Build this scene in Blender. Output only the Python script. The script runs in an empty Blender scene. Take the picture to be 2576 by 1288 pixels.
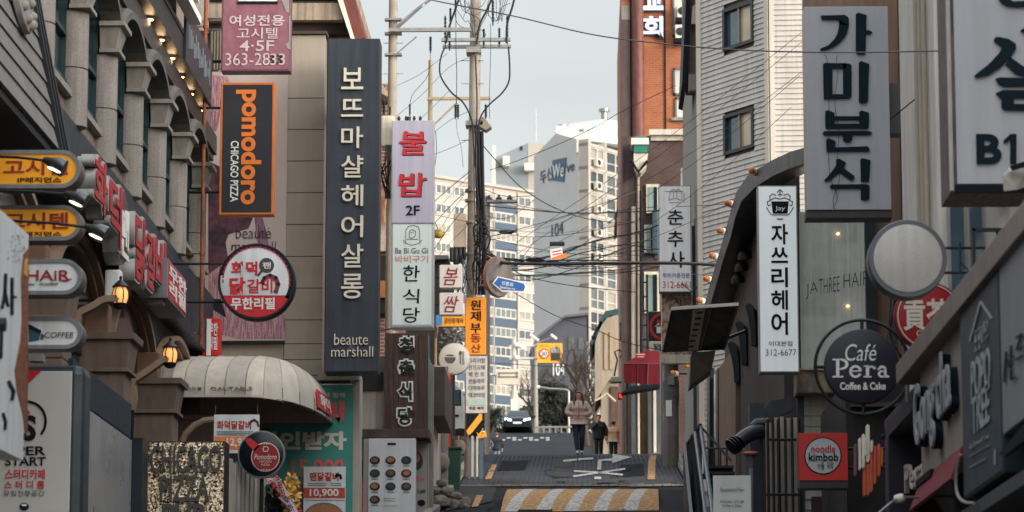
import bpy, bmesh, math, random
from mathutils import Vector, Matrix
R=math.radians
random.seed(7)
scn=bpy.context.scene
COL=scn.collection
# ------------------------------------------------------------------ camera
F=8000.0; PITCH=math.atan(1280/F); YAW=math.atan(182*math.cos(PITCH)/F)
CAM=Vector((0,0,1.6))
cd=bpy.data.cameras.new('camera'); cam=bpy.data.objects.new('camera',cd); COL.objects.link(cam)
cd.sensor_width=36; cd.lens=F/2576*36; cd.clip_start=0.5; cd.clip_end=5000
cam.location=CAM; cam.rotation_euler=(math.pi/2+PITCH,0,YAW)
cd.dof.use_dof=True; cd.dof.focus_distance=52; cd.dof.aperture_fstop=3.5
scn.camera=cam
# ------------------------------------------------------------------ sky, sun, exposure
SUN_EL=R(11); SUN_AZ=R(128)          # azimuth clockwise from +Y (down the street)
w=bpy.data.worlds.new('World'); scn.world=w; w.use_nodes=True
nt=w.node_tree; bg=nt.nodes['Background']
sky=nt.nodes.new('ShaderNodeTexSky'); sky.sky_type='NISHITA'; sky.sun_disc=False
sky.sun_elevation=SUN_EL; sky.sun_rotation=SUN_AZ; sky.dust_density=3.0; sky.air_density=1.2; sky.ozone_density=1.0
hs=nt.nodes.new('ShaderNodeHueSaturation'); hs.inputs['Saturation'].default_value=0.26; hs.inputs['Value'].default_value=1.0
# sky overhead, out of view, is brightened to lift the shaded street
tcw=nt.nodes.new('ShaderNodeTexCoord'); sx_=nt.nodes.new('ShaderNodeSeparateXYZ'); mr=nt.nodes.new('ShaderNodeMapRange'); mr.interpolation_type='SMOOTHSTEP'
nt.links.new(tcw.outputs['Generated'],sx_.inputs[0]); nt.links.new(sx_.outputs[2],mr.inputs[0])
mr.inputs[1].default_value=.26; mr.inputs[2].default_value=.75; mr.inputs[3].default_value=1.0; mr.inputs[4].default_value=4.3
vm=nt.nodes.new('ShaderNodeVectorMath'); vm.operation='SCALE'
nt.links.new(sky.outputs[0],hs.inputs['Color']); nt.links.new(hs.outputs[0],vm.inputs[0]); nt.links.new(mr.outputs[0],vm.inputs['Scale']); cn=nt.nodes.new('ShaderNodeTexNoise'); cn.inputs['Scale'].default_value=3.5; cn.inputs['Detail'].default_value=5
cmp_=nt.nodes.new('ShaderNodeMapping'); cmp_.inputs['Scale'].default_value=(1,1,4.5); nt.links.new(tcw.outputs['Generated'],cmp_.inputs[0]); nt.links.new(cmp_.outputs[0],cn.inputs['Vector'])
cm=nt.nodes.new('ShaderNodeMapRange'); cm.inputs[1].default_value=.3; cm.inputs[2].default_value=.7; cm.inputs[3].default_value=.93; cm.inputs[4].default_value=1.08; nt.links.new(cn.outputs['Fac'],cm.inputs[0])
vm2=nt.nodes.new('ShaderNodeVectorMath'); vm2.operation='SCALE'; nt.links.new(vm.outputs[0],vm2.inputs[0]); nt.links.new(cm.outputs[0],vm2.inputs['Scale'])
nt.links.new(vm2.outputs[0],bg.inputs[0]); bg.inputs[1].default_value=0.15
sl=bpy.data.lights.new('sun','SUN'); sl.energy=0.6; sl.angle=R(12); sl.color=(1,.92,.84)
so=bpy.data.objects.new('sun',sl); COL.objects.link(so)
sd=Vector((math.sin(SUN_AZ)*math.cos(SUN_EL),math.cos(SUN_AZ)*math.cos(SUN_EL),math.sin(SUN_EL)))
so.rotation_euler=sd.to_track_quat('Z','Y').to_euler()
scn.view_settings.view_transform='Standard'; scn.view_settings.look='None'; scn.view_settings.gamma=1
scn.view_settings.exposure=0.86
# ------------------------------------------------------------------ pixel rays (photo read at 2576 x 1288)
cp,sp=math.cos(PITCH),math.sin(PITCH)
def ray(x,y):
    u=(x-1288)/F; v=(644-y)/F
    return Matrix.Rotation(YAW,3,'Z')@Vector((u,cp-v*sp,sp+v*cp))
def at(x,y,Y): r=ray(x,y); return CAM+r*(Y/r.y)
def onX(x,y,X): r=ray(x,y); return CAM+r*(X/r.x)
class VPl:
    """vertical plane through two ground points"""
    def __init__(s,a,b): s.a=Vector((a[0],a[1],0)); d=Vector((b[0]-a[0],b[1]-a[1],0)); s.d=d.normalized(); s.n=Vector((d.y,-d.x,0)).normalized(); s.n*= -1 if s.n.dot(CAM-s.a)<0 else 1
    def at(s,x,y,off=0): r=ray(x,y); t=(s.a+s.n*off-CAM).dot(s.n)/r.dot(s.n); return CAM+r*t
def q(x0,y0,x1,y1,Y):
    a=at((x0+x1)/2,y0,Y); b=at((x0+x1)/2,y1,Y); c=at(x0,(y0+y1)/2,Y); d=at(x1,(y0+y1)/2,Y)
    return [Vector((c.x,Y,a.z)),Vector((d.x,Y,a.z)),Vector((d.x,Y,b.z)),Vector((c.x,Y,b.z))]
# ------------------------------------------------------------------ materials
def lin(c): return tuple(((v/255)/12.92 if v<=10.3 else ((v/255+.055)/1.055)**2.4) for v in c)+(1,)
MATS={}
def mat(n,c,rough=.65,var=.12,scale=5,bump=0.0,bscale=40,metal=0.0,streak=0.0,spec=.4,emit=0,ec=None,speck=0.0,kind=None,c2=None,kw=None):
    if n in MATS: return MATS[n]
    m=bpy.data.materials.new(n); m.use_nodes=True; t=m.node_tree; N=t.nodes; L=t.links; p=N['Principled BSDF']
    p.inputs['Roughness'].default_value=rough; p.inputs['Metallic'].default_value=metal; p.inputs['Specular IOR Level'].default_value=spec
    tc=N.new('ShaderNodeTexCoord'); base=lin(c)
    def noise(sc,det=4,vec=None,stretch=None):
        k=N.new('ShaderNodeTexNoise'); k.inputs['Scale'].default_value=sc; k.inputs['Detail'].default_value=det
        src=tc.outputs['Object']
        if stretch:
            mp=N.new('ShaderNodeMapping'); mp.inputs['Scale'].default_value=stretch; L.new(src,mp.inputs[0]); src=mp.outputs[0]
        L.new(src,k.inputs['Vector']); return k.outputs['Fac']
    def ramp(f,a,b,lo=.3,hi=.7):
        r=N.new('ShaderNodeValToRGB'); r.color_ramp.elements[0].position=lo; r.color_ramp.elements[1].position=hi
        r.color_ramp.elements[0].color=a; r.color_ramp.elements[1].color=b; L.new(f,r.inputs[0]); return r.outputs[0]
    def mul(a,b,mode='MULTIPLY',fac=1.0):
        x=N.new('ShaderNodeMix'); x.data_type='RGBA'; x.blend_type=mode; x.inputs[0].default_value=fac
        L.new(a,x.inputs[6]); L.new(b,x.inputs[7]); return x.outputs[2]
    d=tuple(v*(1-var) for v in base[:3])+(1,); b=tuple(min(1,v*(1+var)) for v in base[:3])+(1,)
    if kind=='brick':
        br=N.new('ShaderNodeTexBrick'); mp=N.new('ShaderNodeMapping')
        if kw=='x': mp.inputs['Rotation'].default_value=(R(90),0,0)
        L.new(tc.outputs['Object'],mp.inputs[0])
        if kw=='x':
            sx=N.new('ShaderNodeSeparateXYZ'); cx=N.new('ShaderNodeCombineXYZ'); ad=N.new('ShaderNodeMath'); L.new(tc.outputs['Object'],sx.inputs[0])
            L.new(sx.outputs[0],ad.inputs[0]); L.new(sx.outputs[1],ad.inputs[1]); L.new(ad.outputs[0],cx.inputs[0]); L.new(sx.outputs[2],cx.inputs[1]); L.new(cx.outputs[0],br.inputs['Vector'])
        br.inputs['Scale'].default_value=scale; br.inputs['Color1'].default_value=d; br.inputs['Color2'].default_value=b
        br.inputs['Mortar'].default_value=lin(c2 or (150,140,130)); br.inputs['Mortar Size'].default_value=.012; br.inputs['Brick Width'].default_value=.22*1; br.inputs['Row Height'].default_value=.075
        br.inputs['Scale'].default_value=1.0
        colr=mul(br.outputs['Color'],ramp(noise(1.2),(.75,.75,.75,1),(1.1,1.1,1.1,1)))
    elif kind=='sequin':
        vo=N.new('ShaderNodeTexVoronoi'); vo.inputs['Scale'].default_value=scale; L.new(tc.outputs['Object'],vo.inputs['Vector'])
        r=N.new('ShaderNodeValToRGB'); els=r.color_ramp.elements; els[0].color=lin((34,26,20)); els[1].position=.95; els[1].color=lin((255,240,205))
        for ps,cc in ((.24,(88,68,48)),(.42,(158,128,92)),(.6,(222,192,148)),(.8,(255,246,220))): e=els.new(ps); e.color=lin(cc)  # bright and dark cells put the sequins' sparkle into the colour
        sv=N.new('ShaderNodeSeparateColor'); L.new(vo.outputs['Color'],sv.inputs[0]); L.new(sv.outputs[0],r.inputs[0]); colr=r.outputs[0]
        nm=N.new('ShaderNodeMix'); nm.data_type='VECTOR'; nm.inputs[0].default_value=.35
        ge=N.new('ShaderNodeNewGeometry'); vs=N.new('ShaderNodeVectorMath'); vs.operation='SUBTRACT'; vs.inputs[1].default_value=(.5,.5,.5); L.new(vo.outputs['Color'],vs.inputs[0])
        va=N.new('ShaderNodeVectorMath'); va.operation='MULTIPLY_ADD'; va.inputs[1].default_value=(.45,.45,.45); L.new(vs.outputs[0],va.inputs[0]); L.new(ge.outputs['Normal'],va.inputs[2])
        vn=N.new('ShaderNodeVectorMath'); vn.operation='NORMALIZE'; L.new(va.outputs[0],vn.inputs[0]); L.new(vn.outputs[0],p.inputs['Normal'])
    elif kind=='two':      # patchy mix of two colours (rust, stains, hair strands)
        colr=ramp(noise(scale,6,stretch=kw),base,lin(c2),.42,.58)
        colr=mul(colr,ramp(noise(scale*5),(1-var,)*3+(1,),(1+var,)*3+(1,)))
    else:
        colr=ramp(noise(scale,6),d,b)
    if streak:
        colr=mul(colr,ramp(noise(2.2,5,stretch=(5,5,.28)),(1-streak,)*3+(1,),(1.0,1.0,1.0,1),.35,.62))
    if speck:
        colr=mul(colr,ramp(noise(90,2),(1-speck,)*3+(1,),(1+speck,)*3+(1,),.35,.65))
    L.new(colr,p.inputs['Base Color'])
    if kind!='sequin':
        rr=N.new('ShaderNodeMapRange'); rr.inputs[3].default_value=max(0,rough-.12); rr.inputs[4].default_value=min(1,rough+.12); L.new(noise(scale*2.3),rr.inputs[0]); L.new(rr.outputs[0],p.inputs['Roughness'])
        if bump:
            bn=N.new('ShaderNodeBump'); bn.inputs['Strength'].default_value=bump; bn.inputs['Distance'].default_value=.01; L.new(noise(bscale,5),bn.inputs['Height']); L.new(bn.outputs[0],p.inputs['Normal'])
    if emit:
        p.inputs['Emission Strength'].default_value=emit
        if ec: p.inputs['Emission Color'].default_value=lin(ec)
        else: L.new(colr,p.inputs['Emission Color'])
    MATS[n]=m; return m
def glassy(n,c,rough=.08,spec=.9):
    return mat(n,c,rough=rough,var=.35,scale=.9,spec=spec)
# palette
STONE=mat('granite',(140,133,125),.8,.08,3,.25,60,speck=.22,streak=.25)
STONE_L=mat('limestone_trim',(142,136,128),.8,.1,4,.2,60,streak=.2,speck=.1)
WASH=mat('stained_render',(134,120,112),.85,.12,2.5,.2,30,streak=.3)
TEAL_F=mat('teal_window_frame',(24,52,56),.45,.15)
GLASS_D=glassy('dark_teal_glass',(16,36,42))
GLASS_B=glassy('blue_grey_glass',(70,90,100))
GLASS_W=glassy('pale_curtained_glass',(150,150,142),.15)
NAVY=mat('navy_fascia',(30,40,50),.5,.2,3,streak=.2)
BLACK=mat('black_metal',(20,23,27),.45,.2,6)
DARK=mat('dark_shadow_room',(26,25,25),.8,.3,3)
CHAR=mat('charcoal_board',(38,44,50),.55,.15,3,streak=.2)
GREYM=mat('grey_metal',(120,124,128),.45,.12,5,streak=.15)
STEEL=mat('galvanised_steel',(150,150,146),.4,.15,8,metal=.6)
WHITE=mat('white_acrylic',(218,222,222),.4,.06,2,streak=.16)
WHITE_L=mat('white_acrylic_added_glow',(222,228,228),.35,.04,2,streak=.06,emit=.14,ec=(225,235,238))  # faint glow added to lift the sign face in the dim street
CREAM=mat('cream_paint',(205,196,176),.7,.1,3,streak=.25)
TANST=mat('tan_stone',(112,96,85),.75,.14,4,.2,50,streak=.2)
TANM=mat('tan_moulding',(136,112,94),.6,.12,6)
RED=mat('red_paint',(196,38,44),.45,.1)
REDT=mat('red_letter',(196,40,48),.5,.08)
ORANGE=mat('orange_letter',(222,118,42),.5,.08)
YELB=mat('yellow_lightbox',(232,158,36),.4,.08,2,emit=.06)
INK=mat('ink_black',(22,25,30),.6,.15,spec=.12)
INKN=mat('ink_navy',(22,36,48),.6,.1,spec=.12)
LETW=mat('white_letter',(228,228,222),.45,.05)
LETC=mat('cream_letter',(222,214,196),.5,.06)
LETG=mat('grey_letter',(105,112,116),.55,.08)
CONC=mat('concrete',(140,134,126),.9,.14,2.2,.35,35,streak=.3,speck=.12)
CONCL=mat('pale_concrete',(186,178,166),.88,.12,1.6,.3,30,streak=.28)
POLEC=mat('pole_concrete',(156,148,134),.9,.1,5,.2,50,streak=.18,speck=.1)
RUST=mat('rusty_pipe',(150,84,48),.8,.2,5,.3,40,kind='two',c2=(104,66,46),kw=(2,2,.6))
BULB=mat('lamp_glow',(255,214,150),.4,.02,3,emit=9,ec=(255,190,110))
BULBW=mat('lamp_white_glow',(255,250,240),.4,.02,3,emit=1.8,ec=(255,246,230))
AMBER=mat('amber_glass_bulb',(176,104,42),.25,.25,8,emit=.02,ec=(255,150,60))
# ------------------------------------------------------------------ scene tree helpers
def tag(o,label=None,cat=None,group=None,kind=None):
    if label: o['label']=label
    if cat: o['category']=cat
    if group: o['group']=group
    if kind: o['kind']=kind
    return o
def thing(name,label,cat,loc,group=None):
    o=bpy.data.objects.new(name,None); COL.objects.link(o); o.location=loc; o.empty_display_size=.2
    return tag(o,label,cat,group)
def origin(o):
    p=Vector(o.location)
    while o.parent: o=o.parent; p+=Vector(o.location)
    return p
class MB:
    def __init__(s): s.v=[]; s.f=[]
    def add(s,vs,fs):
        n=len(s.v); s.v+= [Vector(v) for v in vs]; s.f+=[[i+n for i in f] for f in fs]; return s
    def box(s,a,b):
        x0,x1=sorted((a[0],b[0])); y0,y1=sorted((a[1],b[1])); z0,z1=sorted((a[2],b[2]))
        return s.add([(x0,y0,z0),(x1,y0,z0),(x1,y1,z0),(x0,y1,z0),(x0,y0,z1),(x1,y0,z1),(x1,y1,z1),(x0,y1,z1)],
                     [(0,3,2,1),(4,5,6,7),(0,1,5,4),(1,2,6,5),(2,3,7,6),(3,0,4,7)])
    def prism(s,pts,d):
        n=len(pts); d=Vector(d); a=[Vector(p) for p in pts]
        return s.add(a+[p+d for p in a],[list(range(n)),list(range(2*n-1,n-1,-1))]+[(i,(i+1)%n,(i+1)%n+n,i+n) for i in range(n)])
    def quad(s,*p): return s.add(p,[tuple(range(len(p)))])
    def hexa(s,a,b):  # two quads
        return s.add(list(a)+list(b),[(0,1,2,3),(7,6,5,4),(0,4,5,1),(1,5,6,2),(2,6,7,3),(3,7,4,0)])
    def tube(s,pts,r,n=8):
        pts=[Vector(p) for p in pts]; k=len(pts); rr=r if isinstance(r,(list,tuple)) else [r]*k; vs=[]; prev=None
        for i,p in enumerate(pts):
            t=(pts[min(i+1,k-1)]-pts[max(i-1,0)]).normalized()
            u=prev-t*prev.dot(t) if prev is not None else t.orthogonal()
            if u.length<1e-6: u=t.orthogonal()
            u.normalize(); prev=u; w_=t.cross(u)
            vs+=[p+(u*math.cos(2*math.pi*j/n)+w_*math.sin(2*math.pi*j/n))*rr[i] for j in range(n)]
        fs=[(i*n+j,i*n+(j+1)%n,(i+1)*n+(j+1)%n,(i+1)*n+j) for i in range(k-1) for j in range(n)]
        fs+=[tuple(range(n))[::-1],tuple((k-1)*n+j for j in range(n))]
        return s.add(vs,fs)
    def lathe(s,c,prof,n=24,ax=(0,0,1)):
        ax=Vector(ax).normalized(); u=ax.orthogonal().normalized(); w_=ax.cross(u); c=Vector(c); vs=[]
        for r,h in prof: vs+=[c+ax*h+(u*math.cos(2*math.pi*j/n)+w_*math.sin(2*math.pi*j/n))*max(r,1e-4) for j in range(n)]
        k=len(prof); fs=[(i*n+j,i*n+(j+1)%n,(i+1)*n+(j+1)%n,(i+1)*n+j) for i in range(k-1) for j in range(n)]
        fs+=[tuple(range(n))[::-1],tuple((k-1)*n+j for j in range(n))]
        return s.add(vs,fs)
    def ball(s,c,r,n=12,m=8):
        r=r if isinstance(r,(tuple,list)) else (r,r,r); c=Vector(c); vs=[];fs=[]
        for i in range(m+1):
            a=math.pi*i/m
            vs+=[c+Vector((r[0]*math.sin(a)*math.cos(2*math.pi*j/n),r[1]*math.sin(a)*math.sin(2*math.pi*j/n),r[2]*math.cos(a))) for j in range(n)]
        fs=[(i*n+j,i*n+(j+1)%n,(i+1)*n+(j+1)%n,(i+1)*n+j) for i in range(m) for j in range(n)]
        return s.add(vs,fs)
    def build(s,name,m,parent=None,label=None,smooth=False,bev=0,kind=None):
        me=bpy.data.meshes.new(name); o0=origin(parent) if parent else Vector((0,0,0))
        me.from_pydata([v-o0 for v in s.v],[],s.f)
        b=bmesh.new(); b.from_mesh(me); bmesh.ops.remove_doubles(b,verts=b.verts,dist=1e-5)
        bmesh.ops.recalc_face_normals(b,faces=b.faces)
        if bev:
            es=[e for e in b.edges if len(e.link_faces)==2 and e.calc_face_angle(0)>.6]
            bmesh.ops.bevel(b,geom=es,offset=bev,segments=2,profile=.6,affect='EDGES',clamp_overlap=True)
        b.to_mesh(me); b.free()
        if smooth:
            for p in me.polygons: p.use_smooth=True
        me.materials.append(m); o=bpy.data.objects.new(name,me); COL.objects.link(o)
        if smooth:
            try: me.set_sharp_from_angle(angle=R(38))
            except Exception: pass
        if parent: o.parent=parent
        if label: o['label']=label
        if kind: o['kind']=kind
        return o
def solo(mb,name,m,label,cat,group=None,**k):
    o=mb.build(name,m,None,**k); return tag(o,label,cat,group)
_ft=bpy.data.curves.new('ft','FONT'); _fo=bpy.data.objects.new('ft',_ft)
def text(s,quad,m,parent,bold=0.0,th=0.006,name='lettering',keep=False,shear=0.0,sp=1.0,ls=1.0,off=.004,label=None,wob=0.0,rot=False,res=4):
    c=_ft; c.body=s; c.size=1; c.offset=bold; c.extrude=.05; c.shear=shear; c.space_character=sp; c.space_line=ls
    c.align_x='CENTER'; c.resolution_u=res
    me=bpy.data.meshes.new_from_object(_fo)
    tl,tr,br,bl=[Vector(p) for p in quad]
    n=(tr-tl).cross(bl-tl).normalized()
    if n.dot(CAM-tl)<0: n=-n
    xs=[v.co.x for v in me.vertices]; ys=[v.co.y for v in me.vertices]
    x0,x1,y0,y1=min(xs),max(xs),min(ys),max(ys)
    if rot: pass
    su=1.0; sv=1.0
    if keep:
        W=(tr-tl).length; H=(bl-tl).length; ar=(x1-x0)/(y1-y0)
        if rot: ar=1/ar
        if ar>W/H: sv=(W/ar)/H
        else: su=(H*ar)/W
    o0=origin(parent)
    for v in me.vertices:
        u=(v.co.x-x0)/(x1-x0); t=(y1-v.co.y)/(y1-y0)
        if wob:
            u+=wob*math.sin(t*9+u*5); t+=wob*math.sin(u*8+1.3+t*3)
        if rot: u,t=1-t,u
        u=.5+(u-.5)*su; t=.5+(t-.5)*sv
        p=(tl*(1-u)+tr*u)*(1-t)+(bl*(1-u)+br*u)*t
        v.co=p+n*(off+(v.co.z+.05)/.1*th)-o0
    me.materials.clear(); me.materials.append(m); me.name=name
    o=bpy.data.objects.new(name,me); COL.objects.link(o); o.parent=parent
    if label: o['label']=label
    return o
def polys(plist,f,m,parent,name='lettering',th=.006,off=.004,d=None):
    """flat shapes from pixel outlines on a plane; f maps pixel -> world; holes not needed"""
    mb=MB()
    for pl in plist:
        pts=[f(*p) for p in pl]
        n=(pts[1]-pts[0]).cross(pts[2]-pts[0])
        nn=d if d is not None else Vector((0,-1,0))
        mb.prism([p+nn*off for p in pts],nn*th)
    return mb.build(name,m,parent)
def stroke(pts,w):
    """polyline -> list of pixel quads"""
    out=[]
    for (x0,y0),(x1,y1) in zip(pts,pts[1:]):
        dx,dy=x1-x0,y1-y0; l=math.hypot(dx,dy) or 1; nx,ny=-dy/l*w/2,dx/l*w/2; ex,ey=dx/l*w*.25,dy/l*w*.25
        out.append([(x0+nx-ex,y0+ny-ey),(x1+nx+ex,y1+ny+ey),(x1-nx+ex,y1-ny+ey),(x0-nx-ex,y0-ny-ey)])
    return out
def slab(mb,x0,y0,x1,y1,Y,th):
    a=q(x0,y0,x1,y1,Y); mb.box((a[0].x,Y,a[2].z),(a[1].x,Y+th,a[0].z)); return mb
def ell(cx,cy,rx,ry,n=20,a0=0,a1=360):
    return [(cx+rx*math.cos(R(a0+(a1-a0)*i/n)),cy+ry*math.sin(R(a0+(a1-a0)*i/n))) for i in range(n if abs(a1-a0)==360 else n+1)]
def sign(name,label,rect,Y,th,face,body,inset=3,wall=None,group=None,cat='sign',bev=.012,arms=(.18,.82)):
    x0,y0,x1,y1=rect; a=q(*rect,Y)
    t=thing(name,label,cat,((a[0].x+a[1].x)/2,Y+th/2,a[2].z),group)
    slab(MB(),x0,y0,x1,y1,Y,th).build('cabinet',body,t,bev=bev)
    f=MB(); slab(f,x0+inset,y0+inset,x1-inset,y1-inset,Y-.006,.02); f.build('face',face,t,bev=.003)
    if wall is not None:
        b=MB(); xe=a[0].x+.02 if wall<a[0].x else a[1].x-.02
        for k in arms:
            z=a[0].z*(1-k)+a[2].z*k
            b.tube([(xe,Y+th*.5,z),(wall,Y+th*.5,z)],.02,6)
        b.build('bracket',BLACK,t)
    return t
def roundsign(name,label,cx,cy,r,Y,th,face,body,rim=4,wall=None,group=None):
    c=at(cx,cy,Y); rr=r*Y/F; t=thing(name,label,'sign',(c.x,Y+th/2,c.z-rr),group)
    MB().lathe((c.x,Y+th,c.z),[(rr*.97,0),(rr,.015),(rr,th-.012),(rr*.985,th)],40,(0,-1,0)).build('rim',body,t,smooth=True)
    r2=(r-rim)*Y/F
    MB().lathe((c.x,Y+.02,c.z),[(r2,0),(r2,.028),(r2*.99,.03)],40,(0,-1,0)).build('face',face,t,smooth=True)
    if wall is not None:
        b=MB()
        for k in (-.5,.5):
            sx=-1 if wall<c.x else 1
            b.tube([(c.x+sx*rr*.8,Y+th/2,c.z+k*rr),(wall,Y+th/2,c.z+k*rr)],.018,6)
        b.build('bracket',BLACK,t)
    return t
def pol(Y): return lambda x,y: at(x,y,Y)
# ------------------------------------------------------------------ the ground
def zl(Y,y): return at(1450,y,Y).z
GP=[(-80,-2.0),(0,0),(8,.5),(58,zl(58,1289)),(80,zl(80,1141)),(150,zl(150,1170)),(190,zl(190,1088)),(400,40),(1200,70),(3000,70)]
def g(Y):
    for (a,za),(b,zb) in zip(GP,GP[1:]):
        if Y<=b: return za+(zb-za)*(Y-a)/(b-a)
    return GP[-1][1]
def ong(x,y,Y0=50,lift=0.0):
    r=ray(x,y); Y=Y0
    while Y<400:
        p=CAM+r*(Y/r.y)
        if p.z<=g(Y)+lift:
            return p
        Y+=.02
    return CAM+r*(Y/r.y)
ASPH=mat('asphalt',(41,43,46),.92,.22,.7,.5,70,speck=.3,spec=.08)
RIBC=mat('ribbed_road_concrete',(66,68,72),.92,.22,.8,.4,60,speck=.25,spec=.08)
GRND=mat('worn_concrete_ground',(84,78,73),.92,.2,1.0,.4,30,speck=.2)
YPAINT=mat('worn_yellow_paint',(178,138,90),.8,.2,6,kind='two',c2=(140,112,80),kw=(2.5,.8,2.5),spec=.1)
WPAINT=mat('worn_white_paint',(186,182,175),.8,.2,6,kind='two',c2=(148,146,142),kw=(2.5,.8,2.5),spec=.1)
mb=MB(); ys=[-80,-40,0,8]+[8+i*5 for i in range(1,11)]+[80,115,150,170,190,250,400,700,1200,3000]; xs=[-1500,-200,-60,-20,-6,6,20,60,200,1500]
vs=[(x,y,g(y)-.05) for y in ys for x in xs]; nx=len(xs)
mb.add(vs,[(j*nx+i,j*nx+i+1,(j+1)*nx+i+1,(j+1)*nx+i) for j in range(len(ys)-1) for i in range(nx-1)])
tag(mb.build('ground',GRND),kind='structure')
def cx(Y): return -.3 if Y<82 else -.3-(Y-82)*.0255
def strip(y0,y1,l,r,lift,n=1):
    m_=MB(); P=sorted({y0,y1,*[a for a,_ in GP if y0<a<y1]}|{y0+(y1-y0)*i/n for i in range(n+1)})
    for a,b in zip(P,P[1:]):
        m_.quad((l(a),a,g(a)+lift),(r(a),a,g(a)+lift),(r(b),b,g(b)+lift),(l(b),b,g(b)+lift))
    return m_
tag(strip(-20,330,lambda Y:cx(Y)-2.35-(max(0,Y-90)*.01),lambda Y:cx(Y)+2.5+(max(0,Y-90)*.012),-.02,40).build('road',ASPH),kind='structure')
# ribbed concrete ramp: thin raised ribs across the road between the drain and the crest
YR=ong(1400,1222).y
tag(strip(YR+.1,80.5,lambda Y:cx(Y)-2.3,lambda Y:cx(Y)+2.45,-.012,12).build('road_ramp',RIBC),kind='structure')
mb=MB(); nrib=110
for i in range(nrib):
    ya=YR+.6+(79.5-YR-.8)*i/nrib
    for k in range(42):
        xa=-2.15+k*.105; mb.box((xa,ya,g(ya)-.014),(xa+.065,ya+.08,g(ya)-.0098))
tag(mb.build('road_ribs',mat('rib_concrete',(70,72,76),.92,.25,1.2,speck=.2,spec=.08)),kind='structure')
mb=MB()
for i in range(26):
    xa=-2.6+i*.185
    mb.box((xa,YR-.16,g(YR)-.02),(xa+.17,YR+.05,g(YR)+.012+.006*(i%3)))
tag(solo(mb,'drain_cover',mat('drain_iron',(136,128,118),.7,.2,8,.3,40),'grey slotted drain cover strip across the road above the striped hump','drain'))
def mark(pls,name,m,lift=.004):
    b=MB()
    for pl in pls:
        pts=[ong(x,y) for x,y in pl]; pts=[Vector((p.x,p.y,g(p.y)+lift)) for p in pts]
        b.quad(*pts)
    return tag(b.build(name,m),kind='structure')
# the striped hump
A=ong(1278,1229);B=ong(1655,1229);Cc=ong(1658,1282);D=ong(1259,1286)
hump=MB(); HN=10
def hp(u,v,e=0):
    p=(D.lerp(Cc,u)).lerp(A.lerp(B,u),v); return Vector((p.x,p.y,g(p.y)-.012+.085*math.sin(math.pi*min(1,max(0,v)))**.8+e))
def hstrip(us,e):
    m_=MB()
    for ua,ub,va,vb in us:
        for i in range(HN):
            v0=va+(vb-va)*i/HN; v1=va+(vb-va)*(i+1)/HN
            fa=lambda v:ua[0]+(ua[1]-ua[0])*((v-va)/(vb-va)); fb=lambda v:ub[0]+(ub[1]-ub[0])*((v-va)/(vb-va))
            m_.quad(hp(fa(v0),v0,e),hp(fb(v0),v0,e),hp(fb(v1),v1,e),hp(fa(v1),v1,e))
    return m_
hu=solo(hstrip([((0,0),(1,1),0,1)],0),'speed_hump',YPAINT,'yellow and white striped speed hump across the road','speed hump')
mb_=hstrip([((max(0,k),max(0,k)+.10),(k+.09,k+.17),0,1) for k in (.02,.22,.40,.58,.77)],.004)
mb_.build('stripe',WPAINT,hu)
mark([[(1236,1169),(1250,1169),(1235,1206),(1220,1206)],[(1199,1246),(1216,1246),(1203,1274),(1186,1276)]],'road_marking_dashes',YPAINT)
mark([[(1670,1133),(1671,1138),(1652,1146),(1636,1145)],[(1636,1145),(1652,1146),(1649,1160),(1631,1160)],[(1631,1160),(1649,1160),(1648,1206),(1629,1206)]],'road_marking_edge_line',YPAINT)
mark(stroke([(1418,1160),(1450,1157)],5)+stroke([(1456,1156),(1491,1154)],5)+[[(1502,1182),(1512,1182),(1513,1160),(1505,1157)],[(1505,1157),(1513,1160),(1545,1160),(1545,1153)],[(1541,1143),(1590,1150),(1540,1166)]]
     +stroke([(1445,1186),(1505,1189),(1566,1195)],4)+stroke([(1443,1199),(1505,1190),(1572,1180)],4)+[[(1496,1200),(1512,1200),(1513,1206),(1495,1206)]],'road_marking_arrow',WPAINT,.008)
b=MB()
for i in range(9):
    xx=1262+i*14; 
    for yy in (1101,1106):
        p=ong(xx,yy,160); p2=ong(xx+9,yy,160); p3=ong(xx+8,yy+3,160); p4=ong(xx-2,yy+3,160)
        if (i*7+yy)%3: b.quad(*[Vector((k.x,k.y,g(k.y)+.02)) for k in (p,p2,p3,p4)])
tag(b.build('road_marking_letters',WPAINT),kind='structure')
# patches, cracks and a manhole in the worn asphalt
PAT=mat('asphalt_patch',(30,31,33),.95,.2,2,.5,60,speck=.3,spec=.06); PAL=mat('dusty_asphalt',(62,62,62),.95,.3,1.2,.4,60,speck=.25,spec=.06)
mark([[(1300,1290),(1390,1290),(1388,1276),(1306,1277)],[(1560,1170),(1618,1166),(1622,1196),(1566,1200)],[(1262,1160),(1330,1158),(1322,1182),(1250,1184)]],'road_patches',PAT,.0025)
mark([[(1150,1222),(1250,1226),(1236,1262),(1120,1285)],[(1400,1150),(1440,1149),(1436,1200),(1390,1203)],[(1580,1210),(1700,1204),(1704,1222),(1585,1226)]],'road_dust',PAL,.0015)
random.seed(41); ck=[]
for i in range(9):
    x,y=random.uniform(1230,1640),random.uniform(1150,1285)
    for k in range(5):
        x2,y2=x+random.uniform(-26,26),y+random.uniform(1,6)
        if y2>1287: break
        ck+=stroke([(x,y),(x2,y2)],1.1); x,y=x2,y2
mark(ck,'road_cracks',mat('crack_black',(14,14,15),.95,.1,spec=.02),.006)
p_=ong(1540,1222); b=MB(); b.lathe((p_.x,p_.y+.6,g(p_.y+.6)-.02),[(.33,0),(.33,.03),(.30,.035),(.02,.03)],24); solo(b,'manhole_cover',mat('iron_cover',(46,44,44),.6,.2,20,.6,60),'round iron manhole cover just above the drain strip','manhole cover')
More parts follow.
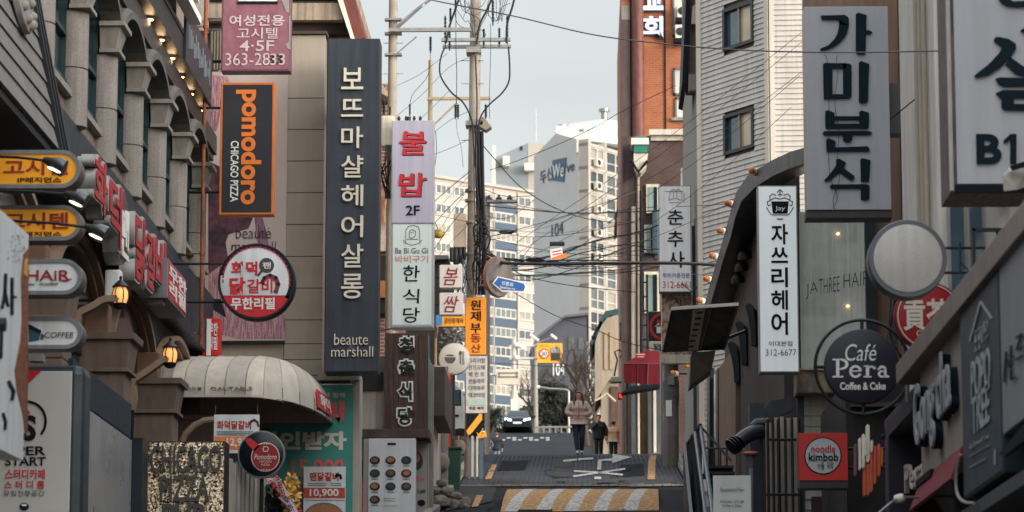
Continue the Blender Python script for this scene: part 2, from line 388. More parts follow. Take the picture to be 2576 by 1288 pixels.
# low kerbs at both sides
for s_,nm in ((-1,'kerb'),(1,'kerb')):
    b=MB(); P=[10,20,30,40,50,58,66,74,80,100,130,150,170,190,250]
    e=(lambda Y:cx(Y)-2.35-(max(0,Y-90)*.01)) if s_<0 else (lambda Y:cx(Y)+2.5+(max(0,Y-90)*.012))
    for a,c in zip(P,P[1:]):
        if s_>0 and a<58: continue
        b.hexa([(e(a),a,g(a)-.06),(e(a)+s_*.16,a,g(a)-.06),(e(c)+s_*.16,c,g(c)-.06),(e(c),c,g(c)-.06)],[(e(a),a,g(a)+.1),(e(a)+s_*.16,a,g(a)+.1),(e(c)+s_*.16,c,g(c)+.1),(e(c),c,g(c)+.1)])
    tag(b.build('kerb',CONC),kind='structure')
# ================================================================== LEFT SIDE OF THE STREET
XF=-6.23
def yx(x,X): return 8000*X/(x-1470)*1.0
# ---- near grey clad building with a boarded mansard (top left corner)
t=thing('clad_building','grey building with a lapped board mansard above a dark soffit','building',(-9,29,g(29)-.3))
MB().box((-13,20,g(20)-.4),(-6.35,33.1,12.5)).build('wall',DARK,t)
BOARD=mat('grey_lap_board',(118,114,110),.7,.08,3,streak=.2)
b=MB(); nb=9
def mp(k): return (-5.6-.2*k, 8.08+k*1.0)
for i in range(nb*2):
    k0,k1=i/nb*2.2,(i+1)/nb*2.2+.03
    x0,z0=mp(k0);x1,z1=mp(k1)
    b.hexa([(x0+.025,21,z0),(x0+.025,33.2,z0),(x1,33.2,z1),(x1,21,z1)],[(x0-.05,21,z0),(x0-.05,33.2,z0),(x1-.06,33.2,z1),(x1-.06,21,z1)])
b.build('mansard',BOARD,t)
b=MB()
for j,(o_,wd) in enumerate(((0,.05),(.09,.05),(.18,.06))):
    x0,z0=mp(-.03);x1,z1=mp(4.4)
    b.hexa([(x0+.06+.02*j,33.21+o_,z0),(x0+.06+.02*j,33.21+o_+wd,z0),(x1+.06,33.21+o_+wd,z1),(x1+.06,33.21+o_,z1)],[(x0-.6,33.21+o_,z0),(x0-.6,33.21+o_+wd,z0),(x1-.6,33.21+o_+wd,z1),(x1-.6,33.21+o_,z1)])
b.build('edge_trim',BLACK,t)
MB().box((-6.4,20,7.98),(-5.62,33.3,8.07)).build('soffit',mat('dark_soffit',(24,32,40),.6,.2),t)
# oval plaque with round knobs on the mansard
px,pz=mp(1.35)
e=thing('oval_plaque','pale oval plaque studded with round knobs on the grey boarded mansard','plaque',(px+.06,31.9,pz-.35))
nrm=Vector((1,0,.2)).normalized()
b=MB(); b.lathe((px+.02,31.9,pz),[(.36,0),(.40,.02),(.40,.08),(.36,.10)],28,nrm); b.build('disc',STONE_L,e,smooth=True)
b=MB()
for i in range(12):
    a=2*math.pi*i/12; b.ball((px+.13-.06*math.sin(a),31.9+.29*math.cos(a),pz+.3*math.sin(a)),.055,8,6)
b.build('knob',STONE_L,e,smooth=True)
# ---- main stone building
t=thing('stone_building','granite building with teal windows between round pilasters and a dark arcade below','building',(-9,43,g(33.5)-.3))
PY=[37.96+2.447*i for i in range(6)]
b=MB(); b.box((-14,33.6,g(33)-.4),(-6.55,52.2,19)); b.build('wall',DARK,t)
b=MB()
b.box((-6.56,33.6,9.27),(-6.29,52.2,9.62))             # band under the sills
b.box((-6.56,33.6,11.62),(-6.25,52.2,13.3)); b.box((-6.56,33.6,15.4),(-6.25,52.2,16.4))
for i in range(7):                                   # wall strips beside each pilaster
    y=PY[0]+2.447*(i-1); b.box((-6.56,y-.13,9.27),(-6.27,y+.13,11.62)); b.box((-6.56,y-.13,13.3),(-6.27,y+.13,15.4))
b.build('facade',WASH,t)
b=MB(); b.box((-6.30,33.6,9.62),(-6.20,52.0,9.70)); b.build('sill_band',STONE_L,t)
for i in range(7):
    y=PY[0]+2.447*(i-1)
    for k,(za,zb) in enumerate(((9.27,10.72),(13.3,15.6))):
        p=MB(); n=2 if k==0 else 3
        for j in range(n):
            h0=za+(zb-za)*j/n; h1=za+(zb-za)*(j+1)/n
            p.lathe((-6.25,y,h0),[(.185,0),(.205,.012),(.205,h1-h0-.012),(.185,h1-h0)],20)
        pp=p.build('pilaster',STONE,t,smooth=True)
        c=MB()
        def ringz(z,wx,wy): return [(-6.25,y-wy,z),(-6.25,y+wy,z),(-6.25+wx,y+wy,z),(-6.25+wx,y-wy,z)]
        zb2=zb
        for (z0,a0,c0),(z1,a1,c1) in zip([(zb2,.26,.27),(zb2+.05,.26,.27),(zb2+.06,.2,.2),(zb2+.33,.27,.28),(zb2+.34,.33,.33),(zb2+.40,.33,.33)][:-1],[(zb2,.26,.27),(zb2+.05,.26,.27),(zb2+.06,.2,.2),(zb2+.33,.27,.28),(zb2+.34,.33,.33),(zb2+.40,.33,.33)][1:]):
            c.hexa(ringz(z0,a0,c0),ringz(z1,a1,c1))
        c.build('capital',STONE_L,pp)
        if k==0:
            c=MB(); c.box((-6.25,y-.17,zb+.42),(-6.08,y+.17,zb+.60)); c.build('impost',mat('brown_impost',(134,110,96),.8,.2),pp)
for i in range(6):
    y0=PY[0]+2.447*(i-1)+.13; y1=y0+2.447-.26
    for k,(za,zb) in enumerate(((9.76,11.6),(13.32,15.4))):
        f=MB(); x=-6.37
        f.box((x,y0,za),(x+.09,y0+.07,zb)); f.box((x,y1-.07,za),(x+.09,y1,zb)); f.box((x,y0,za),(x+.10,y1,za+.07)); f.box((x,y0,zb-.07),(x+.10,y1,zb))
        f.box((x,(y0+y1)/2-.035,za+.07),(x+.09,(y0+y1)/2+.035,zb-.07)); f.box((x,y0+.07,za+.62),(x+.085,y1-.07,za+.68))
        fr=f.build('window',TEAL_F,t); gm=MB(); gm.box((x+.01,y0+.03,za+.03),(x+.03,y1-.03,zb-.03)); gm.build('glass',GLASS_D,fr)
    # arched hood moulding over the lower window
    h=MB(); N=14; ya=y0+.08; yb=y1-.08; prev=None
    for j in range(N+1):
        u=j/N; z=11.12+.34*math.sin(math.pi*u)**.7; yy=ya+(yb-ya)*u
        sec=[(-6.25,yy,z),(-5.98,yy,z),(-5.98,yy,z+.10),(-6.05,yy,z+.15),(-6.25,yy,z+.15)]
        if prev: 
            for a_ in range(5): h.quad(prev[a_],prev[(a_+1)%5],sec[(a_+1)%5],sec[a_])
        prev=sec
    h.build('hood_moulding',mat('dark_stone_moulding',(92,88,84),.75,.12,5,streak=.2),t)
b=MB(); b.box((-6.26,36,11.66),(-6.11,52.1,11.98)); b.box((-6.26,36,11.56),(-6.16,52.1,11.66)); b.build('ledge',mat('dark_brown_ledge',(50,42,40),.5,.2,3),t)
# navy band that carries the channel letters
b=MB(); b.box((-6.56,33.6,8.25),(-6.14,52.2,9.27)); b.build('fascia',NAVY,t)
# arcade
b=MB(); b.box((-6.56,33.6,g(33)-.4),(-6.40,52.2,8.25)); b.build('arcade_wall',CHAR,t)
for yc in (34.4,39.2,44.0,48.8):
    h=MB(); N=20
    for r0,r1,xx in ((2.30,2.42,-6.22),(2.14,2.24,-6.30)):
        prev=None
        for j in range(N+1):
            a=math.pi*j/N; sec=[(xx-.16,yc-r0*math.cos(a),6.75+1.32*r0/2.3*math.sin(a)),(xx,yc-r0*math.cos(a),6.75+1.32*r0/2.3*math.sin(a)),(xx,yc-r1*math.cos(a),6.75+1.32*r1/2.3*math.sin(a)),(xx-.16,yc-r1*math.cos(a),6.75+1.32*r1/2.3*math.sin(a))]
            if prev:
                for a_ in range(4): h.quad(prev[a_],prev[(a_+1)%4],sec[(a_+1)%4],sec[a_])
            prev=sec
    h.build('arch_moulding',TANM,t)
    gm=MB(); gm.prism([(-6.39,yc-2.1*math.cos(math.pi*j/16),6.75+1.2*math.sin(math.pi*j/16)) for j in range(17)],(.03,0,0)); gm.build('arch_glazing',glassy('arch_dark_glass',(20,20,22),.15),t)
for yc in (35.2,40.0,44.8,49.6):
    p=MB(); zz=6.53
    while zz>g(yc)-.4: p.box((-6.40,yc,zz-.43),(-5.82,yc+.62,zz)); zz-=.438
    pp=p.build('pier',TANST,t,bev=.014)
    c=MB()
    def rz(z,o): return [(-6.40,yc-o,z),(-5.82+o,yc-o,z),(-5.82+o,yc+.62+o,z),(-6.40,yc+.62+o,z)]
    pr=[(6.53,.06),(6.57,.06),(6.58,.02),(6.93,.07),(6.94,.12),(7.02,.13)]
    for (z0,o0_),(z1,o1_) in zip(pr,pr[1:]): c.hexa(rz(z0,o0_),rz(z1,o1_))
    c.build('pier_capital',TANST,pp)
    c=MB(); c.box((-6.40,yc+.14,7.02),(-6.06,yc+.44,7.42)); c.build('pedestal',mat('brown_pedestal',(112,86,68),.7,.15,4),pp,bev=.02)
# polished panels at street level with a navy board above
b=MB(); pts=[onX(209,1011,-5.75),onX(332,1117,-5.75)]
b.box((-6.40,35.6,g(36)-.4),(-5.75,pts[1].y,(pts[0].z+pts[1].z)/2)); b.build('polished_panel',mat('polished_grey_panel',(150,153,156),.3,.22,.8,metal=.2,speck=.25,streak=.15),t)
b=MB(); b.box((-6.40,35.6,pts[0].z),(-5.77,pts[1].y+.03,pts[0].z+.42)); b.build('navy_board',mat('navy_corrugated_board',(20,38,50),.5,.2),t)
b=MB(); b.box((-6.4,pts[1].y+.04,g(44)-.4),(-5.62,pts[1].y+.5,5.72)); b.build('dark_post',mat('blue_black_post',(16,28,38),.4,.3,2),t)
# ---- lamp sign board under the upper storey with spot lamps below
s=thing('lamp_board_sign','dark sign board with round spot lamps glowing in its underside below white letters','sign',(-6.1,45,12.0))
MB().box((-6.25,38.0,12.06),(-5.99,49.9,12.42)).build('board',BLACK,s)
MB().box((-5.99,46.6,12.04),(-5.95,49.95,12.9)).build('side_panel',mat('dark_blue_panel',(30,34,42),.4,.3,4),s)
for x,y in ((375,45),(403,97),(430,143),(453,190),(477,233),(499,275)):
    r_=ray(x,y); tt=(12.05-1.6)/r_.z; p=CAM+r_*tt; p.x=max(-6.17,min(-6.07,p.x)); p.y=-8000*-p.x/(x-1470) if False else p.y
    l=MB(); l.lathe((p.x,p.y,12.055),[(.075,-.03),(.085,.0),(.085,.012)],16); ll=l.build('spot_lamp',STEEL,s,smooth=True)
    l=MB(); l.lathe((p.x,p.y,12.03),[(.06,-.012),(.06,.0)],14); l.build('bulb',BULB,ll)
    pl=bpy.data.lights.new('spot_glow','POINT'); pl.energy=2.2; pl.color=(1,.66,.35); pl.shadow_soft_size=.06
    po=bpy.data.objects.new('spot_glow',pl); COL.objects.link(po); po.parent=s; po.location=Vector((p.x,p.y,11.98))-Vector(s.location)
fX=lambda X:(lambda x,y: onX(x,y,X))
def qX(pts,X): return [onX(x,y,X) for x,y in pts]
text("쉐 프",[Vector((-5.92,38.6,13.7)),Vector((-5.92,46.7,13.5)),Vector((-5.92,46.7,12.5)),Vector((-5.92,38.6,12.5))],LETW,s,.02,.18)
b=MB()
for yy in (40.5,42.3,44.1,45.9): b.box((-6.25,yy,12.42),(-6.02,yy+.05,13.9))
b.box((-6.06,38.5,12.44),(-5.98,47,12.52)); b.build('letter_rail',BLACK,s)
b=MB()
for k in range(13): b.box((-5.95,46.9+k*.22,12.3+.05*(k%3)),(-5.938,46.9+k*.22+.07+.05*(k%2),12.72-.06*(k%4)))
b.build('print',LETG,s)
# ---- channel letters on the navy band: thick white backings with red faces (brown pan in the middle)
def chan(name,lab,ch,xa,ya,xb,yb,pan=False,grp=None):
    # xa..xb horizontal pixel span, ya top at xa, yb bottom at xb (quad follows the wall)
    X=-5.86; Pa=onX(xa,ya,X); Pb=onX(xb,yb,X); z1=Pa.z; z0=Pb.z; Y0,Y1=Pa.y,Pb.y
    s=thing(name,lab,'channel letter',(-6.0,(Y0+Y1)/2,z0))
    quad=[Vector((X,Y0,z1)),Vector((X,Y1,z1)),Vector((X,Y1,z0)),Vector((X,Y0,z0))]
    if pan:
        MB().lathe((X-.2,(Y0+Y1)/2,(z0+z1)/2+.08),[((z1-z0)*.42,0),((z1-z0)*.42,.2)],26,(1,0,0)).build('backing',mat('grey_white_backing',(168,168,166),.5,.06,3,streak=.2),s,smooth=True)
        MB().lathe((X,(Y0+Y1)/2,(z0+z1)/2+.08),[((z1-z0)*.40,0),((z1-z0)*.40,.012)],26,(1,0,0)).build('face',mat('brown_pan',(92,66,62),.5,.1),s,smooth=True)
        MB().box((X-.2,(Y0+Y1)/2-.12,z0-.28),(X,(Y0+Y1)/2+.12,z0+.1)).build('handle',WHITE,s,bev=.03)
        qq=[p.lerp(sum(quad,Vector())/4,.45) for p in quad]; text(ch,qq,LETW,s,.02,.02,off=.014)
    else:
        text(ch,quad,MATS['grey_white_backing'] if 'grey_white_backing' in MATS else mat('grey_white_backing',(168,168,166),.5,.06,3,streak=.2),s,.03,.2,'backing',off=-.14)
        qq=[p.lerp(sum(quad,Vector())/4,.09) for p in quad]; text(ch,qq,mat('dull_red_face',(168,34,42),.5,.08),s,.02,.012,'face',off=.066)
    MB().box((-6.15,(Y0+Y1)/2-.05,(z0+z1)/2-.05),(X-.18,(Y0+Y1)/2+.05,(z0+z1)/2+.05)).build('stud',BLACK,s)
chan('channel_letter','first red letter 화 on a thick white backing beside the yellow oval signs','화',224,375,256,560)
chan('channel_letter','red letter 덕 on a thick white backing beside the brown round pan letter','덕',262,430,292,640)
chan('channel_letter','round brown pan letter with a white 팬 between the red letters','팬',292,450,325,720,pan=True)
chan('channel_letter','red letter 닭 on a thick white backing just past the brown round pan','닭',328,520,354,735)
chan('channel_letter','thin red letter 갈 on a white backing between 닭 and 비','갈',357,570,376,745)
chan('channel_letter','last red letter 비 on a white backing next to the red box sign','비',378,575,404,770)
# red box signs on the band
def xbox(name,lab,quad,X,th,face,body,txt,tm,sideY=True,bold=.03,lines=None):
    P=[onX(x,y,X) for x,y in quad]; y0=min(P[0].y,P[3].y); y1=max(P[1].y,P[2].y); z1=(P[0].z+P[1].z)/2; z0=(P[2].z+P[3].z)/2
    s=thing(name,lab,'sign',(X-th/2,(y0+y1)/2,z0))
    MB().box((X-th,y0,z0),(X,y1,z1)).build('cabinet',body,s,bev=.01)
    MB().box((X-.01,y0+.03,z0+.03),(X+.006,y1-.03,z1-.03)).build('face',face,s)
    if txt:
        yy0=y0+.06;yy1=y1-.06; zz1=z1-.06; zz0=z0+.06
        text(txt,[Vector((X+.006,yy0,zz1)),Vector((X+.006,yy1,zz1)),Vector((X+.006,yy1,zz0)),Vector((X+.006,yy0,zz0))],tm,s,bold)
    return s
xbox('box_sign','red box sign with white letters at the end of the row of channel letters',[(423,649),(467,705),(467,800),(423,752)],-5.72,.4,RED,GREYM,'무한\n리필',LETW)
s=sign('box_sign','small red box sign beside the dark corner under the round chicken sign',(508,800,552,895),51.2,.35,RED,RED)
text('무한\n리필',q(525,812,548,880,51.2),LETW,s,.02,off=.012)
MB().box((onX(512,800,-6.1).x-.02,51.17,s.location.z),(onX(512,800,-6.1).x+.05,51.19,s.location.z+.6)).build('white_edge',LETW,s)
# ---- yellow and white oval light boxes on the near pole
def oval(name,lab,x0,y0,x1,y1,Y,face,body):
    a=q(x0,y0,x1,y1,Y); t=thing(name,lab,'sign',((a[0].x+a[1].x)/2,Y+.15,a[2].z)); 
    def out(k):
        xl,xr,zt,zb=a[0].x+k,a[1].x-k,a[0].z-k,a[2].z+k; r=(zt-zb)/2; c=(zt+zb)/2
        return [(xr-r+r*math.cos(R(90-180*i/18)),c+r*math.sin(R(90-180*i/18))) for i in range(19)]+[(xl+r+r*math.cos(R(270-180*i/18)),c+r*math.sin(R(270-180*i/18))) for i in range(19)]
    MB().prism([(x,Y,z) for x,z in out(0)],(0,.3,0)).build('cabinet',body,t,bev=.012)
    MB().prism([(x,Y-.006,z) for x,z in out(.035)],(0,.02,0)).build('face',face,t)
    MB().prism([(x,Y-.014,z) for x,z in out(.0)],(0,.012,0)) 
    rr=MB(); o1=out(.0);o2=out(.04); n=len(o1)
    for i in range(n):
        j=(i+1)%n; rr.hexa([(o1[i][0],Y-.02,o1[i][1]),(o1[j][0],Y-.02,o1[j][1]),(o2[j][0],Y-.02,o2[j][1]),(o2[i][0],Y-.02,o2[i][1])],[(o1[i][0],Y+.005,o1[i][1]),(o1[j][0],Y+.005,o1[j][1]),(o2[j][0],Y+.005,o2[j][1]),(o2[i][0],Y+.005,o2[i][1])])
    rr.build('rim',GREYM,t)
    return t
GRYB=mat('grey_brown_cabinet',(92,84,80),.5,.15,3)
s=oval('oval_sign','upper yellow oval light box with red 고시텔 letters, under the gooseneck lamps',-40,378,203,474,31,YELB,GRYB)
text('고시텔',q(10,402,172,440,31),mat('dark_red_letter',(150,34,36),.5,.08),s,.02,off=.012); text('IP레지던스',q(45,446,155,460,31),INK,s,.02,off=.012)
s=oval('oval_sign','lower yellow oval light box with red 고시텐 letters, half behind the white board',-40,517,205,606,31.3,YELB,GRYB)
text('고시텐',q(12,535,173,577,31.3),MATS['dark_red_letter'],s,.02,off=.012); text('IP레지던스',q(42,583,156,595,31.3),INK,s,.02,off=.012)
s=oval('oval_sign','white oval light box with red HAIR letters below the yellow ones',-40,652,207,742,31.3,WHITE,GRYB)
text('HAiR',q(68,680,177,706,31.3),MATS['dark_red_letter'],s,.01,off=.012); text('cho   이소헤어',q(70,711,146,718,31.3),LETG,s,.02,off=.012)
polys(stroke([(150,704),(168,707),(180,702)],3),pol(31.3),MATS['dark_red_letter'],s,off=.012)
s=oval('oval_sign','white oval light box with a teal cup and dark COFFEE letters',-10,797,207,878,31.6,WHITE,GRYB)
text('COFFEE',q(113,836,186,850,31.6),INK,s,-.008,shear=.15,off=.012)
CUPT=mat('teal_cup_print',(38,84,98),.5,.15)
polys([[(73,815),(105,832),(98,856),(73,860)],[(105,838),(112,845),(108,856),(101,853)]],pol(31.6),CUPT,s,'cup_print',off=.010); polys([[(73,815),(105,832),(102,840),(73,828)]],pol(31.6),INKN,s,'cup_print',off=.017)
# pole that carries the four ovals (left of the frame) with the standing box sign
pole=MB(); pole.tube([(at(-60,800,31.2).x,31.25,g(31)-.3),(at(-60,800,31.2).x,31.25,at(0,340,31).z)],.07,10)
for yy in (426,560,697,838): pole.box((at(-60,yy,31.2).x-.04,31.2,at(0,yy,31.2).z-.03),(at(-30,yy,31.2).x,31.32,at(0,yy,31.2).z+.03))
solo(pole,'sign_post',BLACK,'black post behind the oval light boxes at the very edge','post',smooth=True)
# gooseneck spot lamps
for i,(xa,ya,xb,yb,L_) in enumerate(((-40,393,118,404,'topmost gooseneck lamp crossing the upper yellow oval sign'),(-20,480,172,489,'middle gooseneck lamp reaching out between the two yellow oval signs'),(40,556,222,572,'lowest gooseneck lamp crossing the lower yellow oval sign'))):
    Y=30.4-.0*i; a=at(xa,ya,Y); c=at(xb,yb,Y)
    s=thing('gooseneck_lamp',L_,'lamp',(a.x,Y,a.z),'gooseneck lamps lighting the oval signs')
    b=MB(); b.tube([a,a.lerp(c,.5)+Vector((0,0,.012)),c],.014,8)
    b.tube([a,(a.x-.2,30.6,a.z),(at(-60,800,31.2).x,31.25,a.z)],.014,8); b.build('arm',BLACK,s,smooth=True)
    d=at(xb+48,yb+22,Y)-at(xb,yb,Y); d.normalize(); ax=(d+Vector((0,.35,.0))).normalized()
    h=MB(); h.lathe(c-d*.01,[(.02,-.03),(.035,0),(.05,.05),(.085,.11),(.09,.20),(.082,.20)],16,d); h.build('shade',mat('chrome_shade',(96,98,98),.25,.2,4,metal=.8),s,smooth=True)
    e=c+d*.12; nn=Vector((-.25,-.75,-.6)).normalized(); nn=(nn-d*nn.dot(d)).normalized()
    bb=MB(); u=d; w_=u.cross(nn); pts=[e+nn*.088+u*.07*math.cos(a_)+w_*.012*math.sin(a_) for a_ in [2*math.pi*k/14 for k in range(14)]]
    bb.prism(pts,nn*.008); bb.build('bulb',BULBW,s)
# ---- foreground white board with food picture
p0=at(-90,760,21.0); p1=at(72,590,23.2)
pl=VPl((p0.x,p0.y),(p1.x,p1.y))
s=thing('food_sign','large white board with black brush strokes and a dark strip of food picture','sign',((p0.x+p1.x)/2,22.1,g(22)))
def vpq(pl,pts,off=0): return [pl.at(x,y,off) for x,y in pts]
z1=pl.at(72,590).z; z0=pl.at(66,1162).z; dd=pl.d*(.0)
A_=Vector((p0.x,p0.y,z1)); B_=Vector((p1.x,p1.y,z1)); th=-pl.n*.35
MB().hexa([A_,B_,Vector((B_.x,B_.y,z0)),Vector((A_.x,A_.y,z0))],[A_+th,B_+th,Vector((B_.x,B_.y,z0))+th,Vector((A_.x,A_.y,z0))+th]).build('cabinet',WHITE,s)
def pface(pts,nm,m,off):
    P=[pl.at(x,y,off) for x,y in pts]; b=MB(); b.prism(P,-pl.n*(off-.001)); return b.build(nm,m,s)
pface([(72,625),(60,640),(54,700),(56,800),(52,860),(38,930),(44,985),(58,1040),(64,1090),(70,1100)],'food_picture',mat('food_picture',(88,44,38),.6,.4,9,kind='two',c2=(150,96,60),kw=(6,6,3)),.006)
pface([(70,650),(64,660),(62,690),(70,700)],'egg_picture',mat('fried_egg_picture',(206,150,70),.5,.2,9),.012)
STK=stroke([(14,690),(12,740),(5,775)],7)+stroke([(12,730),(20,770)],6)+stroke([(30,700),(30,790)],7)+stroke([(31,745),(40,748)],5)+stroke([(4,820),(2,900)],7)+stroke([(22,960),(34,985),(30,1005)],8)+stroke([(8,1040),(14,1062),(12,1080)],6)
b=MB()
for q_ in STK: b.prism([pl.at(x,y,.004) for x,y in q_],pl.n*.004)
b.build('lettering',INK,s)
random.seed(3); b=MB()
for i in range(60):
    x,y=random.uniform(18,62),random.uniform(590,660); b.prism([pl.at(x+a_,y+c_,.004) for a_,c_ in ((0,0),(1.6,0),(1.6,1.6),(0,1.6))],pl.n*.003)
b.build('speckle_marking',LETG,s)
MB().tube([(p0.x+.1,22.0,(z0+z1)/2),(-6.3,22.0,(z0+z1)/2)],.05,8).build('bracket',BLACK,s)
# ---- standing study cafe light box
s=thing('light_box','tall white study cafe light box with a grey rounded frame and black and red writing','sign',(at(60,1100,33).x,33.2,g(33)-.1))
a=q(-60,917,206,1500,33)
MB().box((a[0].x,33.0,g(33)-.15),(a[1].x,33.55,a[0].z)).build('frame',mat('slate_frame',(60,68,74),.35,.25,3,metal=.3),s,bev=.1)
f_=q(-30,934,176,1480,33); MB().box((f_[0].x,32.985,g(33)+.1),(f_[1].x,33.02,f_[0].z)).build('face',mat('warm_white_acrylic',(186,184,178),.35,.06,1.0,emit=.02),s,bev=.01)
o=.02
polys([[(70,933),(106,933),(70,968)]],pol(33),RED,s,'corner_flash',off=o)
polys([x for k in range(16) for x in stroke([(70+46*math.cos(R(-88+k*8)),1060+49*math.sin(R(-88+k*8))),(70+46*math.cos(R(-79+k*8)),1060+49*math.sin(R(-79+k*8)))],6)],pol(33),INK,s,'emblem',off=o)
text('S',q(56,1045,92,1110,33),INK,s,.04,off=o); polys([[(70,1034),(76,1034),(76,1043),(70,1043)]],pol(33),RED,s,'emblem_star',off=o)
text('SUPER',q(-12,1123,116,1146,33),INK,s,.02,off=o); text('START',q(14,1150,116,1172,33),INK,s,.02,off=o)
text('스터디카페',q(14,1181,114,1206,33),REDT,s,.015,off=o); text('스 터 디 룸',q(12,1210,113,1230,33),REDT,s,.015,off=o); text('모임전문공간',q(10,1234,113,1248,33),LETG,s,.0,off=o)
polys([ell(62,1275,12,10)],pol(33),INKN,s,'emblem_foot',off=o); polys([ell(62,1271,7,3)],pol(33),LETW,s,'emblem_foot_mark',off=o+.007)
MB().box((at(72,910,34.5).x,34.5,at(72,908,34.5).z),(at(106,910,34.5).x,34.7,at(72,890,34.5).z)).build('junction_box',GREYM,None)
jb=bpy.data.objects['junction_box']; tag(jb,'small grey box behind the top of the study cafe light box','box')
# ---- ornamental lanterns on curved brackets
for (lx,ly,bx,by,cxx,cyy,Y,lab) in ((303,742,195,815,262,748,38.6,'lit round wall lantern on a curved tan bracket above the first stone pier capital'),(428,893,332,1032,362,935,42.0,'lit wall lantern on a curved tan bracket beside the pale awning')):
    p=at(lx,ly,Y); s=thing('wall_lantern',lab,'lantern',(p.x,Y,p.z-.3),'lit lanterns on the arcade')
    P=[at(*v,Y) for v in ((bx,by),(bx+6,by-28),(cxx-28,cyy+24),(cxx,cyy+6),(lx-12,ly+10),(lx-2,ly+14))]
    Q=[]
    for i in range(len(P)-1):
        for k in range(4): Q.append(P[i].lerp(P[i+1],k/4))
    Q.append(P[-1]); Q=[Q[0]]+[ (Q[i-1]+Q[i]*2+Q[i+1])/4 for i in range(1,len(Q)-1)]+[Q[-1]]
    b=MB(); prev=None
    for i,c in enumerate(Q):
        t_=(Q[min(i+1,len(Q)-1)]-Q[max(i-1,0)]).normalized(); n_=Vector((-t_.z,0,t_.x)); sec=[c+n_*.04+Vector((0,-.09,0)),c+n_*.04+Vector((0,.09,0)),c-n_*.04+Vector((0,.09,0)),c-n_*.04+Vector((0,-.09,0))]
        if prev: b.hexa(prev,sec)
        prev=sec
    b.build('bracket',TANM,s)
    b=MB(); b.tube([P[0],P[0]+Vector((-.0,.05,-.35)),(-6.4,Y+.1,P[0].z-.36)],.03,8); b.tube([P[3],(-6.4,Y+.1,P[3].z)],.02,6); b.build('stay',BLACK,s)
    MB().lathe((p.x,Y,p.z-.11),[(.03,-.07),(.07,-.05),(.09,0),(.07,.01)],16).build('base',BLACK,s,smooth=True)
    MB().lathe((p.x,Y,p.z-.10),[(.075,0),(.095,.06),(.095,.13),(.07,.19)],16).build('glass',mat('lantern_glow',(255,200,120),.3,.1,12,emit=.45,ec=(255,165,85)),s,smooth=True)
    c=MB(); c.lathe((p.x,Y,p.z+.09),[(.10,0),(.105,.015),(.05,.07),(.015,.10),(.02,.13),(.005,.15)],16)
    for k in range(6): aa=math.pi*k/3; c.tube([(p.x+.08*math.cos(aa),Y+.08*math.sin(aa),p.z-.1),(p.x+.1*math.cos(aa),Y+.1*math.sin(aa),p.z-.04),(p.x+.1*math.cos(aa),Y+.1*math.sin(aa),p.z+.03),(p.x+.075*math.cos(aa),Y+.075*math.sin(aa),p.z+.09)],.008,5)
    c.build('cap',BLACK,s,smooth=True)
# third curved bracket without its lamp in view
s=thing('curved_bracket','bare curved tan bracket under the pale awning, its lamp hidden','bracket',(at(500,1080,46).x,46,at(500,1105,46).z))
P=[at(458,1112,46),at(466,1092,46),at(490,1070,46),at(515,1058,46),at(540,1056,46)]
b=MB(); b.tube(P,.05,8); b.tube([P[0],(-6.4,46,P[0].z-.2)],.03,6); b.build('arm',TANM,s,smooth=True)
# ---- gold sequin sign
s=thing('sequin_sign','gold sequin panel with dark CHICAGO PIZZA letters at street level','sign',(at(470,1200,42).x,42.1,g(42)-.1))
a=q(370,1110,566,1400,42); MB().box((a[0].x,42,g(42)-.15),(a[1].x,42.45,a[0].z)).build('cabinet',BLACK,s,bev=.01)
MB().box((a[0].x+.01,41.975,g(42)+.02),(a[1].x-.02,42.02,a[0].z-.02)).build('sequin_face',mat('gold_sequins',(1,1,1),.28,scale=50,metal=.1,kind='sequin'),s)
LD=mat('black_raised_letter',(76,74,72),.4,.15)
text('CHICAGO',q(380,1122,558,1190,42),LD,s,.012,.05,off=.03,sp=1.0); text('PIZZA',q(404,1198,528,1262,42),LD,s,.012,.05,off=.03); text('PUB',q(410,1268,520,1320,42),LD,s,.035,.05,off=.03)
# ---- pomodoro disc sign
s=roundsign('disc_sign','round black sign with a red centre and red tomato ribbon beside the sequin panel',657,1143,60,43.5,.12,mat('black_gloss_face',(18,24,30),.3,.3,2),GREYM,4)
o=.012
polys([ell(668,1150,36,37,32)],pol(43.5),LETC,s,'ring_print',off=o-.004,th=.004); polys([ell(668,1150,34,35,32)],pol(43.5),mat('wine_red_print',(146,32,42),.5,.1),s,'centre_print',off=o+.002,th=.004)
polys([[(616,1106),(630,1102),(654,1122),(640,1136),(622,1116)]],pol(43.5),REDT,s,'ribbon_print',off=o)
text('Pomodoro',q(640,1143,696,1156,43.5),LETC,s,.0,shear=.25,off=o+.008); text('CHICAGO',q(652,1159,684,1164,43.5),LETC,s,.0,off=o+.008); text('PIZZA',q(658,1167,679,1172,43.5),LETC,s,.0,off=o+.008); text('★★★★',q(656,1114,680,1119,43.5),LETC,s,off=o+.008,res=1); text('★★★★',q(654,1180,681,1185,43.5),LETC,s,off=o+.008,res=1)
polys(stroke([(662,1130),(664,1124),(672,1124),(676,1128),(673,1136),(664,1136),(662,1130)],2),pol(43.5),LETC,s,'tomato_print',off=o+.008)
b=MB(); c=at(657,1203,43.5); b.tube([(c.x,43.6,c.z),(c.x-.02,43.65,g(43.6)-.1)],.03,8); b.build('post',BLACK,s)
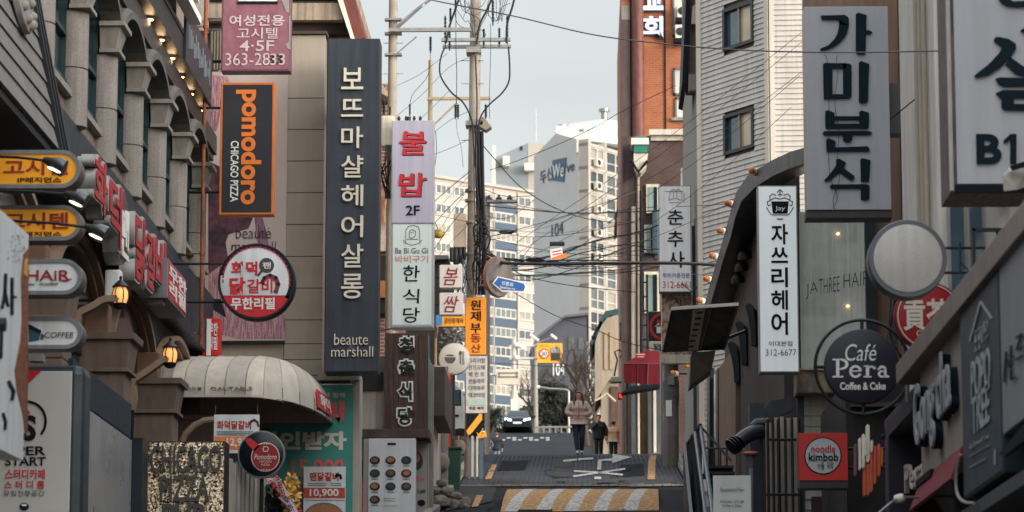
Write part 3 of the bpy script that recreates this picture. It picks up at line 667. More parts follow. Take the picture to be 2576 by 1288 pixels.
# white slatted fence running back from the disc
s=thing('picket_fence','white weathered picket screen between the sequin panel and the flowers','fence',(at(630,1250,43.8).x,43.8,g(44)))
pl2=VPl((at(572,1200,43.2).x,43.2),(at(694,1200,45.0).x,45.0))
fr=MB(); n=11
for i in range(n):
    x=577+i*10.8; h=1152+i*4+ (7 if i%3==1 else 0); P=[pl2.at(x,h),pl2.at(x+(9.5 if i==0 else 6.2),h+3)]
    fr.hexa([P[0],P[1],Vector((P[1].x,P[1].y,g(44)-.2)),Vector((P[0].x,P[0].y,g(44)-.2))],[v-pl2.n*.03 for v in (P[0],P[1],Vector((P[1].x,P[1].y,g(44)-.2)),Vector((P[0].x,P[0].y,g(44)-.2)))])
fr.build('slats',mat('weathered_white_wood',(176,170,160),.75,.15,3,streak=.45),s)
fr=MB(); fr.hexa([pl2.at(572,1215,-.04),pl2.at(696,1236,-.04),pl2.at(696,1248,-.04),pl2.at(572,1228,-.04)],[pl2.at(572,1215,-.1),pl2.at(696,1236,-.1),pl2.at(696,1248,-.1),pl2.at(572,1228,-.1)]); fr.build('rail',mat('grey_rail',(104,100,94),.8,.2),s)
# dark board behind
solo(MB().box((-5.6,46.5,g(46)-.2),(-4.75,46.6,at(660,1130,46.5).z)),'entrance_board',DARK,'dark entrance board behind the picket screen','board')
# ---- flower wreath stand with ribbons
s=thing('wreath_stand','congratulation flower stand with red flowers, yellow grass and hanging ribbons','flower stand',(at(715,1270,44.5).x,44.5,g(44.5)))
random.seed(11)
cA=Vector(at(700,1220,44.5)); cB=Vector(at(740,1300,44.4))
def blob(nm,m,n,fn,r0,r1):
    b=MB()
    for i in range(n):
        c=fn(); r=random.uniform(r0,r1); 
        for k in range(5):
            a_=random.uniform(0,6.28); t_=Vector((math.cos(a_),random.uniform(-.6,.6),math.sin(a_))).normalized(); u_=t_.orthogonal().normalized(); b.quad(c,c+t_*r+u_*r*.45,c+t_*r*1.5,c+t_*r-u_*r*.45)
    return b.build(nm,m,s)
def rp(x0,x1,y0,y1): return lambda: at(random.uniform(x0,x1),random.uniform(y0,y1),44.5+random.uniform(-.15,.15))
def diag(w_): return lambda: (lambda k: at(684+k*64+random.uniform(-w_,w_),1200+k*95+random.uniform(-8,8),44.45+random.uniform(-.12,.12)))(random.random())
blob('red_flowers',mat('red_petals',(190,34,52),.6,.3,12),34,diag(9),.03,.055)
blob('pink_flowers',mat('pink_petals',(214,120,130),.6,.25,12),16,diag(10),.025,.045)
blob('yellow_grass',mat('yellow_dry_grass',(196,150,62),.7,.25,12),26,rp(722,748,1200,1290),.035,.08)
blob('white_flowers',mat('white_petals',(206,200,190),.6,.15,12),12,diag(12),.02,.04)
blob('green_leaves',mat('wreath_leaves',(24,44,40),.6,.3,10),40,lambda: at(random.uniform(672,715),random.uniform(1225,1300),44.62),.06,.11)
for pts,mm in (([(690,1200),(704,1222),(722,1250)],mat('pink_ribbon',(214,168,160),.6,.1)),([(706,1248),(728,1268),(742,1292)],mat('lilac_ribbon',(206,182,196),.6,.1))):
    b=MB(); 
    for (xa,ya),(xb,yb) in zip(pts,pts[1:]):
        b.hexa([at(xa-6,ya+4,44.3),at(xa+8,ya-4,44.3),at(xb+8,yb-4,44.26),at(xb-6,yb+4,44.26)],[at(xa-6,ya+4,44.31),at(xa+8,ya-4,44.31),at(xb+8,yb-4,44.27),at(xb-6,yb+4,44.27)])
    b.build('ribbon',mm,s)
text('모\n란\n정',[at(692,1196,44.27),at(702,1192,44.27),at(720,1246,44.24),at(708,1250,44.24)],INKN,s,.01,off=.02)
text('축\n하',[at(712,1250,44.25),at(722,1246,44.25),at(744,1286,44.22),at(732,1292,44.22)],INKN,s,.01,off=.02)
b=MB(); b.tube([at(712,1290,44.6),(at(712,1290,44.6).x-.1,44.9,g(44.9))],.02,6); b.tube([at(712,1290,44.6),(at(712,1290,44.6).x+.2,44.4,g(44.4))],.02,6); b.tube([at(690,1200,44.6),at(712,1292,44.6)],.02,6); b.build('legs',BLACK,s)
# ---- small poster above the disc sign
s=thing('menu_poster','small white poster with red lettering and an orange price band, hung under the awning','poster',(at(595,1090,45).x,45.02,at(595,1140,45).z))
slab(MB(),538,1043,652,1140,45.0,.02).build('sheet',WHITE,s)
text('화덕닭갈비',q(546,1058,632,1080,45),mat('brick_red_letter',(182,60,48),.6,.1),s,.02); polys([[(539,1098),(651,1098),(651,1131),(539,1131)]],pol(45),mat('orange_band',(226,128,72),.6,.1),s,'price_band',off=.003,th=.002)
text('12,900',q(570,1102,635,1126,45),LETW,s,.02,off=.007); polys([x for a in range(3) for x in stroke([(546,1085+a*4),(636-a*8,1086+a*4)],1.2)],pol(45),LETG,s)
polys(stroke([(628,1068),(632,1060),(640,1056),(648,1062),(650,1072)],5),pol(45),mat('dark_brown_print',(84,52,44),.6,.1),s,'pan_print')
b=MB(); b.tube([at(542,1043,45),at(542,1020,45.3)],.006,5); b.tube([at(648,1043,45),at(648,1020,45.3)],.006,5); b.build('cord',BLACK,s)
# ---- beige panel building facing down the street
YB=53.0
s=thing('panel_building','beige metal panel building facing the street behind the posters','building',(-6,56,g(53)-.2))
PANEL=mat('beige_wall_panel',(172,160,144),.65,.07,1.2,.15,50,streak=.06)
PANELD=mat('beige_wall_panel_core',(140,124,106),.8,.1)
top=at(770,87,YB).z; xl=-7.6; xr=at(815,500,YB).x
MB().box((-9,YB+.06,g(53)-.3),(xr-.01,60,top-.02)).build('wall',PANELD,s)
b=MB(); rows=[top]; 
for yy in (247,326,405,485,565,645,725,805,865,905,945,1000,1080,1160,1240,1320): rows.append(at(770,yy,YB).z)
rows.append(g(53)-.2)
for i,(za,zb) in enumerate(zip(rows,rows[1:])):
    for x0_,x1_ in ((xl,at(718,500,YB).x),(at(718,500,YB).x,at(735,500,YB).x) if False else (at(718,500,YB).x,xr)):
        b.box((x0_+.005,YB,zb+.006),(x1_-.005,YB+.065,za-.006))
b.build('panels',PANEL,s,bev=.006)
MB().box((xl,YB-.06,top),(xr+.03,YB+.3,top+.05)).build('coping',mat('brown_coping',(70,58,50),.6,.2),s)
b=MB(); xp=at(800,990,52.9).x
b.box((xp,52.9,g(53)-.3),(at(885,1100,52.9).x,53.4,at(850,970,52.9).z+.0)); b.box((at(880,1100,52.9).x,52.86,g(53)-.3),(at(905,1100,52.9).x,53.5,at(850,945,52.9).z)); b.build('stone_pier',CONCL,s,bev=.01)
MB().box((at(800,940,52.9).x,52.8,at(850,958,52.9).z),(at(905,940,52.9).x,53.5,at(850,938,52.9).z)).build('lintel',CONCL,s,bev=.01)
# rusty drain pipe in the corner
b=MB(); x_=at(514,300,49.6).x; b.tube([(x_,49.6,at(0,870,49.6).z),(x_-.005,49.6,at(0,560,49.6).z),(x_,49.6,at(0,0,49.6).z+1)],.03,10)
for yy in (70,370,640,840): b.lathe((x_,49.6,at(0,yy,49.6).z),[(.042,-.03),(.042,.03)],10); b.tube([(x_,49.6,at(0,yy,49.6).z),(-6.3,49.6,at(0,yy,49.6).z)],.012,5)
solo(b,'drain_pipe',RUST,'rusty drain pipe in the corner between the granite building and the posters','pipe',smooth=True)
b=MB(); 
for yy in (50,78): b.tube([(x_,49.6,at(0,yy,49.6).z),(at(560,yy,52.4).x,52.4,at(0,yy,52.4).z)],.02,6)
solo(b,'pipe_bracket',BLACK,'pair of black rods tying the rusty pipe to the pink sign','bracket')
# ---- hair poster
s=thing('hair_poster','tall salon poster of a woman with flowing mauve hair on the beige wall','poster',(at(617,600,52.9).x,52.92,at(617,860,52.9).z))
Yp=52.9
slab(MB(),519,180,720,857,Yp,.05).build('panel',mat('poster_paper',(196,180,172),.6,.06,2),s)
f=pol(Yp-.0)
polys([[(524,405),(556,420),(600,470),(640,540),(625,575),(575,590),(568,610),(575,660),(560,680),(524,690)]],f,mat('poster_shadow',(52,42,52),.6,.3,2,kind='two',c2=(94,58,70),kw=(1.5,1,1.5)),s,'dark_print',off=.002,th=.003)
polys([[(640,545),(660,545),(672,590),(680,650),(690,700),(660,700),(650,620)]],f,mat('poster_hair_dark',(104,74,92),.6,.2,9,kind='two',c2=(150,110,130),kw=(8,1,.7)),s,'hair_print',off=.004,th=.003)
HAIR=mat('poster_hair',(142,92,108),.55,.25,9,kind='two',c2=(198,158,164),kw=(9,1,.5))
polys([[(524,188),(570,192),(590,220),(560,235),(552,300),(545,330),(524,330)]],f,HAIR,s,'hair_print',off=.005,th=.003)
polys([[(524,690),(560,665),(610,745),(660,720),(700,680),(716,640),(718,852),(600,852),(550,840),(524,800)]],f,HAIR,s,'hair_print',off=.005,th=.003)
polys([[(522,752),(556,752),(570,800),(522,770)]],f,mat('poster_black',(20,28,36),.5,.2),s,'black_print',off=.009,th=.003)
text('beauté',q(594,572,682,600,Yp),mat('plum_letter',(48,34,42),.6,.1),s,-.012,off=.010); text('marshall',q(583,608,694,630,Yp),MATS['plum_letter'],s,-.012,off=.010)
MB().box((q(519,180,720,857,Yp)[0].x,52.86,s.location.z-.03),(q(519,180,720,857,Yp)[1].x,52.96,s.location.z)).build('bottom_rail',BLACK,s)
# corrugated strip above the poster
b=MB(); x0_=at(521,100,52.6).x
for i in range(5): b.tube([(x0_+.04+i*.05,52.9,at(0,178,52.9).z),(x0_+.04+i*.05,52.9,at(0,80,52.9).z)],.028,8)
solo(b,'corrugated_sheet',mat('dirty_corrugated_sheet',(120,116,98),.7,.15,3,streak=.4),'narrow dirty corrugated sheet between the rusty pipe and the pink sign','sheet',smooth=True)
# ---- pink women only hostel sign
PINK=mat('faded_pink_face',(134,82,96),.55,.1,2,kind='two',c2=(142,94,104),kw=(2,2,1))
s=sign('hostel_sign','faded pink hostel sign with pale 여성전용 고시텔 letters and a phone number',(557,-60,731,179),50.8,.3,PINK,mat('pink_cabinet',(112,78,86),.5,.15,3,streak=.2),4,wall=None)
PL=mat('faded_white_letter',(196,180,180),.6,.1)
text('여성전용',q(577,38,716,66,50.8),PL,s,.02,off=.012); text('고시텔',q(596,70,699,98,50.8),PL,s,.01,off=.012); text('4·5F',q(603,102,690,129,50.8),PL,s,.01,off=.012); text('363-28',q(567,134,679,165,50.8),PL,s,.0,off=.012,keep=False)
text('33',q(680,135,717,164,50.8),PL,s,.0,off=.012); text('33',q(676,138,711,161,50.8),mat('dark_patch',(44,32,40),.6,.2),s,.03,off=.008)
polys([[(600,-20),(697,-20),(697,6),(600,6)]],pol(50.8),WHITE,s,'white_plate',off=.010); polys([[(598,4),(699,4),(699,10),(598,10)]],pol(50.8),INK,s,'plate_edge',off=.018,th=.01)
polys([[(727,40),(731,40),(731,125),(722,122),(718,112),(727,105)],[(706,-5),(728,-5),(728,32),(720,30),(714,14)]],pol(50.8),mat('peeled_patch',(150,142,140),.7,.15,9),s,'peeled_patch',off=.012,th=.002)
b=MB(); a=q(557,-60,731,179,50.8); b.tube([(a[0].x+.1,50.95,a[0].z-.1),(-6.6,50.95,a[0].z-.1)],.03,8); b.tube([(a[0].x+.1,50.95,a[2].z+.2),(-6.6,50.95,a[2].z+.2)],.03,8); b.build('bracket',BLACK,s)
# ---- pomodoro pizza sign
s=sign('pizza_sign','black sign with an orange frame and orange rotated pomodoro letters',(553,207,690,540),49.6,.28,mat('black_pizza_face',(34,36,42),.45,.15,2),mat('orange_frame',(196,110,50),.5,.12),6,wall=-6.6)
text('pomodoro',q(592,226,658,515,49.6),ORANGE,s,.035,rot=True,off=.012); text('CHICAGO PIZZA',q(580,355,600,508,49.6),LETW,s,.012,rot=True,off=.012)
# ---- round chicken sign
Y=46.5
s=roundsign('round_chicken_sign','large round white chicken restaurant sign with red letters and a dark dashed rim',645,708,99,Y,.28,WHITE,mat('navy_black_rim',(22,28,36),.45,.2),7,wall=-6.6)
f=pol(Y); o=.012
polys([x for k in range(26) for x in [[(645+rr*math.cos(R(a_)),706+rr*math.sin(R(a_))) for rr,a_ in ((83,195-k*0+k*8.1-15),(92,195+k*8.1-15),(92,195+k*8.1-6.9),(83,195+k*8.1-6.9))]] if 170<180+k*8.1-15<372],f,INKN,s,'dark_arc',off=o-.003,th=.003)
polys([[(645+rr*math.cos(R(a_)),706+rr*math.sin(R(a_))) for rr,a_ in ((82,176+k*8.2),(86,176+k*8.2),(86,181.5+k*8.2),(82,181.5+k*8.2))] for k in range(24)],f,REDT,s,'dash_arc',off=o+.001,th=.003)
polys([[(558,744),(732,744)]+ell(645,706,92,92,16,24,156)],f,RED,s,'red_segment',off=o-.003,th=.003)
text('화덕',q(582,658,648,693,Y),REDT,s,.035,off=o); text('닭',q(577,698,618,741,Y),REDT,s,.035,off=o); text('갈비',q(622,702,686,738,Y),REDT,s,.02,off=o); text('무한리필',q(581,749,692,779,Y),LETW,s,.03,off=o+.003)
polys([ell(671,668,19,19)],f,mat('grey_pan_print',(78,70,72),.5,.1),s,'pan_print',off=o); polys(stroke([(658,682),(650,693)],6),f,MATS['grey_pan_print'],s,'pan_handle_print',off=o); text('팬',q(661,660,682,676,Y),LETW,s,.02,off=o+.008)
polys(stroke([(660,712),(666,700),(680,694),(694,700),(700,715),(694,735)],11),f,MATS['grey_pan_print'],s,'sausage_print',off=o); polys(stroke([(664,711),(670,702),(681,698),(692,704),(696,716),(692,731)],4),f,RED,s,'sausage_print',off=o+.007)
# ---- navy hair salon sign
Y=51.8
s=sign('salon_sign','tall navy hair salon sign with eight cream raised letters down its front',(819,97,953,936),Y,.55,mat('navy_sign_face',(54,62,71),.5,.16,1.3,streak=.34),mat('navy_sign_side',(26,34,42),.5,.15),2)
b=['보','뜨','마','샬','헤','어','살','롱']; yb=[(178,226),(251,295),(320,374),(392,448),(466,520),(543,598),(615,674),(690,752)]
for ch,(ya,yc) in zip(b,yb):
    if ch=='보': ya=172
    text(ch,q(859,ya,914,yc,Y),LETC,s,.008,.05,off=.012)
text('beaute',q(841,840,926,868,Y),LETC,s,-.008,.03,off=.012); text('marshall',q(834,872,939,898,Y),LETC,s,-.008,.03,off=.012); text('&',q(876,866,894,882,Y),LETG,s,.0,.02,off=.012)
b=MB()
for k in (.3,4.6): b.box((at(838,500,Y).x,Y+.5,s.location.z+k),(at(830,500,Y).x+.2,Y+1.6,s.location.z+k+.2))
b.build('bracket',BLACK,s)
# ---- barrel awning with a rounded end
s=thing('barrel_awning','pale fabric barrel awning with a rounded ribbed end and small dark lettering','awning',(at(620,1000,49).x,52.9,at(620,1075,50).z))
ztop=at(600,899,52.0).z; zf=at(600,992,48.5).z; x0_=at(440,950,50).x; xc=at(640,950,50).x; rx=at(815,1000,51).x-xc; yd=4.2
def prof(k): a=R(90*k/10); return (52.9-yd*math.sin(a)**1.15, zf+(ztop-zf)*math.cos(a)**.8)
AW=mat('awning_canvas',(204,193,178),.9,.07,1.5,.35,7,streak=.12,spec=.1); AW2=mat('awning_canvas_grey',(190,180,167),.9,.07,1.5,.35,7,streak=.12,spec=.1)
segs=[x0_+(xc-x0_)*i/4 for i in range(5)]
aw=[MB(),MB()]
for i in range(4):
    for k in range(10):
        (ya,za),(yb_,zb_)=prof(k),prof(k+1)
        aw[i%2].quad((segs[i],ya,za),(segs[i+1],ya,za),(segs[i+1],yb_,zb_),(segs[i],yb_,zb_))
def dome(a,k):
    yy,zz=prof(k); rr=(52.9-yy)/yd
    return (xc+rx*math.sin(a)*rr,52.9-(yd*math.cos(a))*rr if rr>0 else 52.9,zz)
for j in range(6):
    for jj in range(3):
        a0_=R(90)*(j*3+jj)/18; a1_=R(90)*(j*3+jj+1)/18
        for k in range(10): aw[j%2].quad(dome(a0_,k),dome(a1_,k),dome(a1_,k+1),dome(a0_,k+1))
c1=aw[0].build('canvas',AW,s,smooth=True); c2=aw[1].build('canvas',AW2,s,smooth=True)
b=MB()
for xx in segs: b.tube([(xx,prof(k)[0]-.004,prof(k)[1]+.003) for k in range(11)],.010,5)
for j in range(1,6): b.tube([dome(R(15)*j,k) for k in range(11)],.007,5)
b.build('seams',mat('awning_seam',(160,150,138),.85,.1),s)
v=MB(); edge=[(x,prof(10)[0]) for x in segs]+[dome(R(90)*j/18,10)[:2] for j in range(1,19)]
for (xa,ya),(xb,yb_) in zip(edge,edge[1:]): v.hexa([(xa,ya-.01,zf-.02),(xb,yb_-.01,zf-.02),(xb,yb_-.01,zf+.02),(xa,ya-.01,zf+.02)],[(xa,ya+.02,zf-.02),(xb,yb_+.02,zf-.02),(xb,yb_+.02,zf+.02),(xa,ya+.02,zf+.02)])
v.build('hem',AW,s)
b=MB()
for xx in segs: b.tube([(xx,prof(k)[0]+.03,prof(k)[1]-.04) for k in range(11)],.018,6)
for j in range(1,7): b.tube([(lambda d:(d[0],d[1]+.02,d[2]-.05))(dome(R(15)*j,k)) for k in range(11)],.018,6)
b.tube([(x,y+.03,zf-.01) for x,y in edge],.02,6); b.build('ribs',BLACK,s)
u=MB(); u.prism([(x0_+.02,52.62,zf)]+[(xc+rx*.97*math.cos(R(a_)),52.62,zf+(ztop-zf)*.97*math.sin(R(a_))) for a_ in range(0,91,9)]+[(x0_+.02,52.62,ztop-.03)],(0,.03,0)); u.build('lining',mat('brown_awning_lining',(176,150,136),.8,.12,2,streak=.1),s)
text('DAL:TABLE',[Vector((at(530,979,48.7).x,prof(9)[0],at(0,979,48.7).z)),Vector((at(637,979,48.7).x,prof(9)[0],at(0,979,48.7).z)),Vector((at(637,989,48.7).x,prof(9.6)[0]-.01,at(0,989,48.7).z)),Vector((at(530,989,48.7).x,prof(9.6)[0]-.01,at(0,989,48.7).z))],mat('faded_grey_letter',(96,92,88),.7,.1),s,.005,shear=-.2,off=.04)
text('달테이블',[Vector((at(455,979,48.7).x,prof(9)[0],at(0,979,48.7).z)),Vector((at(508,979,48.7).x,prof(9)[0],at(0,979,48.7).z)),Vector((at(508,989,48.7).x,prof(9.6)[0]-.01,at(0,989,48.7).z)),Vector((at(455,989,48.7).x,prof(9.6)[0]-.01,at(0,989,48.7).z))],MATS['faded_grey_letter'],s,.0,off=.04)
f0,f1=dome(R(62),8.2),dome(R(84),8.2); f2,f3=dome(R(84),9.8),dome(R(62),9.8); Q4=[Vector(v) for v in (f0,f1,f2,f3)]; nn=(Q4[1]-Q4[0]).cross(Q4[3]-Q4[0]).normalized(); nn*=-1 if nn.dot(CAM-Q4[0])<0 else 1
MB().hexa([v+nn*.03 for v in Q4],[v+nn*.045 for v in Q4]).build('red_label',RED,s); text('화덕',[v.lerp(sum(Q4,Vector())/4,.3) for v in Q4],LETW,s,.02,off=.05)
# ---- teal discount banner and the poster in front of it
TEALB=mat('teal_banner',(66,142,132),.6,.06,1.5,.1,20)
s=thing('teal_banner','large teal banner with white and coral discount lettering on the beige wall','banner',(at(790,1100,52.75).x,52.78,g(52.7)))
Yb=52.72; slab(MB(),676,968,887,1420,Yb,.03).build('sheet',TEALB,s)
CORAL=mat('coral_letter',(226,92,92),.6,.06)
text('대',q(740,1012,792,1064,Yb),CORAL,s,.05); text('리',q(812,1009,866,1064,Yb),CORAL,s,.05); text('할인받자',q(648,1085,872,1132,Yb),LETC,s,.045); text('모든 상과 함께',q(760,988,868,1000,Yb),LETC,s,.01); text('15,000',q(733,1155,866,1206,Yb),CORAL,s,.02); text('UP',q(735,1216,765,1240,Yb),CORAL,s,.0); text('10,000',q(733,1246,800,1272,Yb),CORAL,s,.0)
b=MB(); b.tube([at(676,968,Yb-.02),at(887,968,Yb-.02)],.015,6); b.build('rod',STEEL,s)
s=thing('price_poster','white chicken poster with a 10,900 price band over the teal banner','poster',(at(815,1250,52.5).x,52.52,g(52.6)))
Yb=52.55; slab(MB(),763,1174,869,1420,Yb,.03).build('sheet',WHITE,s)
text('팬닭갈비',q(779,1188,852,1210,Yb),MATS['brick_red_letter'],s,.03); polys([[(764,1227),(868,1227),(868,1253),(764,1253)]],pol(Yb),mat('terracotta_band',(186,74,52),.6,.08),s,'price_band',off=.003,th=.002); text('10,900',q(779,1230,852,1251,Yb),LETW,s,.02,off=.008)
polys([x for a in range(2) for x in stroke([(775,1216+a*5),(820,1216+a*5)],1.5)+stroke([(832,1216+a*5),(858,1216+a*5)],1.5)]+stroke([(768,1258),(866,1258)],1.2),pol(Yb),LETG,s)
polys([ell(815,1300,50,36,24)],pol(Yb),mat('steel_pan_print',(120,108,100),.5,.1),s,'pan_print'); polys([ell(815,1301,46,32,24)],pol(Yb),mat('stew_print',(150,84,50),.6,.35,14,kind='two',c2=(186,134,92),kw=(6,6,6)),s,'food_print',off=.011); polys(stroke([(845,1200),(848,1194),(856,1196),(858,1204)],6),pol(Yb),INK,s,'pan_icon')
# ---- old building behind with a tiled gable
s=thing('gabled_building','old stained building with brown tiled gable edge and a green gutter, above the beige wall','building',(-4.6,60,g(60)-.2))
Yg=61; ex=at(918,95,Yg); tp=at(868,-40,Yg)
MB().box((-12,Yg,g(61)-.3),(at(880,0,Yg).x,68,at(0,-80,Yg).z)).build('wall',mat('stained_concrete_band',(150,134,116),.9,.25,2.5,.4,20,streak=.45),s)
b=MB(); P=[at(845,-60,Yg-.7),at(878,-60,Yg-.7),at(918,95,Yg-.7),at(893,100,Yg-.7)]; b.prism(P,(0,5,0)); b.build('gable_tiles',mat('brown_roof_tile',(104,56,46),.7,.15,4,.3,20),s)
P=[at(830,-60,Yg-.72),at(845,-60,Yg-.72),at(893,100,Yg-.72),at(882,96,Yg-.72)]; MB().prism(P,(0,4.9,0)).build('bargeboard',LETC,s)
b=MB(); b.box((-9,Yg-.5,at(0,14,Yg).z),(at(845,10,Yg).x,Yg-.2,at(0,-14,Yg).z)); b.build('gutter',mat('green_gutter',(28,72,60),.5,.15),s); MB().box((at(846,10,Yg).x,Yg-.45,at(0,14,Yg).z),(at(876,10,Yg).x,Yg-.1,at(0,-14,Yg).z)).build('brick_end',mat('dull_red_brick',(124,70,58),.8,.1,kind='brick',kw='x'),s)
b=MB(); b.box((-9,Yg-.6,at(0,72,Yg).z),(at(868,60,Yg).x,Yg+.1,at(0,30,Yg).z)); b.build('stained_band',MATS['stained_concrete_band'],s); MB().box((-9,Yg-.35,at(0,98,Yg).z),(at(885,60,Yg).x,Yg+.05,at(0,73,Yg).z)).build('shadow_gap_board',mat('dark_timber',(46,36,34),.8,.2),s)
# ---- tall two part sign
Y=58.0
LAV=mat('lavender_white_acrylic',(178,174,190),.4,.04,1.2,streak=.12,emit=.05)
s=sign('restaurant_sign','tall narrow lightbox sign, lavender top with red 불밥, pale lower half with 한식당',(984,303,1091,824),Y,.4,LAV,mat('pale_cabinet_side',(176,174,172),.5,.1,3,streak=.15),3)
a=q(984,562,1088,821,Y); MB().box((a[0].x+.03,Y-.012,a[2].z+.03),(a[1].x-.02,Y+.0,a[0].z)).build('lower_face',mat('greenish_white_acrylic',(194,202,198),.4,.04,1.2,streak=.10,emit=.12,ec=(215,225,220)),s)
MB().box((a[0].x,Y-.02,a[0].z-.012),(a[1].x+.02,Y,a[0].z+.012)).build('divider',GREYM,s)
text('불',q(1005,330,1072,391,Y),REDT,s,.012,off=.016,shear=.05,wob=.018); text('불',q(1008,332,1074,393,Y),INKN,s,.01,off=.009,th=.003,shear=.05,wob=.018)
text('밥',q(1003,434,1072,496,Y),REDT,s,.015,off=.016,shear=.05,wob=.018); text('밥',q(1006,436,1074,498,Y),INKN,s,.013,off=.009,th=.003,shear=.05,wob=.018)
text('2F',q(1021,517,1056,542,Y),INKN,s,.02,off=.012)
text('Ba Bi Gu Gi',q(994,624,1077,638,Y),LETG,s,.015,off=.016); text('바비구기',q(995,643,1077,661,Y),mat('salmon_letter',(196,120,96),.6,.1),s,.0,off=.016)
for ch,(ya,yb_) in zip('한식당',((668,709),(727,764),(773,812))):
    if ch=='당': ya,yb_=773,812
    text(ch,q(1014,ya,1056,yb_,Y),INK,s,.008,off=.016,shear=.04,wob=.01)
polys([x for p_ in ([(1021,610),(1021,580),(1027,570),(1040,567),(1052,571),(1056,580),(1056,610)],[(1015,604),(1020,612),(1038,617),(1056,612),(1061,604)],[(1030,590),(1030,582),(1038,577),(1046,582),(1045,594),(1036,600),(1030,596),(1030,590)],[(1033,586),(1040,584)],[(1024,602),(1052,602)]) for x in stroke(p_,1.6)],pol(Y),LETG,s,'emblem',off=.016)
b=MB(); b.tube([(a[0].x+.3,Y+.2,s.location.z+4),(a[0].x+.3,Y+.2,s.location.z+.05),(a[0].x-.3,Y+.8,s.location.z+.05),(a[0].x-.3,Y+1.2,g(59.5))],.04,8); b.build('bracket',BLACK,s)
# ---- dark timber sign
Y=57.0
s=sign('timber_sign','dark timber sign with green sides and white outlined brush letters 청춘식당',(967,838,1077,1085),Y,.45,mat('dark_plank',(66,50,46),.7,.15,3,kind='two',c2=(88,66,58),kw=(14,14,.5)),mat('faded_green_side',(74,128,122),.6,.2,3,streak=.35),0)
b=MB()
a=q(978,840,1066,1083,Y)
for i in range(7): b.box((a[0].x+i*(a[1].x-a[0].x)/7+.004,Y-.022,a[2].z),(a[0].x+(i+1)*(a[1].x-a[0].x)/7-.004,Y-.006,a[0].z))
b.build('planks',MATS['dark_plank'],s)
for ch,(x0_,y0_,x1_,y1_) in zip('청춘식당',((1001,845,1044,890),(1000,903,1044,943),(998,959,1040,1012),(997,1022,1043,1073))):
    text(ch,q(x0_,y0_,x1_,y1_,Y),LETW,s,.105,.02,off=.022,wob=.014); cxm=(x0_+x1_)/2; cym=(y0_+y1_)/2
    text(ch,q(x0_+4,y0_+4,x1_-4,y1_-4,Y),mat('black_green_letter',(20,36,34),.5,.2),s,.03,.006,off=.044,wob=.014)
# ---- restaurant building under the timber sign, its wall runs up the street
s=thing('corner_restaurant','low concrete restaurant building with a brown ledge behind the menu board','building',(-4,62,g(57)-.3))
xw=at(1075,1200,57.6).x
MB().box((-7,57.65,g(57)-.4),(xw+.01,65.7,at(0,905,58).z)).build('wall',CONC,s)
b=MB(); b.box((at(886,1000,57.4).x,57.4,at(0,1090,57.4).z),(xw,57.7,at(0,985,57.4).z)); b.build('beige_panel',CONCL,s,bev=.01)
MB().box((at(895,1000,57.4).x,57.35,at(0,985,57.4).z),(at(962,1000,57.4).x,57.6,at(0,940,57.4).z)).build('grille',mat('dark_louvre',(44,42,42),.7,.4,12,streak=.3),s)
MB().box((at(884,1000,57).x,56.7,at(0,1108,57).z),(at(1082,1000,57).x,57.64,at(0,1086,57).z)).build('ledge',mat('brown_ledge',(74,60,54),.7,.2,3,streak=.2),s,bev=.01)
b=MB(); f2=VPl((xw+.03,57.7),(-2.83,65.8))
b.hexa([(xw+.02,57.7,g(57.7)-.3),(-2.83,65.8,g(65.8)-.3),(-2.83,65.8,at(0,925,65.8).z),(xw+.02,57.7,at(0,925,58).z)],[(xw-.2,57.7,g(57.7)-.3),(-3.1,65.8,g(65.8)-.3),(-3.1,65.8,at(0,925,65.8).z),(xw-.2,57.7,at(0,925,58).z)]); b.build('side_wall',CONCL,s)
MB().box((xw-.1,58.4,at(0,1050,58.4).z),(xw+.28,61.5,at(0,925,58.4).z)).build('hood',mat('brown_dark_hood',(70,60,56),.7,.2),s,bev=.02)
b=MB(); b.box((xw+.02,57.72,g(58)-.3),(xw+.1,57.9,at(0,925,58).z)); b.box((xw+.02,63,g(63)-.3),(xw+.14,63.2,at(0,925,63).z)); b.build('pilaster_strip',CONC,s)
# ---- menu board
s=thing('menu_board','tall pale menu board with a grid of round dish pictures below the timber sign','menu board',(at(985,1250,56.6).x,56.6,g(56.6)))
Y=56.55; a=q(926,1103,1045,1420,Y); MB().box((a[0].x,Y,g(56.6)-.05),(a[1].x,Y+.25,a[0].z)).build('cabinet',mat('menu_white',(212,214,218),.45,.08,1.2,streak=.12),s,bev=.01)
MB().box((a[0].x-.09,Y+.02,g(56.6)-.05),(a[0].x,Y+.25,a[0].z)).build('side_post',mat('pale_post',(150,146,140),.6,.1),s); MB().box((a[0].x-.12,Y-.02,g(56.6)-.05),(a[0].x-.09,Y+.2,at(0,1210,Y).z)).build('red_post',RED,s)
DISH=[mat('dish_brown',(110,78,56),.5,.4,14),mat('dish_green',(52,66,56),.5,.4,14),mat('dish_orange',(168,104,60),.5,.35,14)]; BOWL=mat('black_bowl_print',(28,34,40),.4,.2)
k=0
for r_ in range(4):
    for c_ in range(3):
        if r_==3 and c_>0: continue
        cx_=943+c_*39.5; cy_=1158+r_*33
        polys([ell(cx_,cy_,13,10.5,18)],pol(Y),BOWL,s,'bowl_print',off=.004); polys([ell(cx_+(k%3-1),cy_-1,9,6.5,14)],pol(Y),DISH[(k*2+r_)%3],s,'dish_print',off=.011); k+=1
        polys(stroke([(cx_-8,cy_+14),(cx_+8,cy_+14)],1.6),pol(Y),LETG,s,'caption')
polys([[(961,1244),(1000,1244),(1000,1272),(961,1272)]],pol(Y),WHITE,s,'notice'); polys([[(975,1114),(996,1114),(996,1119),(975,1119)]],pol(Y),INKN,s,'logo_print')
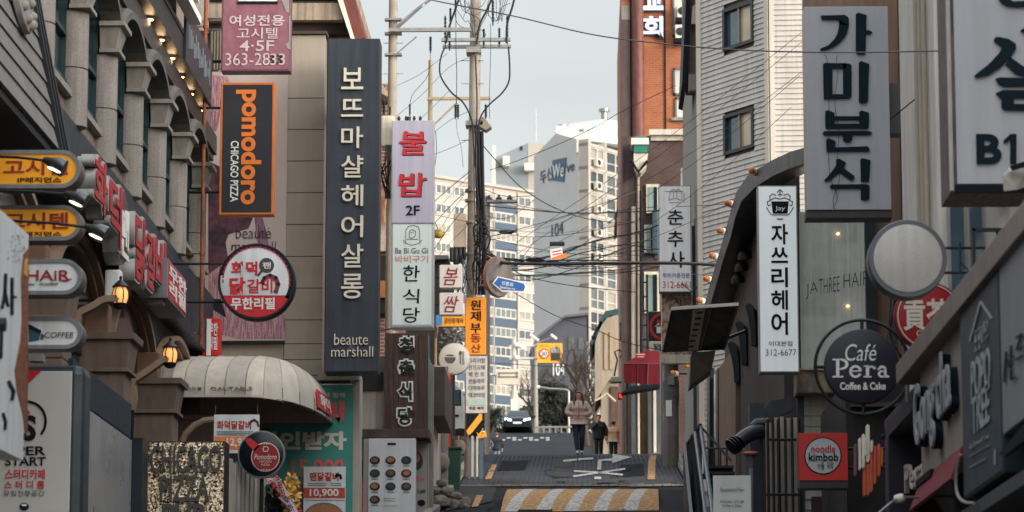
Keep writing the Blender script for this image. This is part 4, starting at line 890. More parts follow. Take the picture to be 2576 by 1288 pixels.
polys([y_ for a_ in range(2) for y_ in stroke([(966,1254+a_*6),(994,1254+a_*6)],1)],pol(Y),LETG,s,'notice_print',off=.012)
Y=57.2; s2=thing('side_poster','narrow grey poster with a bowl and red prices beside the menu board','poster',(at(1058,1250,Y).x,Y+.05,g(57.2)))
a=q(1046,1108,1074,1420,Y); MB().box((a[0].x,Y,g(57)-.05),(a[1].x,Y+.1,a[0].z)).build('sheet',mat('grey_poster',(150,146,142),.6,.1,2),s2)
polys([ell(1050,1160,14,22,16)],pol(Y),BOWL,s2,'bowl_print'); polys([ell(1048,1152,9,12,14)],pol(Y),DISH[2],s2,'dish_print',off=.011); text('메뉴',q(1048,1198,1068,1212,Y),CORAL,s2,.0); text('7,000',q(1050,1232,1070,1242,Y),INK,s2,.01); polys([ell(1060,1265,10,8,12)],pol(Y),INK,s2,'bowl_print')
# ---- brick house and stair clutter behind the navy sign
s=thing('brick_house','old red brick house with a projecting tiled eave behind the navy salon sign','building',(-5.2,66,g(65)-.3))
MB().box((-9,65,g(65)-.4),(at(975,400,65).x,72,at(0,215,65).z)).build('wall',mat('old_red_brick',(120,72,58),.85,.12,kind='brick',kw='x'),s)
P=[at(940,205,64.4),at(962,214,64.4),at(984,238,64.4),at(980,246,64.4),at(955,232,64.4),at(940,230,64.4)]; MB().prism(P,(0,8,0)).build('eave',mat('pale_eave',(170,150,132),.7,.15),s)
MB().box((at(957,480,64.9).x,64.75,at(0,640,65).z),(at(984,480,64.9).x,64.98,at(0,478,65).z)).build('rusted_panel',mat('rusted_sheet',(170,158,146),.8,.15,3,kind='two',c2=(128,74,50),kw=(2,2,.5)),s)
MB().box((at(950,480,64.9).x,64.5,at(0,800,65).z),(at(986,480,64.9).x,64.99,at(0,655,65).z)).build('dark_opening',DARK,s)
MB().box((at(952,480,64.9).x,64.4,at(0,762,65).z),(at(985,480,64.9).x,64.6,at(0,720,65).z)).build('orange_board',mat('brown_orange_board',(140,92,52),.7,.2),s)
# ---- small square brush signs
for ch,rc,lab in (('봄',(1104,665,1163,725),'upper small cream square sign with a dark red brush letter'),('쌈',(1104,735,1165,793),'lower small cream square sign with a dark red brush letter')):
    s=sign('square_sign',lab,rc,63,.22,mat('cream_acrylic',(196,190,182),.45,.05,2),mat('cream_side',(170,164,156),.5,.08,3),2,group='pair of small square brush letter signs',bev=.05)
    x0_,y0_,x1_,y1_=rc; text(ch,q(x0_+13,y0_+9,x1_-11,y1_-7,63),mat('wine_letter',(134,34,44),.5,.1),s,.0,off=.012,shear=.25,wob=.02)
    b=MB(); b.tube([(s.location.x-.1,63.15,s.location.z+.24),(-2.95,63.2,s.location.z+.24)],.02,6); b.build('bracket',BLACK,s)
# ---- round bowl and spoon sign
s=roundsign('bowl_sign','round cream sign with a grey bowl, spoon and chopsticks above the white truck',1143,902,40,64,.2,mat('cream_disc_face',(206,200,188),.4,.04,2),mat('cream_disc_rim',(186,180,168),.5,.06),2,wall=-2.95)
f=pol(64); GB=mat('grey_print',(84,86,84),.6,.08)
polys([[(1118,899),(1147,899),(1145,907),(1139,914),(1126,914),(1120,907)],ell(1132,896,11,4,12,180,360),ell(1158,888,3.5,5,12)]+stroke([(1158,892),(1158,915)],2)+stroke([(1163,884),(1163,917)],1.3)+stroke([(1167,884),(1167,917)],1.3),f,GB,s,'bowl_print',off=.012)
# ---- orange estate agent sign and list board below
Y=69
s=sign('agent_sign','orange estate agent sign with five dark letters on the utility pole',(1170,748,1223,893),Y,.12,mat('orange_acrylic',(226,140,36),.5,.06,2),mat('orange_side',(170,110,44),.5,.1),1)
for ch,(ya,yb_) ,m_ in zip('원제부동산',((755,780),(783,808),(813,838),(840,862),(866,887)),(INK,INK,INK,mat('brown_red_letter',(120,44,30),.6,.1),MATS['brown_red_letter'])): text(ch,q(1184,ya,1210,yb_,Y),m_,s,.015,off=.012)
s=sign('trade_list_board','white trade list board of small dark words below the orange sign',(1171,895,1226,1040),Y,.1,mat('dirty_white_board',(186,182,174),.6,.06,2,streak=.2),GREYM,1)
for i,tx in enumerate(('유리.타일','전기.도배','페 인 트','온돌마루','디럭마루','데코타일')):
    y0_=901+i*17.3; text(tx,q(1179,y0_,1220,y0_+12,Y),LETG,s,.005,off=.012)
polys([[(1175,1004),(1222,1004),(1222,1020),(1175,1020)]],pol(Y),mat('pale_green_print',(160,176,168),.6,.06),s,'green_patch',off=.010); text('주문 제작',q(1180,1023,1218,1031,Y),INK,s,.0,off=.012)
# ================================================================== MIDDLE: POLES, CABLES, FAR BUILDINGS
CAB=mat('cable_rubber',(22,24,28),.55,.15)
INSUL=mat('dark_insulator',(38,40,46),.35,.2,8)
def cat(pts,n=8):
    out=[]; P=[pts[0]]+list(pts)+[pts[-1]]
    for i in range(1,len(P)-2):
        a,b,c,d=P[i-1],P[i],P[i+1],P[i+2]
        for k in range(n):
            t=k/n; out.append(.5*((2*b)+(c-a)*t+(2*a-5*b+4*c-d)*t*t+(3*b-a-3*c+d)*t*t*t))
    return out+[pts[-1]]
def wire(pts,Y0,Y1,rpx,name='power_cable',lab=None,group=None,parent=None,m=None,catg='cable'):
    n=len(pts); P=[at(x,y,Y0+(Y1-Y0)*(i/(n-1))) for i,(x,y) in enumerate(pts)]
    r=[rpx/2*(Y0+(Y1-Y0)*i/(n-1))/F for i in range(n)]
    C_=cat(P,6); rr=[r[min(n-1,int(i/6))] for i in range(len(C_))]
    b=MB().tube(C_,rr,6)
    if parent: return b.build(name,m or CAB,parent,smooth=True)
    return solo(b,name,m or CAB,lab,catg,group,smooth=True)
def insul(mb,x,y0,y1,Y,r=4):
    a=at(x,y0,Y);b=at(x,y1,Y); n=7; ax=(b-a); L=ax.length
    prof=[(.015,0)]
    for k in range(n):
        h=L*(.1+.8*k/n); prof+=[(r*Y/F,h),(r*Y/F*.55,h+L*.8/n*.6)]
    prof+=[(.012,L)]
    mb.lathe(a,prof,10,ax)
def pole(name,lab,x0,xtop,ytop,Y,rb,rt,m):
    zb=g(Y)-.4; pt=at(xtop,ytop,Y); pb=at(x0,1100,Y); dz=(pt.x-pb.x)/(pt.z-pb.z); pb=Vector((pb.x+dz*(zb-pb.z),Y,zb))
    s=thing(name,lab,'pole',(pb.x,Y,zb))
    MB().lathe(pb,[(rb*Y/F,0),(rt*Y/F,(pt-pb).length)],18,pt-pb).build('shaft',m,s,smooth=True); return s
# ---- pole by the tall white sign
Y=62
s=pole('utility_pole','tall concrete utility pole rising behind the lavender restaurant sign',978,990,-60,Y,14,11,POLEC)
b=MB(); 
b.box((at(978,100,Y-.2).x,Y-.28,at(0,92,Y).z),(at(1185,100,Y-.2).x,Y-.2,at(0,83,Y).z)); b.build('crossarm',STEEL,s)
b=MB(); b.tube([at(992,72,Y-.25),at(1052,20,Y-.3),at(1092,-8,Y-.3)],.03,8); b.tube([at(995,76,Y-.25),at(1062,16,Y-.32),at(1075,2,Y-.3)],.018,6); b.build('brace_arm',STEEL,s)
b=MB(); b.tube([at(992,140,Y-.25),at(1048,92,Y-.25)],.014,6); b.build('brace',STEEL,s)
b=MB()
for yy in (52,87,140): c=at(990,yy,Y); MB().box((c.x-.17,Y-.16,c.z-.02),(c.x+.17,Y+.02,c.z+.02)).build('clamp',STEEL,s)
for yy in (110,187,330,400): c=at(990,yy,Y); MB().tube([(c.x-.2,Y-.05,c.z),(c.x+.2,Y-.05,c.z)],.008,5).build('step_bolt',STEEL,s)
b=MB(); insul(b,1083,92,133,Y-.24); b.build('insulator',INSUL,s)
# transformer cans behind the sign
s2=thing('pole_transformer','beige pole transformer drum with black bushings above the lavender sign','transformer',(at(1040,300,61.4).x,61.4,at(0,420,61.4).z))
c=at(1032,400,61.4); MB().lathe((c.x,61.4,c.z),[(.0,-.5),(.30,-.5),(.30,.62),(.31,.66),(.31,.7),(.0,.74)],20).build('tank',CREAM,s2,smooth=True)
b=MB()
for dx in (-.22,-.08,.08,.2): b.lathe((c.x+dx,61.3,c.z+.7),[(.02,0),(.04,.03),(.02,.06),(.035,.09),(.015,.14)],8)
insul(b,1031,262,292,61.3,3); b.build('bushing',INSUL,s2)
s2=thing('pole_transformer','beige transformer box behind the navy salon sign, hung on the pole with dark bushings','transformer',(at(975,380,61.6).x,61.6,at(0,380,61.6).z))
a=q(958,290,992,368,61.5); MB().box((a[0].x,61.5,a[2].z),(a[1].x,61.9,a[0].z)).build('tank',CREAM,s2,bev=.04)
b=MB(); insul(b,966,250,290,61.6,4.5); insul(b,981,268,292,61.6,3); b.build('bushing',INSUL,s2)
b=MB(); random.seed(5)
for i in range(7):
    x=random.uniform(958,986); b.tube(cat([at(x,365,61.5),at(x+random.uniform(-6,8),400,61.3),at(970+random.uniform(-10,10),440,61.5),at(975+random.uniform(-8,8),500,61.7)],5),.014,5)
b.build('leads',CAB,s2,smooth=True)
# ---- yellowish pole farther up
Y=96
s=pole('utility_pole','thin yellowed pole with a wooden crossarm, beyond the lavender sign',1078,1083,152,Y,8,5.5,mat('yellowed_pole',(156,138,108),.85,.12,4,streak=.2))
MB().box((at(1075,258,Y).x,Y-.3,at(0,261,Y).z),(at(1235,262,Y).x,Y-.2,at(0,254,Y).z)).build('crossarm',mat('yellow_timber',(158,140,108),.8,.1),s)
b=MB(); b.tube([at(1085,320,Y-.2),at(1150,258,Y-.25)],.03,6); b.build('brace',MATS['yellow_timber'],s)
b=MB()
for x in (1146,1152,1222): b=MB(); insul(b,x,262,300,Y-.25,4); b.build('insulator',INSUL,s)
# ---- main pole in the middle
Y=70
s=pole('utility_pole','main concrete utility pole standing by the round mirror with looping black cables',1186,1197,-60,Y,18,13.5,POLEC)
s['label']='main concrete utility pole beside the convex mirror, with looping black cables'
b=MB(); b.box((at(1112,115,Y).x,Y-.40,at(0,119,Y).z),(at(1285,122,Y).x,Y-.30,at(0,111,Y).z)); b.box((at(1112,115,Y).x,Y+.22,at(0,121,Y).z),(at(1285,122,Y).x,Y+.30,at(0,113,Y).z)); b.build('crossarm',STEEL,s)
MB().box((at(1174,137,Y).x,Y-.3,at(0,144,Y).z),(at(1210,137,Y).x,Y+.2,at(0,130,Y).z)).build('clamp',STEEL,s); MB().box((at(1172,320,Y).x,Y-.3,at(0,326,Y).z),(at(1215,320,Y).x,Y+.2,at(0,315,Y).z)).build('clamp',STEEL,s)
for yy in (155,213,355,470,505,545,620,690): c=at(1190,yy,Y); MB().tube([(c.x-.26,Y-.1,c.z),(c.x+.24,Y-.1,c.z)],.01,5).build('step_bolt',STEEL,s)
for yy in (480,505,560,640,700): c=at(1188,yy,Y); MB().lathe((c.x,Y,c.z),[(.155,-.03),(.165,-.03),(.165,.03),(.155,.03)],16).build('band',STEEL,s)
b=MB()
for x,ya,yb_ in ((1120,40,118),(1131,75,128),(1146,-10,30),(1256,70,118),(1217,72,120),(1240,0,65),(1276,40,112),(1133,20,60)): b=MB(); insul(b,x,ya,yb_,Y-.35,3.6); b.build('insulator',INSUL,s)
for pts,r_ in (([(1121,118),(1112,135),(1106,165),(1110,195),(1135,232),(1165,258),(1186,300),(1190,340),(1194,420)],4.5),([(1279,118),(1282,165),(1280,205),(1262,235),(1232,262),(1210,292),(1204,330),(1206,420),(1210,500)],4.5),([(1122,108),(1132,62),(1146,22),(1158,-12)],6),([(1199,110),(1207,62),(1225,25),(1240,-10)],6),([(1274,108),(1276,60),(1288,20),(1298,-20)],6),([(1196,140),(1200,260),(1197,400),(1204,520)],4),([(1147,20),(1147,120),(1149,180),(1148,262)],2),([(1234,60),(1234,140),(1231,250),(1232,300)],1.5),([(1228,40),(1232,10),(1242,-5)],2),
    ([(1165,46),(1172,30),(1182,22)],1.5),([(1196,24),(1212,15),(1222,0)],1.5),([(1252,60),(1262,20),(1284,8)],1.5)):
    wire(pts,Y-.42,Y-.36,r_,'drop_cable',parent=s)
for k,(dx,r_) in enumerate(((8,5),(14,7),(20,6),(25,8),(3,3))):
    wire([(1188+dx,330),(1190+dx,450),(1192+dx*1.05,560),(1190+dx*1.2,650),(1187+dx*1.25,742)],Y-.24-.04*k,Y-.24-.04*k,r_,'cable_run',parent=s)
c=at(1222,310,Y-.3); b=MB(); P=[at(1206,296,Y-.3),at(1216,292,Y-.3),at(1237,318,Y-.3),at(1222,328,Y-.3),at(1204,318,Y-.3)]; b.prism(P,(0,.35,0)); b.build('lamp_hood',mat('weathered_hood',(132,124,112),.6,.15,4,metal=.3),s,bev=.02)
# equipment box and tangle beside the pole
s2=thing('equipment_box','beige tall equipment box with black splice tubes beside the main pole','equipment box',(at(1156,620,Y-.2).x,Y-.2,at(0,622,Y).z))
a=q(1141,537,1170,622,Y-.3); MB().box((a[0].x,Y-.3,a[2].z),(a[1].x+.02,Y,a[0].z)).build('cabinet',mat('beige_box',(150,136,122),.6,.08,3),s2,bev=.02)
b=MB()
for x,ya,yb_,r_ in ((1137,622,660,.05),(1147,625,668,.06),(1158,624,662,.05),(1168,620,655,.04)): b.lathe(at(x,ya,Y-.25),[(r_*.6,0),(r_,.03),(r_,(yb_-ya)*Y/F-.03),(r_*.5,(yb_-ya)*Y/F)],10,(0,0,-1))
b.build('splice_tube',CAB,s2,smooth=True)
b=MB(); random.seed(8)
for i in range(9):
    x=random.uniform(1150,1180); b.tube(cat([at(x,640,Y-.3),at(x+random.uniform(-14,14),690,Y-.35),at(x+random.uniform(-10,16),740,Y-.3)],5),.01,5)
b.build('loose_leads',CAB,s2,smooth=True)
b=MB(); random.seed(9)
for i in range(16):
    x=1205+random.uniform(-10,18); yy=random.uniform(540,660); b.tube(cat([at(x-6,yy,Y-.4),at(x+random.uniform(2,20),yy+random.uniform(8,26),Y-.5),at(x+random.uniform(-10,12),yy+random.uniform(30,60),Y-.45),at(x-4,yy+random.uniform(60,95),Y-.4)],5),random.uniform(.008,.02),5)
solo(b,'cable_tangle',CAB,'tangle of black communication cables hanging on the side of the main pole','cable',smooth=True)
# ---- small aerial fittings: street lamp over the cables, splice box, drop transformers farther
s=thing('street_lamp','dark street lamp head reaching from the main pole toward the apartment blocks','street lamp',(at(1240,580,74).x,74,at(0,590,74).z))
b=MB(); b.tube([at(1195,590,70.3),at(1222,578,72),at(1256,580,74)],.03,8); b.build('arm',STEEL,s); b=MB(); b.ball(at(1275,583,74),(.2,.1,.06),12,8); b.build('head',mat('lamp_head_dark',(40,44,50),.4,.2),s,smooth=True)
for x,lab in ((1228,'left'),(1255,'middle'),(1281,'end')): pass
s=thing('pole_transformer','row of three grey drums with black bushings in front of the white apartment block','transformer',(at(1255,530,120).x,120,at(0,530,120).z))
b=MB(); b.box((at(1225,510,120).x,120,at(0,513,120).z),(at(1302,510,120).x,120.4,at(0,507,120).z)); b.build('shelf',STEEL,s)
b=MB()
for x in (1230,1255,1282): MB().lathe(at(x,508,120.2),[(.12,0),(.12,.16),(.05,.2),(.05,.26)],12).build('drum',INSUL,s,smooth=True)
b=MB(); b.tube([(at(1226,510,120).x,120.3,g(120)-.2),(at(1226,500,120).x,120.3,at(0,495,120).z)],.1,10); b.build('post',POLEC,s)
# ---- overhead cables
W=wire
W([(1060,-12),(1095,2),(1290,40),(1480,85),(1650,108),(1850,125),(2100,132),(2372,128)],62,31,3.6,lab='thick black cable sweeping from the left pole across the sky to the near white wall')
b=MB()
s=W([(1225,652),(1275,662),(1400,664),(1550,662),(1700,662),(1800,666)],69.5,60,9,lab='thickest black cable bundle crossing low over the street to the cafe bulbs')
for i in range(5): W([(1216,622+i*9),(1250,646+i*5),(1300,652+i*4),(1345,658-i*3),(1420,655+i*5),(1560,655+i*4)],69.4,68,3.2-.3*i,group='dark cables bunched around the thick bundle',lab='dark cable bunched around the thick bundle by the mirror')
W([(1225,640),(1300,655),(1400,640),(1500,605),(1600,585),(1660,565)],69.5,75,4,lab='thick cable rising to the right past the number 104 on the apartment wall')
W([(1210,515),(1290,524),(1450,536),(1660,530)],69.8,72,3.4,lab='level black cable crossing in front of the gable wall to the no turn sign side')
W([(1206,355),(1240,395),(1310,470),(1400,525),(1500,555),(1600,560)],69.8,95,2.6,lab='black cable dropping steeply from the main pole over the blue logo wall')
W([(1232,428),(1300,405),(1400,365),(1500,318),(1565,280),(1700,215)],69.8,66,1.8,lab='thin cable climbing past the blue logo to the brick tower')
W([(1215,640),(1290,680),(1340,700),(1450,720),(1600,735)],69.6,80,2.2,lab='sagging cable below the thick bundle over the blue direction sign')
W([(1216,690),(1300,740),(1400,795),(1500,830),(1570,860),(1680,885)],69.6,72,2,lab='thin cable falling across the road to the red awning')
W([(1110,920),(1200,912),(1300,917),(1400,922),(1480,918)],150,165,2,lab='low thin cable across the yellow traffic sign mast')
W([(1220,668),(1290,676),(1345,655),(1450,625),(1560,540)],69.6,110,1.8,lab='cable curving up between the 104 number and the orange wall')
W([(1092,540),(1130,548),(1185,560)],61,69.8,1.6,lab='short cable from the tall white sign to the main pole under the equipment box top')
for i,(ya,yb_) in enumerate(((490,430),(520,440),(545,470),(585,470),(610,505),(640,560))):
    W([(1092,ya+18),(1130,(ya+yb_)/2+14),(1183,yb_)],61,69.8,1.5 if i%2 else 2.4,group='thin cables fanning from the lavender sign to the main pole',lab='thin cable fanning between the lavender sign and the main pole')
for i,(ya,yb_) in enumerate(((402,370),(345,225),(215,130),(290,165),(390,300))):
    W([(1000,ya),(1060,(ya+yb_)/2+12),(1130 if i!=2 else 1125,yb_+4),(1180,yb_-20)][:3 if i in(1,2) else 4],62,69.6,1.3,group='thin slack wires between the two tall poles',lab='thin slack wire strung between the two tall utility poles')
W([(1083,133),(1076,190),(1040,235),(1031,262)],61.8,61.4,1.6,lab='looped lead from the hanging insulator down to the drum transformer')
W([(1148,300),(1150,330),(1160,370),(1165,420)],95,70.2,1.4,lab='fine lead dropping from the yellow crossarm behind the main pole')
W([(1096,330),(1098,380),(1092,430)],60,60.5,1.6,lab='loose cable dangling along the edge of the lavender sign')
for i,(x0_,y0_,x1_,y1_) in enumerate(((1300,610,2018,80),(1300,640,2018,105),(1480,540,2018,180),(1500,580,2018,185),(1560,620,1990,270),(1480,660,2020,410))):
    W([(x0_,y0_),(x0_+(x1_-x0_)*.5,y0_+(y1_-y0_)*.5+18),(x1_,y1_)],70,50,1.3,group='telephone wires fanning up to the siding house',lab='fine telephone wire fanning from the street up across the siding house')
for i,y0_ in enumerate((626,650,670,695)):
    W([(1260,y0_),(1400,y0_+8-4*i),(1560,y0_-10),(1655,y0_+2*i)],70,72,1.2,group='fine wires beside the thick cable bundle',lab='fine wire running level beside the thick cable bundle')
random.seed(17)
for i in range(10):
    yl=random.uniform(460,720); x1_=random.choice((1345,1480,1600,1655)); y1_=yl+random.uniform(-140,60)
    W([(1212,yl),((1212+x1_)/2,(yl+y1_)/2+random.uniform(6,30)),(x1_,y1_)],69.7,random.uniform(72,120),random.choice((1.2,1.6,2.2)),group='loose wires leaving the main pole up the street',lab='loose thin wire leaving the main pole up the street')
for i in range(9):
    yl=random.uniform(560,700); W([(1218,yl),(1330,yl+random.uniform(4,28)),(1460,yl+random.uniform(-30,20)),(1600,yl+random.uniform(-70,10)),(1662,yl+random.uniform(-90,10))],69.5,random.uniform(72,86),random.choice((1.6,2.2,2.8)),group='sagging cables crossing to the dark brick shophouse',lab='sagging cable crossing from the main pole to the dark brick shophouse')
for i in range(7):
    xa=random.uniform(1140,1180); ya=random.uniform(-12,60); W([(xa,ya),(xa+random.uniform(4,26),ya+random.uniform(30,50)),(xa+random.uniform(10,50),ya+random.uniform(10,60)),(1196,ya+random.uniform(60,120))],69.5,69.8,1.5,group='short looped jumper wires at the top of the main pole',lab='short looped jumper wire at the top of the main pole')
for i in range(4): W([(1232+i*8,-12),(1226+i*12,30+i*7),(1250+i*5,52-i*4),(1262+i*6,-12)],69.5,69.5,1.5,group='short looped jumper wires at the top of the main pole',lab='short looped jumper wire at the top of the main pole')
W([(1700,520),(1760,517),(1840,512)],72,58,2,lab='short wire from the academic gown sign to a cafe bulb')
W([(1740,690),(1770,692),(1800,694)],70,60,1.6,lab='short level wire behind the academic gown sign')
# cable tags on the bundle
s=thing('cable_tag','red and white cable tag with an orange edge clipped on the crossing cables','tag',(at(1405,640,68).x,68,at(0,650,68).z))
MB().hexa([at(1384,628,68),at(1414,622,68),at(1416,646,68),at(1386,652,68)],[at(1384,628,68.03),at(1414,622,68.03),at(1416,646,68.03),at(1386,652,68.03)]).build('plate',LETW,s)
polys(stroke([(1390,634),(1411,630)],3)+stroke([(1391,641),(1412,637)],3),pol(68),REDT,s,'print'); MB().hexa([at(1388,648,67.99),at(1424,636,67.99),at(1426,648,67.99),at(1388,653,67.99)],[at(1388,648,68.02),at(1424,636,68.02),at(1426,648,68.02),at(1388,653,68.02)]).build('orange_edge',ORANGE,s)
b=MB(); b.box((at(1383,621,67.9).x,67.9,at(0,622,68).z),(at(1420,621,67.9).x,68.1,at(0,615,68).z)); b.build('splice_clip',CAB,s)
s=thing('cable_float','striped green and orange bird guard hanging by the lavender sign','guard',(at(1103,590,66).x,66,at(0,595,66).z))
b=MB(); b.ball(at(1103,588,66),(.14,.14,.10),12,8); b.build('body',mat('green_orange_guard',(196,140,40),.5,.1,6,kind='two',c2=(40,110,70),kw=(.5,.5,12)),s,smooth=True); b=MB(); b.tube([at(1095,560,66),at(1103,580,66)],.01,5); b.build('hook',CAB,s)
# ---- convex mirror seen from behind and the blue street name plate
Y=68
s=thing('traffic_mirror','round convex traffic mirror seen from behind, dull grey with a red rim','mirror',(at(1250,745,Y).x,Y,at(0,745,Y).z))
c=at(1252,697,Y); ax=Vector((.73,-.68,-.05)).normalized()
b=MB(); b.lathe(c,[(.42,.06),(.44,.02),(.42,-.02),(.30,.10),(.15,.15),(.02,.17)][::-1],28,ax); b.lathe(c,[(.42,.0),(.3,-.09),(.02,-.13)],28,ax)
b.build('shell',mat('brown_grey_mirror',(104,96,92),.6,.25,2,metal=.1,streak=.35),s,smooth=True)
b=MB(); N=28; u=ax.orthogonal().normalized(); w_=ax.cross(u); b.tube([c+(u*math.cos(2*math.pi*i/N)+w_*math.sin(2*math.pi*i/N))*.43 for i in range(N+1)],.022,6); b.build('rim',mat('faded_red_rim',(150,60,52),.6,.2),s,smooth=True)
b=MB(); b.tube([at(1204,720,69.8),at(1225,715,68.6),c-ax*.05],.025,8); b.build('arm',STEEL,s)
s=thing('street_name_sign','blue arrow shaped street name sign below the mirror','sign',(at(1285,735,68.3).x,68.3,at(0,735,68.3).z))
f=pol(67.3); P=[(1239,713),(1252,695),(1321,711),(1325,722),(1320,735),(1262,733)]
b=MB(); b.prism([f(*p) for p in P],(0,.03,0)); b.build('plate',LETW,s); polys([[(1242,713),(1254,698),(1318,713),(1321,722),(1317,732),(1263,730)]],f,mat('street_blue',(40,92,158),.45,.06),s,'blue_face',off=.003,th=.003)
text('신촌로',[f(1262,706),f(1292,712),f(1292,722),f(1262,716)],LETW,s,.01,off=.012); text('Sinchon-ro',[f(1258,719),f(1296,724),f(1296,730),f(1258,726)],LETW,s,.01,off=.012)
b=MB(); b.tube([at(1205,702,69.7),at(1245,708,67.36),at(1320,722,67.36)],.012,6); b.build('bracket',STEEL,s)
# ---- orange shop strip and blue sign by the square signs
s=sign('shop_strip','orange yellow shop strip sign with a blue end panel below the square brush signs',(1096,792,1172,822),72,.15,mat('amber_strip',(222,156,52),.5,.1),GREYM,1)
polys([[(1097,793),(1112,793),(1112,818),(1097,820)]],pol(72),mat('sky_blue_print',(60,130,186),.5,.06),s,'blue_end',off=.010); text('공인중개사',q(1118,800,1166,814,72),mat('brown_red_letter2',(120,60,40),.5,.1),s,.01,off=.012)
b=MB(); b.tube([at(1100,822,72),at(1096,850,72.3),(at(1094,855,72).x,72.4,g(72)-.1)],.03,6); b.build('prop',mat('timber_prop',(150,124,92),.8,.1),s)
# grey roof edge behind the square signs
s=thing('tin_shed','dark roofed tin shed behind the square brush signs','shed',(at(1130,700,76).x,78,g(78)-.2))
a=q(1090,655,1196,1000,76); MB().box((a[0].x-1,76,g(76)-.3),(at(1126,700,76).x,80,a[0].z)).build('wall',mat('dark_shed_wall',(58,56,56),.8,.25,2,streak=.3),s)
MB().box((a[0].x-1,75.8,a[0].z),(at(1129,700,76).x,80.2,a[0].z+.1)).build('roof',mat('grey_tin_roof',(96,96,96),.6,.15,3),s)
s=thing('ventilation_blades','clump of dark withered leaves on the shed roof line','plant',(at(1145,850,73).x,73,at(0,870,73).z)); s.name='withered_shrub'
b=MB(); random.seed(4)
for i in range(150):
    c=at(random.gauss(1143,15),random.gauss(848,17),73.2+random.uniform(-.4,.4)); t_=Vector((random.uniform(-1,1),random.uniform(-1,1),random.uniform(-.6,1))).normalized(); u_=t_.orthogonal().normalized(); b.quad(c,c+t_*.09+u_*.035,c+t_*.16,c+t_*.09-u_*.035)
b.build('leaves',mat('dark_withered_leaf',(96,92,86),.8,.4,12),s)
b=MB(); c0=at(1143,872,73.3)
for i in range(7): b.tube([(c0.x,73.3,g(73)-.1),c0,at(1143+random.uniform(-18,18),835+random.uniform(-10,14),73.2)],[.03,.025,.008],5)
b.build('stem',mat('withered_stem',(84,72,62),.9,.2),s)
# ---- hazard board and street clutter by the truck
s=thing('hazard_board','black and yellow striped hazard board on the pole foot below the list board','hazard board',(at(1200,1095,69).x,69.1,g(69)))
a=q(1173,1041,1213,1096,68.95); MB().box((a[0].x,68.95,a[2].z),(a[1].x,69.0,a[0].z)).build('board',INK,s)
polys([[(1178,1096),(1173,1084),(1206,1041),(1213,1041),(1213,1056),(1188,1088)],[(1202,1096),(1213,1080),(1213,1096)]],pol(68.94),mat('hazard_yellow',(226,158,50),.5,.1),s,'stripe')
b=MB(); 
for x,w_ in ((1178,7),(1192,6),(1206,9)): b.box((at(x,1100,69.05).x,69.03,g(69)-.2),(at(x+w_,1100,69.05).x,69.15,at(0,1096,69).z))
b.build('posts',mat('blue_grey_post',(78,92,104),.5,.2,3),s)
MB().prism([at(1198,1086,68.9),at(1210,1096,68.9),at(1221,1082,68.9),at(1226,1098,68.9),at(1205,1103,68.9)],(0,.05,0)).build('yellow_scrap',MATS['hazard_yellow'],s)
s=thing('red_banner_post','narrow red banner on a post in front of the white truck','banner',(at(1129,1120,66).x,66,g(66)))
a=q(1122,935,1133,1128,66); MB().box((a[0].x,66,a[2].z),(a[1].x,66.03,a[0].z)).build('cloth',RED,s); MB().tube([(a[0].x,66.02,g(66)-.1),(a[0].x,66.02,a[0].z+.1)],.02,6).build('post',STEEL,s)
polys([x for yy in (985,1015,1048,1080) for x in stroke([(1126,yy),(1131,yy+10)],2)],pol(66),LETW,s)
random.seed(23); RK=mat('grey_boulder',(112,106,98),.92,.25,5,.8,16)
for i,(x0_,y0_,r_) in enumerate(((1105,1262,26),(1140,1270,22),(1122,1238,20),(1096,1234,17),(1148,1248,14),(1168,1276,13),(1112,1215,14))):
    Y=59.0+.35*(i%3); c=at(x0_,y0_,Y); bm_=bmesh.new(); bmesh.ops.create_icosphere(bm_,subdivisions=2,radius=r_*Y/F); b=MB()
    vs_=[Vector((v.co.x*1.15,v.co.y,v.co.z*.8))*random.uniform(.82,1.14)+c for v in bm_.verts]; b.add(vs_,[[v.index for v in f_.verts] for f_ in bm_.faces]); bm_.free()
    for v in b.v: v.z=max(v.z,g(v.y)-.1)
    solo(b,'kerb_stone',RK,'rough grey stone in the heap at the kerb below the menu board','stone','stones heaped at the kerb',bev=0)
# white truck facing the street
Y=84; TR=mat('white_truck_paint',(206,202,196),.35,.06,3,streak=.12,spec=.5)
xr=at(1167,1000,Y).x; s=thing('truck','white flatbed truck parked nose out behind the list board','truck',(xr-.9,Y+1,g(Y)))
zt=at(0,968,Y).z; zb=at(0,1095,Y).z; x0_=xr-1.7
b=MB(); b.prism([(xr,Y,zb+.05),(xr,Y,zb+.62),(xr-.08,Y,zt-.1),(xr-.2,Y,zt),(x0_,Y,zt),(x0_,Y,zb+.05)],(0,1.7,0)); b.build('cab',TR,s,bev=.06)
a=q(1131,984,1157,1018,Y); MB().box((a[0].x,Y-.012,a[2].z),(a[1].x,Y+.02,a[0].z)).build('window',GLASS_B,s,bev=.008)
b=MB(); a2=q(1128,981,1160,1021,Y); b.box((a2[0].x,Y-.006,a2[2].z),(a2[1].x,Y+.02,a2[0].z)); b.build('window_seal',INK,s,bev=.008)
MB().box((at(1144,1048,Y).x,Y-.03,at(0,1051,Y).z),(at(1154,1048,Y).x,Y,at(0,1046,Y).z)).build('handle',INK,s)
b=MB(); cw=at(1157,1112,Y); b.lathe((cw.x,Y+.25,cw.z),[(.16,0),(.36,0),(.38,.05),(.38,.22),(.36,.27),(.16,.27)],24,(0,-1,0)); b.build('wheel',mat('tyre_rubber',(26,27,30),.85,.2),s,smooth=True)
b=MB(); b.lathe((cw.x,Y+.05,cw.z),[(.02,.0),(.2,.02),(.2,.12)],18,(0,1,0)); b.build('hub',STEEL,s,smooth=True)
